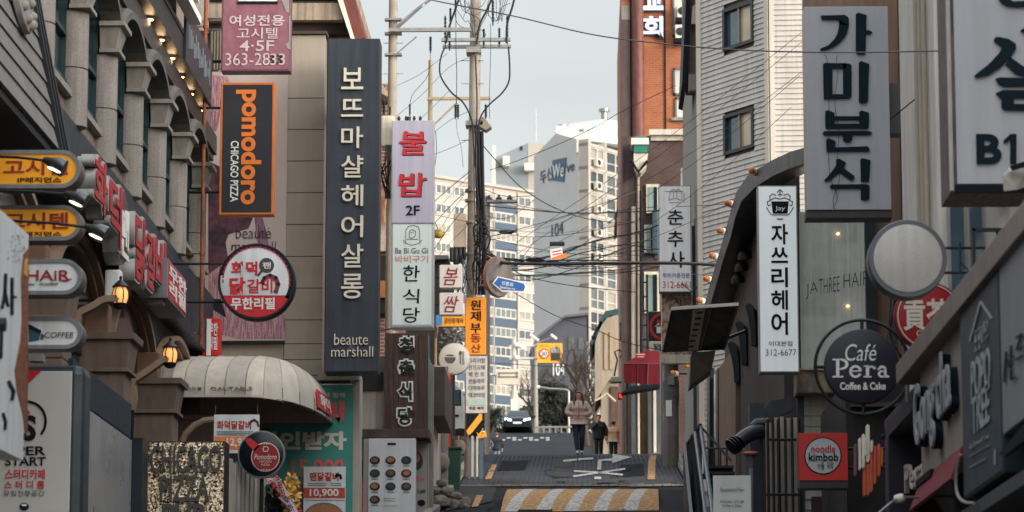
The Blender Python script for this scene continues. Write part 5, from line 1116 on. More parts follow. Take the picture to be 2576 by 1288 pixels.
b=MB(); b.box((x0_,Y+1.7,zb+.0),(xr-.1,Y+4.5,zb+.5)); b.build('bed',TR,s,bev=.03)
MB().box((x0_,Y+.1,zb-.22),(xr-.05,Y+4.4,zb+.06)).build('chassis',INK,s)
b=MB(); b.lathe((cw.x,Y+3.8,cw.z),[(.16,0),(.36,0),(.38,.05),(.38,.22),(.36,.27),(.16,.27)],24,(0,-1,0)); b.build('wheel',MATS['tyre_rubber'],s,smooth=True)
b=MB(); b.tube([(xr,Y+.05,zt-.3),(xr+.22,Y-.02,zt-.28)],.015,6); b.box((xr+.16,Y-.06,zt-.55),(xr+.32,Y+.0,zt-.2)); b.build('mirror',INK,s)
# sacks and crates along the left wall
random.seed(12)
SACK=mat('dirty_sack',(120,110,100),.9,.2,4,.5,14,streak=.2)
for x0_,y0_,rx_,ry_,Y,lab,m_ in ((1108,1165,23,26,63,'lumpy grey sack leaning on the concrete wall, lower of the sacks',SACK),(1152,1128,20,22,68,'dull brown sack beside the truck wheel, upper of the sacks',mat('brown_sack',(92,82,74),.9,.25,4,.5,14))):
    b=MB(); c=at(x0_,y0_,Y); b.ball(c,(rx_*Y/F,rx_*Y/F*.8,ry_*Y/F),28,20)
    for v in b.v:
        d=v-c; v+=d*(.13*math.sin(d.x*13+1)*math.sin(d.z*11+.4)+.05*math.sin(d.z*23+d.y*17))
    for v in b.v: v.z=max(v.z,g(v.y)-.15)
    solo(b,'sack' if 'sack' in lab else 'stone_heap',m_,lab,'sack' if 'sack' in lab else 'stones',smooth=True)
s=thing('green_bin','dark green bin with a lid behind the lower sack','bin',(at(1135,1185,65).x,65,g(65)))
a=q(1116,1132,1160,1190,65); b=MB(); b.hexa([(a[0].x+.03,64.9,g(65)-.05),(a[1].x-.03,64.9,g(65)-.05),(a[1].x-.03,65.2,g(65)-.05),(a[0].x+.03,65.2,g(65)-.05)],[(a[0].x,64.85,a[0].z),(a[1].x,64.85,a[0].z),(a[1].x,65.25,a[0].z),(a[0].x,65.25,a[0].z)]); b.build('body',mat('bin_green',(24,66,50),.5,.2),s,bev=.02)
MB().box((a[0].x-.02,64.82,a[0].z),(a[1].x+.02,65.28,a[0].z+.05)).build('lid',mat('bin_lid',(20,50,42),.5,.2),s,bev=.015)
s=thing('paper_bundle','tied bundle of pale cardboard stacked next to the green bin','bundle',(at(1160,1115,70).x,70,g(70)))
b=MB(); a=q(1140,1090,1184,1140,70.5)
for i in range(5): b.box((a[0].x+.02*(i%2),70.3,a[2].z+i*.075),(a[1].x-.03*((i+1)%2),70.8,a[2].z+i*.075+.06))
b.build('cardboard',mat('cardboard',(136,118,100),.85,.15,5),s); b=MB(); b.box((a[0].x+.12,70.29,a[2].z),(a[0].x+.14,70.3,a[2].z+.37)); b.build('string',LETC,s)
s=thing('stone_block','row of worn stone kerb blocks beside the lower yellow dash','kerb block',(at(1200,1240,60).x,60,g(60)))
for i,(x0_,x1_) in enumerate(((1128,1150),(1152,1182))):
    b=MB(); Y=61-i*.6; a=q(x0_,1226,x1_,1262,Y); b.box((a[0].x,Y,g(Y)-.2),(a[1].x,Y+.7,g(Y)+.14)); b.build('block',CONC,s,bev=.03)
# ================================================================== FAR APARTMENTS
APW=mat('apartment_white',(176,168,157),.8,.06,.15,streak=.06); APG=mat('apartment_grey_end',(200,199,195),.8,.05,.2,streak=.08); APB=mat('apartment_slate_panel_and_shade',(74,88,102),.8,.08,.2); WFR=mat('white_window_frame',(210,206,198),.6,.05); WGL=mat('apartment_glass',(84,90,88),.12,.35,.25,spec=.8); WGS=[WGL,WGL,mat('apartment_glass_dark',(54,62,64),.12,.35,.25,spec=.8),mat('apartment_blind',(146,140,126),.4,.2,.6)]
# block 104
p0=(-5.35,346); p1=(-.37,330); E=VPl(p0,p1); zb=30
p2=(14.0,352.0); Bp=VPl(p1,p2)
s=thing('apartment_block','grey apartment block numbered 104 with a gabled end wall and balconies on its sunny side','building',(-1,345,zb))
def zE(x,y): return E.at(x,y).z
W2=Vector((p2[0]-p1[0],p2[1]-p1[1],0)); 
zl0,zap,zr0=zE(1347,392),zE(1399,335),zE(1461,348)
ap=E.at(1399,335)
foot=[Vector((p0[0],p0[1],0)),Vector((ap.x,ap.y,0)),Vector((p1[0],p1[1],0))]
prof=[Vector((v.x,v.y,z)) for v,z in zip(foot,(zl0,zap,zr0))]
b=MB(); pts=[Vector((p0[0],p0[1],zb)),Vector((p1[0],p1[1],zb)),prof[2],prof[1],prof[0]]; b.prism(pts,W2); b.build('end_wall',APG,s)
DIRB=Bp.d; 
def bal(u,z,o=0): return Vector((p1[0],p1[1],0))+DIRB*u+Bp.n*o+Vector((0,0,z))
L=W2.length
def bbox(mb,u0,u1,z0,z1,o0,o1): mb.hexa([bal(u0,z0,o0),bal(u1,z0,o0),bal(u1,z1,o0),bal(u0,z1,o0)],[bal(u0,z0,o1),bal(u1,z0,o1),bal(u1,z1,o1),bal(u0,z1,o1)])
fl=[zr0-.4-2.5*i for i in range(14)]
b=MB()
for z in fl: bbox(b,0.02,L,z-.34,z,-.05,1.2)
bbox(b,.02,.4,zb,zr0,-.05,1.22); bbox(b,3.3,3.6,zb,zr0,-.05,1.2); bbox(b,7.4,7.7,zb,zr0,-.05,1.2); b.build('balcony_slabs',APW,s)
proto=None
for z in fl[:13]:
    for u0,u1 in ((.45,3.25),(3.65,7.35)):
        m_=MB(); z0,z1=z-2.42,z-.36
        for uu in (u0,(u0+u1)/2-.06,u1-.12): bbox(m_,uu,uu+.12,z0,z1,1.02,1.12)
        bbox(m_,u0,u1,z0+.75,z0+.83,1.0,1.1); bbox(m_,u0,u1,z1-.1,z1,1.0,1.1)
        wv=m_.build('window',WFR,s); m_=MB(); bbox(m_,u0,u1,z0,z1,.9,.98); m_.build('pane',random.choice(WGS),wv)
for i in (0,1,2,3,4):
    z=fl[i]-2.45; m_=MB(); bbox(m_,.9,1.9,z+.0,z+.85,1.3,1.75); a=m_.build('air_conditioner',LETC,s,bev=.04); m_=MB(); m_.lathe(bal(1.3,z+.42,1.75),[(.32,0),(.32,.03),(.1,.04)],14,Bp.n); m_.build('fan',INSUL,a)
# roof parts
m_=MB()
for x,yb_,w_ in ((1403,330,.55),(1459,346,.75)):
    c=E.at(x,yb_); MB().box((c.x-w_+.4,c.y+.5,c.z-1.5),(c.x+w_+.4,c.y+2.4,c.z+.7)).build('chimney',LETC,s)
m_=MB()
for x,yb_ in ((1405,318),(1458,330)):
    c=E.at(x,yb_); MB().lathe((c.x+.4,c.y+1.4,c.z-.6),[(.3,0),(.3,.6),(.5,.7),(.5,1.0),(.2,1.1)],14).build('roof_vent',STEEL,s,smooth=True)
m_=MB(); P=[Bp.at(1470,352,-3),Bp.at(1512,300,-3),Bp.at(1590,308,-3),Bp.at(1640,372,-3)]; m_.prism(P,-Bp.n*4); m_.build('upper_gable',APG,s); m_=MB(); c=Bp.at(1520,288,-3.5); m_.lathe(c-Vector((0,0,1)),[(.35,0),(.35,1.2),(.6,1.3),(.6,1.6),(.2,1.8)],14); m_.build('roof_vent',STEEL,s,smooth=True)
en=E.n
def etext(tx,quad,m_,**k): return text(tx,[E.at(x,y) for x,y in quad],m_,s,**k)
etext('두산',[(1359,432),(1392,416),(1394,450),(1361,464)],mat('dark_grey_blue_letter',(62,78,92),.6,.05),th=.05,off=.04)
polys([[(1391,403),(1426,396),(1420,458),(1389,453)]],lambda x,y:E.at(x,y),mat('logo_blue',(14,68,100),.5,.05),s,'logo_panel',th=.05,off=.02,d=en)
etext("We",[(1393,416),(1421,409),(1420,444),(1393,450)],LETW,th=.05,off=.1); etext("'ve",[(1424,408),(1446,402),(1446,428),(1424,436)],MATS['dark_grey_blue_letter'],th=.05,off=.04,shear=.1)
etext('104',[(1389,565),(1418,557),(1418,588),(1389,596)],MATS['dark_grey_blue_letter'],th=.05,off=.04,bold=-.01)
# grey block behind
s=thing('apartment_block','grey apartment block with white stair head behind the numbered gable wall','building',(-12,390,30))
Yk=432; P=[at(1244,1100,Yk),at(1244,397,Yk),at(1327,360,Yk),at(1327,1100,Yk)]
MB().prism(P,(3,22,0)).build('end_wall',mat('shaded_grey_block',(132,140,145),.8,.05,.2,streak=.08),s); P=[at(1328,900,Yk),at(1328,359,Yk),at(1370,362,Yk),at(1370,900,Yk)]; MB().prism(P,(3,20,0)).build('side_wall',APW,s)  # shade on the end wall is put in as a darker grey
m_=MB(); a=q(1308,368,1315,378,Yk); m_.box((a[0].x,Yk-.1,a[2].z),(a[1].x,Yk+.1,a[0].z)); m_.build('window',INSUL,s)
m_=MB(); 
for x0_,x1_,y0_,y1_ in ((1239,1246,366,560),(1265,1281,392,417),(1319,1346,410,428)):
    a=q(x0_,y0_,x1_,y1_,Yk-1.5); m_.box((a[0].x,Yk-1.5,a[2].z),(a[1].x,Yk+.02,a[0].z))
m_.build('vent_shaft',LETC,s)
m_=MB(); a=at(1349,360,Yk+3); m_.tube([a,a+Vector((0,0,5))],.02,5); m_.build('aerial',STEEL,s)
# white slab block
s=thing('apartment_block','long white apartment block with many window rows and slate blue panels, behind the poles','building',(-14,400,30))
w0=(at(1085,450,398).x,398); w1=(at(1346,483,410).x,410); Q=VPl(w0,w1)
zt0=Q.at(1095,452).z; zt=lambda x:Q.at(x,452+(x-1095)*.1235).z
Lw=(Vector(w1)-Vector(w0)).length
ztop_=(zt0+Q.at(1346,483).z)/2
d_=Q.d; A_=Vector((w0[0],w0[1],0))
def wp(u,z,o=0): return A_+d_*u+Q.n*o+Vector((0,0,z))
def wbox(mb,u0,u1,z0,z1,o0,o1): mb.hexa([wp(u0,z0,o0),wp(u1,z0,o0),wp(u1,z1,o0),wp(u0,z1,o0)],[wp(u0,z0,o1),wp(u1,z0,o1),wp(u1,z1,o1),wp(u0,z1,o1)])
def ux(x): return (Q.at(x,600)-A_).dot(d_)
b=MB(); wbox(b,-1,Lw,25,ztop_,-12,0); b.build('wall',APW,s); b=MB(); wbox(b,-1.2,Lw+.3,ztop_,ztop_+.35,-12.2,.35); b.build('parapet',APW,s)
pit=2.50; PAN=[(1096,1133),(1142,1166),(1212,1240),(1246,1296),(1304,1334),(1337,1345)]
for r_ in range(15):
    z1=ztop_-.75-pit*r_; z0=z1-1.15
    for (xa,xb) in PAN:
        ua,ub=ux(xa),ux(xb); m_=MB()
        n=max(1,round((ub-ua)/.9))
        for k in range(n+1): uu=ua+(ub-ua)*k/n; wbox(m_,uu-.05,uu+.05,z0,z1,.02,.12)
        wbox(m_,ua-.05,ub+.05,z1-.08,z1+.03,.02,.13); wbox(m_,ua-.05,ub+.05,z0-.06,z0+.05,.02,.14)
        f_=m_.build('window',WFR,s); m_=MB(); wbox(m_,ua,ub,z0,z1,-.02,.05); m_.build('pane',random.choice(WGS),f_)
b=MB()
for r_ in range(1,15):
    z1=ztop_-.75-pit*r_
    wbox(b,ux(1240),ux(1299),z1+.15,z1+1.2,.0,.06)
    if r_>3: wbox(b,ux(1150),ux(1238),z1+.15,z1+1.2,.0,.06); wbox(b,ux(1150),ux(1299),z1-1.2,z1+.15,.0,.015)  # beyond the real panels, slate fill puts lower-storey shade into the colour
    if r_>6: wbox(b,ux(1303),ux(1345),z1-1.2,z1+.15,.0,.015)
b.build('slate_panels_and_shade',APB,s)
b=MB(); wbox(b,ux(1299.5),ux(1302.5),25,ztop_-.2,.0,.25); wbox(b,ux(1240),ux(1242),25,ztop_-.2,.0,.2); b.build('pilaster_strip',APW,s)
# dark lower building with number 104
s=thing('annex_building','dark slate annex with a sloping roof and white number 104 below the apartment gable','building',(-1,300,28))
Yk=292; P=[at(1335,1120,Yk),at(1335,880,Yk),at(1352,850,Yk),at(1420,800,Yk),at(1475,792,Yk),at(1482,1120,Yk)]; MB().prism(P,(0,18,0)).build('wall',mat('slate_cladding',(78,80,88),.8,.1,.3),s)
P=[at(1330,886,Yk),at(1352,846,Yk),at(1420,795,Yk),at(1480,788,Yk),at(1480,794,Yk),at(1420,801,Yk),at(1353,853,Yk),at(1334,890,Yk)]; MB().prism([p-Vector((0,.6,0)) for p in P],(0,19,0)).build('roof_edge',mat('slate_roof',(92,92,98),.8,.1,.3),s)
text('104',q(1391,914,1420,945,Yk),LETW,s,.01,th=.06,off=.05)
m_=MB(); 
for x0_ in (1430,1455): a=q(x0_,850,x0_+14,880,Yk); m_.box((a[0].x,Yk-.08,a[2].z),(a[1].x,Yk+.05,a[0].z))
m_.build('window',WGL,s)
# ================================================================== BEYOND THE CREST
Y=200
s=thing('sign_mast','white mast with two arms carrying the yellow speed sign, beyond the crest','mast',(at(1293,1030,Y).x,Y,g(Y)-.2))
WM=mat('white_mast_paint',(196,188,176),.5,.06,2,streak=.1)
b=MB(); b.lathe((at(1293,1000,Y).x,Y,g(Y)-.2),[(.24,0),(.24,3),(.17,3.02),(.15,at(0,858,Y).z-g(Y)+.2)],14); b.build('shaft',WM,s,smooth=True); MB().box((at(1285,1000,Y).x,Y-.3,at(0,1038,Y).z),(at(1302,1000,Y).x,Y+.3,at(0,1008,Y).z)).build('base_box',LETC,s,bev=.03)
b=MB(); 
for ya,yb_ in ((872,870),(902,902)): b.tube([at(1288,ya,Y),at(1356,yb_,Y)],.09,8)
for yy in (871,901): b.tube([at(1285,yy,Y),at(1285,yy+.01,Y-.3)],.1,6)
b.tube([at(1330,872,Y),at(1330,890,Y)],.05,6); b.build('arm',WM,s); b=MB()
for x,yy in ((1301,868),(1301,900),(1316,876)): MB().lathe(at(x,yy,Y-.2),[(.12,-.15),(.16,-.12),(.16,.12),(.12,.15)],10,(1,0,0)).build('clamp',LETW,s,smooth=True)
s=sign('speed_sign','yellow electronic speed sign with a round red ring on the white mast arm',(1351,863,1415,913),Y-.3,.25,mat('traffic_yellow',(240,166,36),.45,.05,emit=.04),GREYM,0.6,cat='traffic sign')
f=pol(Y-.31); polys([ell(1369,890,13,13,24)],f,RED,s,'ring',th=.02,off=.02); polys([ell(1369,890,9.5,9.5,24)],f,LETW,s,'disc',th=.02,off=.045); text('30',q(1362,884,1376,896,Y-.31),INK,s,.02,off=.07); polys([[(1386,873),(1409,873),(1409,907),(1386,907)]],f,mat('sign_screen',(60,54,52),.4,.2),s,'screen',off=.02,th=.02); polys([[(1386,873),(1409,873),(1409,888),(1386,888)]],f,mat('grey_screen_print',(150,146,140),.5,.2,2),s,'screen_print',off=.045,th=.02); text('어린이보호',q(1357,867,1382,872,Y-.31),mat('brown_sign_letter',(150,90,30),.5,.1),s,.0,off=.02)
s=sign('direction_sign','pale road sign seen from the back with dark ribs, on the mast','x' and (1248,928,1305,968),Y-1,.08,mat('sign_back',(196,186,170),.6,.05,1),GREYM,0.5,cat='traffic sign')
polys(stroke([(1254,938),(1303,938)],2.2)+stroke([(1254,948),(1303,948)],2.2)+stroke([(1256,936),(1256,950)],2)+stroke([(1301,936),(1301,950)],2),pol(Y-1.01),mat('dark_rib',(90,84,78),.6,.1),s,'rib',th=.04,off=.01)
b=MB(); b.tube([at(1238,944,Y-.9),at(1305,944,Y-.9)],.05,6); b.build('bracket',STEEL,s)
Y=205
s=thing('street_light_pole','slim grey pole with two tubular lamps beside the mast','street lamp',(at(1347,1080,Y).x,Y,g(Y)-.2))
b=MB(); b.lathe((at(1348,1000,Y).x,Y,g(Y)-.2),[(.17,0),(.10,at(0,868,Y).z-g(Y))],12); b.build('shaft',POLEC,s,smooth=True)
b=MB(); b.tube([at(1341,866,Y),at(1333,842,Y)],.02,6); b.tube([at(1333,842,Y),at(1355,857,Y)],.09,8); b.tube([at(1386,842,Y),at(1400,853,Y)],.09,8); b.build('lamp_tube',LETW,s,smooth=True); b=MB(); b.tube([at(1341,866,Y),at(1392,848,Y)],.04,6); b.build('arm',STEEL,s)
s=thing('street_light_pole','pale bent street light arm in front of the dark evergreens','street lamp',(at(1431,1085,Y).x,Y,g(Y)-.2))
b=MB(); b.tube(cat([Vector((at(1431,1000,Y).x,Y,g(Y)-.2)),at(1431,1000,Y),at(1430,985,Y),at(1420,980,Y),at(1385,978,Y),at(1358,974,Y)],5),.07,8); b.build('arm',STEEL,s,smooth=True); b=MB(); b.tube([at(1358,974,Y),at(1346,973,Y)],.11,8); b.build('lamp_head',LETC,s)
# evergreens (dark clumps beyond the crest)
LEAF=[mat('pine_leaf',(36,42,37),.85,.35,9,spec=.1),mat('pine_leaf_light',(54,56,47),.85,.35,9,spec=.1)]
TRK=mat('bark',(78,64,56),.9,.2,5,.4,25)
def evergreen(lab,x,y0,y1,wpx,Y,n,seed,grp='evergreens beyond the crest'):
    random.seed(seed); zt=at(x,y0,Y).z; gz=min(g(Y),at(x,y1,Y).z); c=at(x,y1,Y); s=thing('evergreen_tree',lab,'tree',(c.x,Y,g(Y)-.2),grp); h=zt-g(Y); rw=wpx/2*Y/F
    b=MB(); b.tube([(c.x,Y,g(Y)-.3),(c.x+.1,Y,g(Y)+h*.5),(c.x,Y,g(Y)+h*.92)],[.16,.11,.03],8)
    lim=[]
    for i in range(12):
        hh=g(Y)+h*random.uniform(.12,.85); a_=random.uniform(0,6.28); rr=rw*random.uniform(.5,1)*(1.1-.6*(hh-g(Y))/h); e_=Vector((c.x+rr*math.cos(a_),Y+rr*math.sin(a_),hh+rr*random.uniform(-.1,.3))); b.tube([(c.x,Y,hh-.1),e_],[.05,.015],5); lim.append(e_)
    b.build('trunk',TRK,s); mbs=[MB(),MB()]
    for i in range(n):
        e_=random.choice(lim); p=e_+Vector((random.gauss(0,rw*.28),random.gauss(0,rw*.28),random.gauss(0,h*.07))); p.z=max(p.z,g(Y)+.1)
        if p.z>zt: continue
        t_=Vector((random.uniform(-1,1),random.uniform(-1,1),random.uniform(-.5,.8))).normalized(); u_=t_.orthogonal().normalized(); l=random.uniform(.25,.5); mbs[i%2].quad(p,p+t_*l*.5+u_*l*.2,p+t_*l,p+t_*l*.5-u_*l*.2)
    mbs[0].build('crown',LEAF[0],s); mbs[1].build('crown',LEAF[1],s)
evergreen('broad dark evergreen behind the bent street light, tallest of the evergreens',1394,948,1088,112,214,3000,21)
evergreen('low dark evergreen hedge tree below the broad evergreen, behind the woman',1448,985,1088,84,208,1900,22)
evergreen('small evergreen between the mast foot and the hazard board',1236,1022,1088,56,206,900,23)
evergreen('round evergreen between the car and the slim grey pole',1318,1018,1088,40,222,700,24)
# guard rail with small reddish bushes
b=MB()
for k in range(9): p=at(1352+k*15,1088,196); b.tube([(p.x,196,g(196)-.1),(p.x,196,g(196)+.5)],.05,6)
p=at(1345,1088,196);p2=at(1476,1084,196); b.tube([(p.x,196,g(196)+.42),(p2.x,196,g(196)+.42)],.06,6)
solo(b,'guard_rail',CONC,'low pale guard rail along the crest below the evergreens','guard rail')
# bare tree
def bare(lab,x,ybase,ytop,Y,seed,spread):
    random.seed(seed); c=at(x,ybase,Y); s=thing('bare_tree',lab,'tree',(c.x,Y,g(Y)-.2)); H=at(x,ytop,Y).z-g(Y); b=MB(); tw=MB()
    def br(p,d,l,r,k):
        e_=p+d*l; (b if k<2 else tw).tube([p,p.lerp(e_,.5)+Vector((random.uniform(-1,1),random.uniform(-1,1),0))*l*.05,e_],[r,r*.8,r*.6],5 if k else 8)
        if k>=5: return
        for i in range(3 if k<4 else 2):
            nd=(d+Vector((random.uniform(-1,1)*spread,random.uniform(-1,1)*spread,random.uniform(-.1,.5)))).normalized(); br(p.lerp(e_,random.uniform(.55,1)),nd,l*random.uniform(.62,.82),r*.58,k+1)
    br(Vector((c.x,Y,g(Y)-.2)),Vector((0,0,1)),H*.34,.17,0); b.build('trunk',TRK,s); tw.build('branches',mat('twig_brown',(70,58,52),.9,.2),s)
bare('bare leafless tree with many thin twigs in front of the dark annex',1478,1080,800,172,31,.75)
bare('third bare tree leaning over the road beside the beige house, its twigs crossing the annex',1496,1085,770,150,35,.8)
bare('second bare tree farther back beside the white mast',1345,1080,900,230,33,.7)
# ================================================================== RIGHT SIDE OF THE STREET
BRICK=mat('orange_brick',(156,92,62),.85,.14,kind='brick',kw='x',c2=(168,110,78)); DBRICK=mat('dark_brown_brick',(74,56,52),.85,.18,kind='brick',kw='x',c2=(86,72,66))
# ---- brick church tower
Y=106; s=thing('church_tower','tall orange brick tower with a round dark column and white church letters','building',(3,110,g(Y)-.3))
X=lambda x,Y_=106: at(x,500,Y_).x
zt=at(0,-60,Y).z; zb=g(Y)-.4
MB().box((X(1566),Y+.02,zb),(5.5,Y+14,zt)).build('wall',BRICK,s)
MB().box((X(1566)-.02,Y-.05,zb),(X(1587),Y+3,at(0,58,Y).z)).build('side_pier',mat('brown_grey_pier',(84,70,66),.8,.15,2,streak=.2),s); MB().box((X(1566),Y-.03,at(0,58,Y).z),(X(1587),Y+3,at(0,22,Y).z)).build('pier_cap',CONC,s)
MB().box((X(1587),Y-.02,zb),(X(1594),Y+.5,zt)).build('dark_recess',INK,s)
MB().lathe((X(1607),Y-.05,zb),[(.22,0),(.22,zt-zb)],20).build('round_column',mat('brown_tile_column',(112,66,54),.55,.2,4,streak=.3),s,smooth=True)
MB().box((X(1674),Y-.03,zb),(X(1677.5),Y+.1,zt)).build('drain_pipe',INK,s)
for x0_,x1_,ya,yb_ in ((1692,1756,-40,92),(1694,1756,172,240),(1698,1756,246,304)):
    a=q(x0_,ya,x1_,yb_,Y); f_=MB()
    f_.box((a[0].x,Y-.06,a[2].z),(a[0].x+.06,Y+.04,a[0].z)); f_.box((a[0].x,Y-.06,a[2].z),(a[1].x,Y+.04,a[2].z+.07)); f_.box((a[0].x,Y-.06,a[0].z-.06),(a[1].x,Y+.04,a[0].z)); f_.box(((a[0].x*.35+a[1].x*.65),Y-.05,a[2].z),((a[0].x*.35+a[1].x*.65)+.05,Y+.04,a[0].z))
    wv=f_.build('window',mat('grey_window_frame',(96,96,94),.5,.1),s); MB().box((a[0].x+.05,Y-.02,a[2].z+.05),(a[1].x,Y+.03,a[0].z-.05)).build('glass',mat('bright_curtain_glass',(186,186,176),.2,.12,.8,spec=.8),wv)
MB().box((X(1690),Y-.12,at(0,312,Y).z),(X(1757),Y+.05,at(0,304,Y).z)).build('sill',CONC,s)
BL=mat('white_blue_letter',(214,220,232),.4,.05); BS=mat('blue_letter_side',(52,96,170),.5,.1)
for ch,(x0_,y0_,x1_,y1_) in (('교',(1617,-34,1668,28)),('회',(1617,43,1668,98))):
    text(ch,q(x0_+1.5,y0_+1.5,x1_+1.5,y1_+1.5,Y),BS,s,.04,.10,off=.02); text(ch,q(x0_,y0_,x1_,y1_,Y),BL,s,.035,.03,off=.125)
for i,(x0_,ya,lab) in enumerate(((1704,0,'upper white air conditioner on the brick tower'),(1699,52,'lower white air conditioner on the brick tower'))):
    u=thing('air_conditioner',lab,'air conditioner',(X(x0_+11),Y-.4,at(0,ya+44,Y).z)); a=q(x0_,ya+10,x0_+24,ya+44,Y-.45)
    MB().box((a[0].x,Y-.45,a[2].z),(a[1].x,Y-.1,a[0].z)).build('case',LETC,u,bev=.02); b=MB(); b.lathe(((a[0].x+a[1].x)/2,Y-.45,(a[0].z+a[2].z)/2),[(.14,0),(.14,.02),(.03,.03)],16,(0,-1,0)); b.build('fan',INSUL,u)
    MB().box((a[0].x-.06,Y-.5,a[2].z-.14),(a[1].x+.03,Y-.02,a[2].z)).build('bracket',INK,u)
# ---- dark brick building below the tower
Y=100; s=thing('brick_building','dark brown brick shophouse with a white cornice and downpipes under the orange tower','building',(2.5,103,g(Y)-.3))
MB().box((X(1600,Y),Y,g(Y)-.4),(4.6,105.5,at(0,350,Y).z)).build('wall',DBRICK,s)
b=MB(); b.box((X(1634,Y),Y-.25,at(0,350,Y).z),(4.6,105,at(0,336,Y).z)); b.box((X(1638,Y),Y-.1,at(0,362,Y).z),(4.6,Y+.1,at(0,350,Y).z)); b.build('cornice',mat('white_cornice',(196,186,172),.7,.1,2,streak=.25),s)
MB().box((X(1566,Y),Y-.01,g(Y)-.4),(X(1600,Y),Y+5,at(0,350,Y).z)).build('brown_side_wall',mat('brown_plaster',(78,64,60),.85,.2,2,streak=.3),s)
for x0_,x1_,ya,yb_ in ((1631,1653,472,532),(1626,1644,574,632),(1626,1653,692,784)):
    a=q(x0_,ya,x1_,yb_,Y-.02); f_=MB(); f_.box((a[0].x-.07,Y-.1,a[2].z-.06),(a[1].x+.07,Y-.0,a[0].z+.10)); wv=f_.build('window',CREAM,s); MB().box((a[0].x,Y-.13,a[2].z),(a[1].x,Y-.09,a[0].z)).build('glass',mat('pale_green_glass',(112,136,128),.15,.25,1,spec=.8),wv)
    MB().box((a[0].x+(a[1].x-a[0].x)*.62,Y-.15,a[2].z),(a[1].x,Y-.125,a[0].z)).build('mullion',INK,wv)
b=MB(); b.tube([at(1606,400,Y-.1),(at(1606,1000,Y).x,Y-.1,g(Y))],.035,8); b.tube([at(1593,520,Y-.1),(at(1593,1000,Y).x,Y-.1,g(Y))],.07,8); b.build('downpipe',mat('cream_pipe',(178,166,148),.6,.12,3,streak=.3),s,smooth=True)
b=MB(); b.tube([at(1612,480,Y-.3),(at(1612,1000,Y).x,Y-.3,g(Y))],.05,8); b.tube([at(1628,690,Y-.3),(at(1628,1000,Y).x,Y-.3,g(Y))],.03,8)
for k in range(12): yy=712+k*36; b.tube([at(1612,yy,Y-.3),at(1630,yy-3,Y-.3)],.025,6)
b.build('ladder',INK,s)
b=MB()
for x0_,x1_,ya,yb_,m_ in ((1640,1656,540,650,0),): b.box((X(x0_,Y-.4),Y-.45,at(0,yb_,Y).z),(X(x1_,Y-.4),Y-.05,at(0,ya,Y).z))
b.build('meter_box',mat('teal_meter_box',(46,66,74),.5,.25,4),s,bev=.04)
s=thing('rain_hopper','white and green square rain hopper on the wall beside the orange tower foot','hopper',(X(1612,99),99,at(0,430,99).z))
a=q(1588,350,1632,366,99); b=MB(); b.box((a[0].x,98.8,a[2].z),(a[1].x,99.9,a[0].z)); b.build('rim',LETC,s)
a=q(1597,344,1626,352,99); MB().box((a[0].x,98.9,a[2].z),(a[1].x,99.8,a[0].z)).build('green_panel',mat('green_panel',(32,112,96),.5,.15),s); a=q(1595,366,1628,386,99); MB().box((a[0].x,98.86,a[2].z),(a[1].x,99.8,a[0].z)).build('green_band',MATS['green_panel'],s)
b=MB(); P=[at(1594,386,98.9),at(1630,386,98.9),at(1626,420,98.9),at(1612,434,98.9),at(1604,434,98.9),at(1596,415,98.9)]; b.prism(P,(0,.8,0)); b.build('funnel',CREAM,s)
b=MB(); b.tube([at(1588,405,98.8),at(1606,432,98.8),at(1628,405,98.8)],.05,6); b.build('strap',INK,s)
# ---- orange lit gable far right of the apartments
Y=150; s=thing('orange_house','narrow orange plaster house with a slanting dark roof edge beside the brick shophouse','building',(at(1566,700,Y).x,Y+3,g(Y)-.2))
b=MB(); b.box((at(1556,700,Y).x,Y,g(Y)-.3),(at(1600,700,Y).x,Y+6,at(0,470,Y).z)); b.build('wall',mat('orange_plaster',(206,112,56),.8,.1,1,streak=.15),s)
b=MB(); b.prism([at(1547,538,Y-.3),at(1551,545,Y-.3),at(1582,474,Y-.3),at(1578,464,Y-.3)],(0,7,0)); b.build('roof_edge',INK,s)
b=MB()
for ya,yb_ in ((575,640),(700,760)): a=q(1560,ya,1567,yb_,Y); b.box((a[0].x,Y-.05,a[2].z),(a[1].x,Y+.05,a[0].z))
b.build('window',mat('brown_shutter',(110,72,52),.6,.15),s)
MB().box((at(1553,700,Y).x,Y-.08,g(Y)-.3),(at(1557,700,Y).x,Y+.3,at(0,500,Y).z)).build('corner_brick',mat('red_brown_brick',(120,74,58),.8,.1,kind='brick',kw='x'),s)
# ---- beige house with a teal roof
Y=128; s=thing('beige_house','beige plaster house with a teal roof edge jutting over its lower wall','building',(1.6,131,g(Y)-.3))
f=pol(Y); BG=mat('beige_plaster',(166,153,134),.85,.08,1.2,.15,25,streak=.22)
MB().prism([f(1497,1008),f(1497,860),f(1512,820),f(1530,795),f(1562,790),f(1562,955),f(1533,955)],(0,5,0)).build('upper_wall',BG,s)
MB().box((at(1512,1000,Y).x,Y+.4,g(Y)-.4),(at(1600,1000,Y).x,Y+5,at(0,950,Y).z)).build('lower_wall',BG,s)
MB().prism([f(1484,862),f(1490,868),f(1522,800),f(1566,790),f(1566,774),f(1522,783)],(0,5.5,0)).build('roof',mat('teal_roof',(36,74,76),.55,.15,2),s)
MB().prism([f(1487,850),f(1494,858),f(1516,812),f(1510,806)],(0,.3,0)).build('roof_edge',INK,s)
b=MB()
for x in (1520,1534): a=q(x,835,x+7,930,Y); b.box((a[0].x,Y-.06,a[2].z),(a[1].x,Y+.03,a[0].z))
b.build('pilaster',mat('beige_pilaster',(170,150,124),.85,.08),s)
b=MB(); b.tube([at(1497,1008,Y-.1),at(1512,1000,Y-.1),at(1526,990,Y-.1),at(1548,1010,Y-.1)],.05,6); b.build('gutter_pipe',CREAM,s)
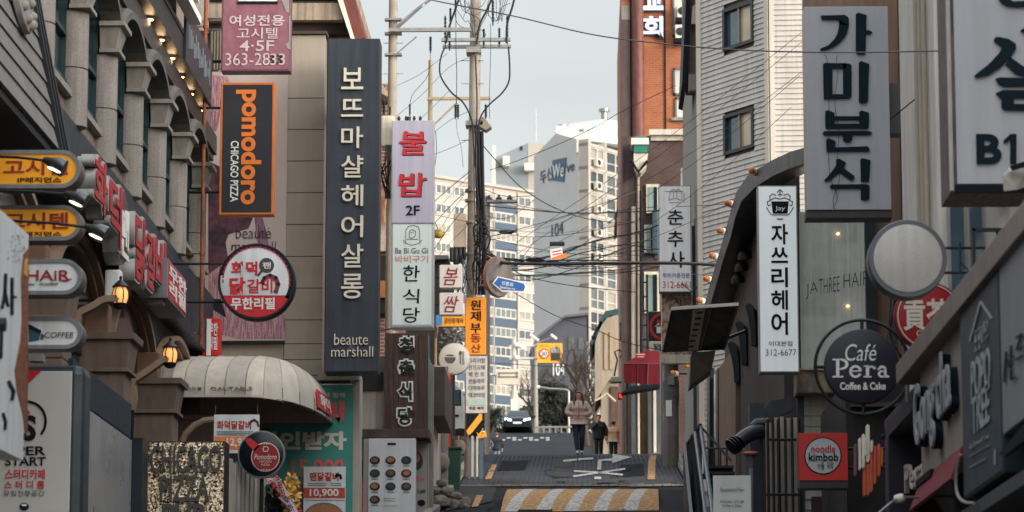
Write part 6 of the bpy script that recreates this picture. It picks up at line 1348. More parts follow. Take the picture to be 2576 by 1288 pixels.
b=MB(); a=q(1537,970,1562,1030,Y); b.box((a[0].x,Y+.3,a[2].z-2),(a[1].x,Y+.42,a[0].z)); b.build('gate_recess',mat('brown_gate',(92,72,62),.7,.2),s)
b=MB(); a=q(1556,880,1562,1110,Y-8); b.box((a[0].x,Y-8,g(Y-8)-.3),(a[1].x+.25,Y-7.6,a[0].z)); solo(b,'gate_post',CREAM,'tall cream gate post beside the red led sign','post')
s=thing('vent_box','grey louvred vent box with drying clutter on top of the cream gate post','vent',(at(1575,850,105).x,105,at(0,850,105).z))
a=q(1560,812,1590,850,105); MB().box((a[0].x,105,a[2].z),(a[1].x,105.5,a[0].z)).build('case',mat('dark_louvre2',(52,54,56),.6,.2),s); b=MB()
for k in range(5): b.box((a[0].x-.02,104.96,a[2].z+.03+k*.09),(a[1].x+.02,105,a[2].z+.07+k*.09))
b.build('slats',GREYM,s); a=q(1558,740,1584,812,105); MB().box((a[0].x,105.1,a[2].z),(a[1].x,105.6,a[0].z)).build('concrete_head',CONCL,s)
s=thing('led_sign','small black led sign with red glowing letters on the gate post','sign',(at(1568,1000,110).x,110,at(0,1008,110).z))
a=q(1555,988,1580,1005,110); MB().box((a[0].x,110,a[2].z),(a[1].x,110.1,a[0].z)).build('case',INK,s); text('담배',q(1558,991,1576,1001,110),mat('red_led',(240,60,40),.5,.1,emit=2.2,ec=(255,50,30)),s,.03,off=.01)
s=thing('green_awning_light','small pale green awning lamp box over the gate post','lamp',(at(1553,950,112).x,112,at(0,962,112).z)); s.name='canopy_lamp'
a=q(1536,948,1566,960,112); MB().box((a[0].x,112,a[2].z),(a[1].x,112.6,a[0].z)).build('case',mat('pale_green_paint',(150,170,150),.5,.1),s,bev=.02)
b=MB(); b.tube([at(1545,946,112),at(1553,905,112),at(1546,885,112),at(1558,880,112),at(1566,888,112),at(1560,900,112)],.03,6); b.build('scroll',INK,s)
s=thing('orange_bollard','orange and blue topped plastic bollard at the foot of the gate post','bollard',(at(1576,1120,118).x,118,g(118)))
b=MB(); b.lathe((at(1576,1120,118).x,118,g(118)-.05),[(.18,0),(.17,.1),(.15,.5),(.15,at(0,1078,118).z-g(118)),(.1,at(0,1073,118).z-g(118))],14); b.build('body',mat('bollard_orange',(228,140,40),.5,.1),s,smooth=True)
b=MB(); b.lathe((at(1576,1120,118).x,118,at(0,1077,118).z),[(.16,0),(.16,.2),(.08,.26)],14); b.build('cap',mat('bollard_blue',(36,54,76),.5,.1),s,smooth=True)
# ---- red awning
Y=96; s=thing('red_awning','red fabric awning with a peaked top and faint white lettering over the pavement','awning',(at(1620,960,Y).x,Y+.5,at(0,966,Y).z))
RA=mat('red_canvas',(92,22,29),.85,.14,2,.3,14,streak=.15,spec=.1); RA2=mat('dark_red_canvas',(78,18,25),.85,.15,2,.3,14,streak=.2,spec=.1)
ap=at(1632,878,Y+1.2); ar=at(1668,888,Y+1.2); l0=at(1570,915,Y); r0=at(1630,915,Y); rr=at(1668,915,Y+.9); bk=Vector((at(1600,900,Y).x,Y+1.3,r0.z))
b=MB(); b.quad(l0,r0,ap); b.quad(r0,rr,ar,ap); b.quad(l0,ap,Vector((l0.x+.1,Y+1.3,l0.z))); b.build('canopy',RA,s)
b=MB(); l1=at(1571,962,Y);r1=at(1628,966,Y);r2=at(1668,968,Y+.9); b.hexa([l0,r0,r1,l1],[p+Vector((0,.04,0)) for p in (l0,r0,r1,l1)]); b.hexa([r0,rr,r2,r1],[p+Vector((-.03,.02,0)) for p in (r0,rr,r2,r1)]); b.quad(l0,l1,l1+Vector((0,1.3,0)),l0+Vector((0,1.3,0))); b.build('valance',RA2,s)
b=MB(); b.tube([l0+Vector((0,-.02,0)),r0+Vector((0,-.02,0)),rr],.015,6); b.tube([r0+Vector((0,-.02,0)),r1+Vector((0,-.02,0))],.02,6); b.tube([at(1605,915,Y-.02),at(1603,964,Y-.02)],.01,5); b.build('frame',mat('dark_awning_frame',(84,40,40),.5,.2),s)
polys(stroke([(1600,892),(1622,892)],3)+stroke([(1604,898),(1620,898)],2.4),pol(Y+.25),mat('pink_letter',(196,120,120),.6,.1),s,'print',off=.03)
b=MB(); b.prism([at(1563,988,Y),at(1590,970,Y),at(1660,966,Y),at(1660,972,Y)],(0,.9,0)); b.tube([(at(1578,970,Y).x,Y+.3,at(0,965,Y).z),(at(1578,970,Y).x,Y+.3,g(Y)-.1)],.03,6); b.build('shade_board',INK,s)
# shopfront posts below the awning
s=thing('shopfront','narrow shopfront of dark posts and cream strips below the red awning','shopfront',(2.0,98.5,g(98)-.2))
b=MB()
for x0_,x1_ in ((1585,1600),(1626,1640),(1648,1668)): b.box((X(x0_,98),98,g(98)-.3),(X(x1_,98),98.3,at(0,940,98).z))
b.build('posts',mat('slate_post',(74,78,84),.6,.2,2,streak=.3),s); b=MB()
for x0_,x1_ in ((1601,1606),(1640,1647)): b.box((X(x0_,98),97.95,g(98)-.3),(X(x1_,98),98.2,at(0,940,98).z))
b.build('strips',CREAM,s); MB().box((X(1570,98),98.35,g(98)-.3),(X(1680,98),99.5,at(0,940,98).z)).build('inside',mat('tan_brown_wall',(128,104,86),.8,.2,2,streak=.3),s)
# ---- no right turn sign
Y=82; s=thing('no_turn_sign','black square no turn sign with a red ring, half behind the pole','traffic sign',(at(1650,880,Y).x,Y,at(0,882,Y).z))
a=q(1630,783,1672,858,Y); MB().box((a[0].x,Y,a[2].z),(a[1].x,Y+.1,a[0].z)).build('panel',mat('black_sign_panel',(20,26,30),.4,.15),s,bev=.04)
f=pol(Y); b=[[(1668+rr_*math.cos(R(a_+d_)),821+rr_*1.0*math.sin(R(a_+d_))) for rr_,d_ in ((35,0),(35,9.2),(28,9.2),(28,0))] for a_ in range(0,360,9)]
polys(b,f,RED,s,'ring',off=.004); polys(stroke([(1655,808),(1690,838)],7),f,RED,s,'slash',off=.012); polys([[(1652,818),(1662,818),(1662,838),(1652,838)],[(1652,822),(1648,822),(1657,810),(1666,822)]],f,LETW,s,'arrow',off=.004)
a=q(1634,858,1672,882,Y); MB().box((a[0].x,Y,a[2].z),(a[1].x,Y+.06,a[0].z)).build('sub_plate',LETC,s); text('일방통행',q(1644,864,1690,880,Y),INK,s,.015,off=.004)
MB().tube([(at(1664,880,Y).x,Y+.12,g(Y)-.1),(at(1664,880,Y).x,Y+.12,a[0].z+1.2)],.04,8).build('post',STEEL,s)
# ---- street pole with the gown sign
Y=74; s=pole('street_pole','thick grey concrete pole beside the ramp, wrapped with a worn band and white notices',1688,1688,600,Y,20,17,mat('grey_pole_concrete',(112,106,100),.9,.18,4,.3,40,speck=.15,streak=.25))
b=MB(); c=at(1688,985,Y); b.lathe((c.x,Y,c.z-.3),[(.185,0),(.19,.0),(.19,.55),(.185,.55)],18); b.build('worn_band',mat('peeling_band',(84,84,86),.6,.3,10),s,smooth=True)
b=MB(); a=q(1675,1007,1690,1047,Y-.19); b.box((a[0].x,Y-.20,a[2].z),(a[1].x,Y-.17,a[0].z)); b.build('notice',LETW,s); a=q(1680,945,1696,968,Y-.22); MB().box((a[0].x,Y-.24,a[2].z),(a[1].x,Y-.17,a[0].z)).build('meter_plate',GREYM,s)
b=MB(); b.tube([at(1716,470,Y-.3),(at(1716,470,Y).x,Y-.3,at(0,436,Y).z)],.035,8); b.build('sign_tube',LETW,s)
s=sign('gown_sign','white vertical sign with a gown emblem, three dark brush letters and a red phone number',(1657,467,1739,735),73.3,.28,mat('gown_white',(222,222,222),.4,.04,1.2,streak=.15,emit=.06,ec=(220,225,230)),GREYM,2)  # face given a faint added glow to brighten it
Y=73.3
for ch,(ya,yb_) in zip('춘추사',((528,566),(581,621),(632,674))): text(ch,q(1679 if ch!='사' else 1680,ya,1719 if ch!='사' else 1722,yb_,Y),INKN,s,.012,off=.012,wob=.01)
text('학위가운전문',q(1667,687,1735,699,Y),mat('blue_grey_letter',(96,108,138),.5,.08),s,.01,off=.012); text('312-6661',q(1667,708,1737,725,Y),REDT,s,.0,off=.012)
GL=mat('faint_grey_letter',(136,138,140),.6,.06)
polys([x for p_ in ([(1672,482),(1718,482)],[(1682,504),(1686,482),(1694,476),(1700,480),(1708,476),(1714,484),(1716,504)],[(1694,500),(1694,482)],[(1702,500),(1702,482)],[(1682,504),(1694,500),(1702,500),(1716,504)],[(1684,510),(1712,510)],[(1721,486),(1721,510)]) for x in stroke(p_,1.6)],pol(Y),GL,s,'emblem',off=.010)
s=sign('worn_sign','worn beige sign with peeling face and one dark letter under the gown sign',(1664,738,1742,912),73.6,.2,mat('peeling_beige_face',(164,152,138),.7,.1,4,kind='two',c2=(120,92,70),kw=(3,3,2.2)),CREAM,1)
text('자',q(1694,748,1716,770,73.6),INKN,s,.0,off=.012,wob=.012); text('수',q(1695,893,1716,908,73.6),INKN,s,.0,off=.012)
b=MB(); b.tube([at(1700,700,73.6),at(1742,735,72.8),at(1762,715,72)],.012,5); solo(b,'stay_wire',CAB,'short slack stay wire at the corner of the worn beige sign','cable')
s=thing('steel_duct','blue grey steel duct column beside the gown sign','duct',(at(1752,800,73.8).x,73.9,g(74)-.1))
b=MB(); a=q(1741,568,1760,760,73.8); b.box((a[0].x,73.8,g(74)-.2),(a[1].x,74.1,a[0].z)); b.box((a[0].x+.12,73.75,a[2].z),(a[0].x+.15,73.8,a[0].z)); b.build('duct',mat('blue_steel',(62,74,86),.45,.2,2,streak=.3,metal=.3),s); b=MB(); b.box((a[0].x+.06,73.82,a[0].z),(a[1].x-.02,74.0,at(0,556,73.8).z)); b.tube([at(1756,556,73.8),at(1768,555,73.8)],.02,5); b.build('cap',mat('blue_steel_cap',(52,64,76),.45,.2),s)
# ---- siding house
SID=mat('cream_vinyl_siding',(184,182,176),.6,.07,.8,streak=.18); SIDW=mat('sun_tinted_vinyl_siding',(186,181,171),.6,.07,.8,streak=.18)  # second, warmer copy puts the sun's warmth into the siding colour
CA=(at(1757,300,71).x,71.0); CB=(at(1938,300,68.6).x,68.6); CC=(at(2300,300,68.4).x,68.4)
s=thing('siding_house','tall cream lap siding house with two dark framed windows and a chamfered corner','building',(5,73,g(70)-.3))
zt=15.0+9; zb=g(68)-.4
zt=at(0,-80,70).z+3
K1=VPl(CA,CB); K2=VPl(CB,CC)
b=MB(); b.prism([Vector((CA[0]+.0,CA[1]+.1,zb)),Vector((CB[0],CB[1]+.1,zb)),Vector((CC[0],CC[1]+.1,zb)),Vector((CC[0],82,zb)),Vector((CA[0],82,zb))],(0,0,zt-zb)); b.build('core',mat('siding_core',(120,114,104),.8,.1),s)
def siding(K,a,b_,m_,skip):
    mb_=MB(); ph=.118; n=int((zt-zb)/ph); L=(Vector(b_)-Vector(a)).length; A=Vector((a[0],a[1],0))
    for i in range(n):
        z0=zb+i*ph; z1=z0+ph+.012; segs=[(0,L)]
        for (u0,u1,w0,w1) in skip:
            if z0<w1 and z1>w0: segs=[(0,u0),(u1,L)]
        for (u0,u1) in segs:
            P=lambda u,z,o: A+K.d*u+K.n*o+Vector((0,0,z))
            mb_.hexa([P(u0,z0,0),P(u1,z0,0),P(u1,z0,.032),P(u0,z0,.032)],[P(u0,z1,0),P(u1,z1,0),P(u1,z1,.006),P(u0,z1,.006)])
    return mb_.build('siding',m_,s)
A1=Vector((CA[0],CA[1],0)); wins=[]
for (xa,ya,xb,yb_) in ((1822,12,1898,118),(1824,280,1899,381)):
    pa,pb=K1.at(xa,(ya+yb_)/2),K1.at(xb,(ya+yb_)/2); u0,u1=(pa-A1).dot(K1.d),(pb-A1).dot(K1.d); xm=(xa+xb)/2
    wins.append((u0,u1,K1.at(xm,yb_).z,K1.at(xm,ya).z))
siding(K1,CA,CB,SID,wins); siding(K2,CB,CC,SIDW,[])
b=MB()
for (Kx,u,wd,P0) in ((K1,0,.17,CA),(K1,(Vector(CB)-Vector(CA)).length-.14,.14,CA),(K2,0.0,.10,CB)):
    A=Vector((P0[0],P0[1],0)); b.hexa([A+Kx.d*u+Kx.n*.0,A+Kx.d*(u+wd),A+Kx.d*(u+wd)+Kx.n*.05,A+Kx.d*u+Kx.n*.05],[v+Vector((0,0,0)) for v in (A+Kx.d*u+Kx.n*.0,A+Kx.d*(u+wd),A+Kx.d*(u+wd)+Kx.n*.05,A+Kx.d*u+Kx.n*.05)])
    n=len(b.v)
    for v in b.v[n-8:n-4]: v.z=zb
    for v in b.v[n-4:]: v.z=zt
b.build('corner_trim',mat('corner_trim_white',(200,192,178),.55,.05,1,streak=.1),s)
for (u0,u1,z0,z1),col in zip(wins,(0,1)):
    P=lambda u,z,o: A1+K1.d*u+K1.n*o+Vector((0,0,z)); f_=MB()
    def wb(m_,a,b_,c,d,o0,o1): m_.hexa([P(a,c,o0),P(b_,c,o0),P(b_,d,o0),P(a,d,o0)],[P(a,c,o1),P(b_,c,o1),P(b_,d,o1),P(a,d,o1)])
    t_=.075; wb(f_,u0,u0+t_,z0,z1,-.06,.06); wb(f_,u1-t_,u1,z0,z1,-.06,.06); wb(f_,u0+t_,u1-t_,z1-t_,z1,-.06,.055); wb(f_,u0+t_,u1-t_,z0,z0+t_,-.06,.055)
    wv=f_.build('window',mat('dark_window_frame',(40,42,46),.45,.12),s); um=(u0+u1)/2; m_=MB(); wb(m_,u0+t_,um,z0+t_,z1-t_,-.05,-.03); m_.build('glass',mat('blue_teal_glass',(52,76,84),.1,.35,.7,spec=.8),wv)
    m_=MB(); wb(m_,um,u1-t_,z0+t_,z1-t_,-.05,-.03); m_.build('lit_pane',mat('curtain_glass',(176,164,130),.2,.2,1.4,spec=.7),wv)
    m_=MB(); wb(m_,um-.02,um+.03,z0+t_,z1-t_,-.03,.03); m_.build('sash_bar',mat('sash_aluminium',(120,120,120),.4,.1,metal=.3),wv)
# eave at its left edge
s2=thing('house_eave','dark steep roof eave with a pale soffit beside the siding house','roof eave',(at(1730,100,72).x,72,at(0,210,72).z)); Y=72
MB().prism([at(1738,-60,Y),at(1728,-60,Y),at(1716,208,Y),at(1727,212,Y),at(1733,150,Y)],(0,3,0)).build('fascia',INK,s2)
MB().prism([at(1758,-60,Y+.2),at(1737,-60,Y+.2),at(1731,195,Y+.2),at(1758,195,Y+.2)],(0,2,0)).build('soffit',mat('brown_soffit',(118,104,96),.8,.1),s2); MB().prism([at(1752,10,Y),at(1742,15,Y),at(1739,60,Y),at(1751,60,Y),at(1751,195,Y),at(1757,200,Y),at(1757,5,Y)],(0,.2,0)).build('bracket',CREAM,s2); MB().box((at(1732,200,Y).x,Y-.02,at(0,236,Y).z),(at(1752,200,Y).x,Y+.3,at(0,195,Y).z)).build('foot',CONC,s2)
# ---- cafe with the curved dark canopy
S0=(3.174,46.0); S1=(2.28,63.6); SK=VPl(S0,S1)
s=thing('arch_cafe','dark brown cafe front under a sweeping black arched canopy edged with amber bulbs','building',(3,53,g(46)-.3))
OUT=[(2024,371),(1985,383),(1940,404),(1902,428),(1880,442),(1853,482),(1838,530),(1822,590),(1803,656),(1790,700),(1776,752),(1768,780)]; INN=[(2024,411),(1985,424),(1943,443),(1915,460),(1896,474),(1865,506),(1850,545),(1838,596),(1820,650),(1806,700),(1790,756),(1783,780)]
o=[SK.at(*p) for p in OUT]; i_=[SK.at(*p) for p in INN]; dpt=-SK.n*.42
b=MB()
for k in range(len(o)-1): b.hexa([o[k],o[k+1],i_[k+1],i_[k]],[v+dpt*.25 for v in (o[k],o[k+1],i_[k+1],i_[k])])
b.build('arch_band',mat('grey_brown_band',(46,52,60),.5,.12,2,streak=.1),s)
b=MB()
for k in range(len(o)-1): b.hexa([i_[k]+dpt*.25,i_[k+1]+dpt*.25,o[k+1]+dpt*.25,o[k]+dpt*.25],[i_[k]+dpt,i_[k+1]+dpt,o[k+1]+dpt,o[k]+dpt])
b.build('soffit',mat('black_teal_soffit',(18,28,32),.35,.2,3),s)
b=MB(); W0=[v+dpt*1.0 for v in o[3:]]; bot=[Vector((W0[-1].x,W0[-1].y,g(60)-.6)),Vector((W0[0].x,W0[0].y,g(46)-.6))]; b.prism(W0+bot,-SK.n*.3); b.build('wall',mat('dark_mauve_wall',(72,65,66),.75,.12,1.2,streak=.25),s)
WK=VPl((S0[0]+dpt.x,S0[1]+dpt.y),(S1[0]+dpt.x,S1[1]+dpt.y))
def wslab(nm,x0_,x1_,ya,yb_,m_,o0=0.0,o1=.06,gr=False):
    P=[WK.at(x0_,ya),WK.at(x1_,ya),WK.at(x1_,yb_),WK.at(x0_,yb_)]
    z1=(P[0].z+P[1].z)/2; z0=(P[2].z+P[3].z)/2
    if gr: z0=g(P[0].y)-.3
    for p_,z in zip(P,(z1,z1,z0,z0)): p_.z=z
    return MB().hexa([v+WK.n*o0 for v in P],[v+WK.n*o1 for v in P]).build(nm,m_,s)
wslab('tan_pilaster',1818,1861,900,1180,mat('tan_pilaster',(122,104,90),.8,.12,2,streak=.25),.0,.08,True); wslab('window',1796,1816,940,1180,glassy('cafe_glass',(52,54,58),.1),.0,.05,True); wslab('pale_curtain',1808,1812,945,1085,mat('curtain_warm',(180,150,120),.7,.15),.052,.07); wslab('dark_frame',1790,1797,930,1180,BLACK,.0,.1,True); wslab('dark_frame',1812,1818,930,1180,BLACK,.07,.1,True)
# bulbs on the arch
for k,(x,y) in enumerate(((1900,432),(1838,513),(1818,582),(1799,645),(1784,703),(1766,757),(1735,922),(1700,940))):
    p=SK.at(x,y,.02) if y<800 else at(x,y,64+k)
    L_=['topmost amber bulb lamp at the bend of the black arch','second amber bulb lamp down the arch edge, by the short wire','third amber bulb lamp down the arch edge','fourth amber bulb lamp on the arch, at the thick cable','fifth amber bulb lamp down the arch edge','lowest amber bulb lamp at the foot of the arch','amber bulb lamp under the mirrored canopy','amber bulb lamp beside the worn pole band'][k]
    u=thing('bulb_lamp',L_,'lamp',p,'amber bulb lamps around the cafe'); d=Vector((-.55,-.8,.05)).normalized()
    MB().lathe(p,[(.06,-.05),(.065,0),(.06,.05)],14,d).build('base',LETC,u,smooth=True); MB().lathe(p+d*.05,[(.04,0),(.055,.02),(.06,.07),(.045,.10),(.015,.115)],14,d).build('glass',AMBER,u,smooth=True)
    b=MB(); 
    b.tube([p,p+Vector((.25,.05,0))],.02,6); b.build('arm',BLACK,u)
# black dome lamps on the cafe wall
for k,(x,y) in enumerate(((1873,637),(1865,667),(1856,697))):
    p=WK.at(x,y,.12); u=thing('dome_lamp',('upper','middle','lower')[k]+' black dome wall lamp in the row on the dark cafe wall','lamp',p,'black dome lamps on the cafe wall')
    MB().lathe(p,[(.13,-.10),(.12,-.02),(.08,.05),(.02,.10)],16,(-.1,-.3,1)).build('shade',mat('black_lamp_shade',(28,30,36),.4,.2),u,smooth=True); b=MB(); b.tube([p+Vector((0,0,.05)),WK.at(x,y,.0)+Vector((.05,0,.05))],.03,6); b.build('arm',BLACK,u)
# black crescent blades lower on the wall
for k,(x,y0_,y1_,w_) in enumerate(((1849,858,962,22),(1868,806,918,22),(1892,762,870,20))):
    p=WK.at(x,(y0_+y1_)/2,.1); u=thing('crescent_fin',('lowest','middle','highest')[k]+' black curved crescent fin standing out of the cafe wall','wall fin',p,'black crescent fins on the cafe wall')
    f=VPl((p.x,p.y),(p.x+.95,p.y-.3)); o_=[(x-w_*.9,y0_+6),(x-w_*.4,y0_),(x+w_*.15,y0_+14),(x+w_*.42,y0_+45),(x+w_*.5,y1_-8),(x+w_*.45,y1_),(x-w_*.12,y1_),(x-w_*.2,y1_-35),(x-w_*.5,y0_+36)]
    b=MB(); b.prism([f.at(*v) for v in o_],-f.n*.22); b.build('fin',mat('black_fin',(28,32,40),.45,.2,2),u,bev=.01)
# mirrored glass canopy
s=thing('glass_canopy','tilted dark mirrored glass canopy with a pale top edge jutting from the cafe','canopy',(at(1760,830,57).x,57,at(0,886,57).z))
P=[at(1690,780,56.2),at(1856,769,54.6),at(1822,880,56.6),at(1667,887,58.2)]; n=(P[1]-P[0]).cross(P[3]-P[0]).normalized(); n*=-1 if n.dot(CAM-P[0])<0 else 1
MB().hexa(P,[v-n*.08 for v in P]).build('glass_panel',mat('mirror_glass',(36,44,48),.5,.45,2.4,spec=.03),s)
b=MB(); T=[at(1688,772,56.2),at(1858,761,54.6),at(1858,769,54.55),at(1690,780,56.15)]; b.hexa(T,[v+Vector((0,.5,0)) for v in T]); b.build('top_edge',mat('pale_tin_edge',(150,146,138),.5,.15,4),s)
def lp(u,v): return (P[0].lerp(P[1],u)).lerp(P[3].lerp(P[2],u),v)+n*.006
b=MB(); b.hexa([lp(.33,.02),lp(.52,.02),lp(.58,.98),lp(.42,.98)],[v-n*.01 for v in (lp(.33,.02),lp(.52,.02),lp(.58,.98),lp(.42,.98))]); b.build('ladder_strip',mat('grey_strip',(66,68,72),.4,.2),s)
b=MB()
for k in range(7): v=.08+k*.13; b.hexa([lp(.40,v)+n*.006,lp(.49,v)+n*.006,lp(.50,v+.035)+n*.006,lp(.41,v+.035)+n*.006],[w__+n*.01 for w__ in (lp(.40,v)+n*.001,lp(.49,v)+n*.001,lp(.50,v+.035)+n*.001,lp(.41,v+.035)+n*.001)])
b.build('rungs',INK,s)
b=MB(); 
for u in (.0,.62,1): b.hexa([lp(u-.006,0),lp(u+.006,0),lp(u+.006,1),lp(u-.006,1)],[v+n*.02 for v in (lp(u-.006,0),lp(u+.006,0),lp(u+.006,1),lp(u-.006,1))])
b.build('glazing_bar',BLACK,s)
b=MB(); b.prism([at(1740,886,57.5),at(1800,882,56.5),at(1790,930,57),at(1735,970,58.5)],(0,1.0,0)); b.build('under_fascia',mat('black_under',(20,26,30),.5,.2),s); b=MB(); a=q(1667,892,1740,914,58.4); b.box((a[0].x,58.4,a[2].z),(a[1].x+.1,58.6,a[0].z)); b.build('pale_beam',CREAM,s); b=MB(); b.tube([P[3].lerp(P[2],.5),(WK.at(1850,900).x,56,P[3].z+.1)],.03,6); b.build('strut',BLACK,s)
# ---- white salon sign
Y=45.2; s=sign('hair_sign','tall white vertical sign with a black crest and dark letters 자쓰리헤어',(1908,467,2008,937),Y,.3,WHITE_L,mat('sign_cream_side',(160,158,154),.5,.08,2,streak=.2),3)
for ch,(ya,yb_) in zip('자쓰리헤어',((564,615),(623,662),(673,723),(730,780),(786,843))): 
    text(ch,q(1940 if ch!='헤' else 1940,ya,1982,yb_,Y),INK,s,.022,off=.012)
text('이대본점',q(1934,858,1993,871,Y),INK,s,.0,off=.012); text('312-6677',q(1926,879,2003,895,Y),INK,s,-.01,off=.012)
EM=INK; polys([[(1940,507),(1984,507),(1981,538),(1944,538)]],pol(Y),EM,s,'crest_shield',off=.010); text('Jay',q(1950,519,1975,533,Y),LETW,s,.0,off=.018)
polys([x for p_ in ([(1962,480),(1962,494)],[(1955,484),(1962,477),(1969,484)],[(1957,490),(1968,490)],[(1938,505),(1936,494),(1944,488),(1952,492)],[(1986,505),(1988,494),(1980,488),(1972,492)],[(1938,505),(1930,508),(1932,518),(1938,516)],[(1986,505),(1994,508),(1992,518),(1986,516)],[(1940,540),(1934,532),(1928,522)],[(1984,540),(1990,532),(1996,522)],[(1936,504),(1950,498),(1962,501),(1974,498),(1988,504)],[(1942,541),(1983,541)]) for x in stroke(p_,2)]+[ell(1962,550,9,3,12,0,180)],pol(Y),EM,s,'crest_scroll',off=.010)
# ---- big grey sign of the snack bar
Y=41.5; s=sign('snack_sign','big grey vertical box sign with four large dark letters 가미분식',(2026,16,2238,528),Y,.42,mat('grey_sign_face',(176,179,184),.5,.05,.7,streak=.07,spec=.25),mat('cream_sign_side',(186,172,152),.55,.08,2,streak=.2),1)
fz=lambda zx,zy: at(1932+zx*.41663,zy*.41663,Y)
DK=mat('petrol_black_letter',(18,34,44),.6,.12,spec=.1)
G=[[(318,98),(330,97),(432,95),(430,123),(325,121)],[(432,95),(460,93),(482,106),(487,120),(487,160),(430,150)],[(430,125),(487,160),(478,195),(466,222),(418,208),(427,170)],[(418,208),(466,222),(430,262),(392,288),(365,276),(398,242)],[(365,276),(392,288),(350,304),(322,309),(313,302),(322,294)],
   [(530,88),(545,81),(595,95),(592,125),(588,320),(583,330),(545,332),(530,322)],[(588,186),(613,187),(630,198),(612,209),(588,208)],
   [(332,390),(346,383),(388,385),(388,598),(336,600)],[(388,385),(470,385),(470,416),(388,416)],[(470,385),(492,388),(503,398),(503,580),(490,597),(453,598),(453,385)],[(388,572),(453,572),(453,598),(388,598)],
   [(548,380),(562,372),(610,390),(606,470),(603,612),(590,624),(560,627),(548,618)],
   [(345,675),(362,668),(400,685),(402,778),(352,780),(345,765)],[(550,678),(565,670),(608,685),(608,770),(592,780),(552,778)],[(400,705),(552,705),(552,727),(400,727)],[(400,750),(552,750),(552,778),(400,778)],
   [(328,805),(340,796),(600,793),(628,803),(612,817),(340,819)],[(452,818),(508,818),(506,850),(490,861),(468,861),(453,850)],
   [(350,845),(366,838),(408,855),(403,892),(403,917),(352,918)],[(403,893),(600,886),(614,905),(605,917),(403,917)],
   [(410,966),(430,961),(470,985),(455,1020),(430,1042),(398,1020),(412,995)],[(398,1020),(430,1042),(375,1090),(347,1098),(339,1091),(360,1068)],[(430,1042),(455,1018),(520,1065),(522,1082),(497,1091)],
   [(557,966),(570,957),(617,970),(614,1030),(608,1098),(560,1099)],[(372,1125),(382,1117),(590,1115),(610,1122),(612,1140),(378,1141)],[(560,1141),(612,1140),(610,1203),(585,1212),(560,1205)]]
polys(G,fz,DK,s,th=.03,off=.01)
W([(2072,138),(2078,142),(2082,165),(2080,210),(2086,280),(2085,400),(2090,450),(2106,495),(2095,525)],Y-.05,Y-.05,1.3,'hanging_wire',parent=s); W([(2108,138),(2104,150),(2107,190),(2100,260),(2110,330),(2106,410),(2112,450),(2096,500),(2100,528)],Y-.05,Y-.05,1.3,'hanging_wire',parent=s)
a=q(2026,16,2238,528,Y); b=MB(); b.box((a[0].x-.01,Y+.02,a[2].z-.10),(a[1].x+.01,Y+.42,a[2].z)); b.build('bottom_tray',mat('dark_tray',(70,66,68),.6,.15),s)
a2=q(2236,210,2284,338,Y+.25); b=MB(); b.box((a[1].x-.02,Y+.2,a2[2].z),(a2[1].x+.05,Y+.5,a2[0].z)); b.build('bracket_box',mat('grey_bracket_box',(92,96,102),.5,.15,3,streak=.2),s,bev=.01); b=MB(); b.tube([(a2[1].x,Y+.4,a2[0].z-.1),(4.3,Y+.45,a2[0].z-.1)],.04,6); b.tube([(a2[1].x,Y+.4,a2[2].z+.1),(4.3,Y+.45,a2[2].z+.1)],.04,6); b.build('bracket',BLACK,s)
# ---- curtained salon window bay and its wall
s=thing('salon_bay','projecting salon bay with a curtained window, painted name and stained cornice','building',(3.6,47,g(46)-.3))
Y=46.2
a=q(2012,530,2178,936,Y); x0_,x1_=a[0].x,a[1].x
MB().box((at(2032,500,Y).x,Y+.14,g(46)-.4),(4.3,Y+.55,15.5)).box((4.3,Y+.14,g(46)-.4),(9.5,52,15.5)).build('wall',mat('brown_tower_wall',(128,104,88),.8,.08,1.5,streak=.2),s)
b=MB(); n=46; random.seed(2)
for k in range(n):
    u0=x0_+(x1_-x0_)*k/n; b.lathe((u0+(x1_-x0_)/n*.5,Y+.10+random.uniform(-.012,.012),a[2].z),[((x1_-x0_)/n*.62,0),((x1_-x0_)/n*.62,a[0].z-a[2].z)],8)
b.build('curtain',mat('sheer_curtain',(196,200,196),.8,.12,4,streak=.2,emit=.05,ec=(190,200,194)),s,smooth=True)  # faint glow put into the curtain to brighten the dim bay
gl=MB().box((x0_,Y,a[2].z),(x1_,Y+.012,a[0].z)).build('window_glass',None or mat('bay_glass',(200,210,206),.03,.02),s)
gm=MATS['bay_glass'].node_tree; tb=gm.nodes.new('ShaderNodeBsdfTransparent'); gb=gm.nodes.new('ShaderNodeBsdfGlossy'); gb.inputs['Roughness'].default_value=.05; mx=gm.nodes.new('ShaderNodeMixShader'); mx.inputs[0].default_value=.10; gm.links.new(tb.outputs[0],mx.inputs[1]); gm.links.new(gb.outputs[0],mx.inputs[2]); gm.links.new(mx.outputs[0],gm.nodes['Material Output'].inputs[0])
b=MB(); b.box((x0_-.10,Y-.05,a[2].z),(x0_,Y+.15,a[0].z+.2)); b.box((x1_,Y-.06,a[2].z),(x1_+.16,Y+.15,a[0].z+.2)); b.build('window_frame',mat('teal_black_frame',(30,44,48),.45,.15),s)
b=MB(); b.box((x0_-.10,Y-.45,a[2].z-.36),(x1_+.3,Y+.15,a[2].z-.03)); b.build('cornice',mat('stained_cornice',(168,144,118),.8,.12,2.2,kind='two',c2=(112,112,108),kw=(3,3,1)),s,bev=.02)
b=MB(); b.box((x0_-.12,Y-.5,a[2].z-.03),(x1_+.32,Y+.15,a[2].z)); b.build('ledge',CREAM,s)
NM=mat('window_name_letter',(44,48,50),.5,.1)
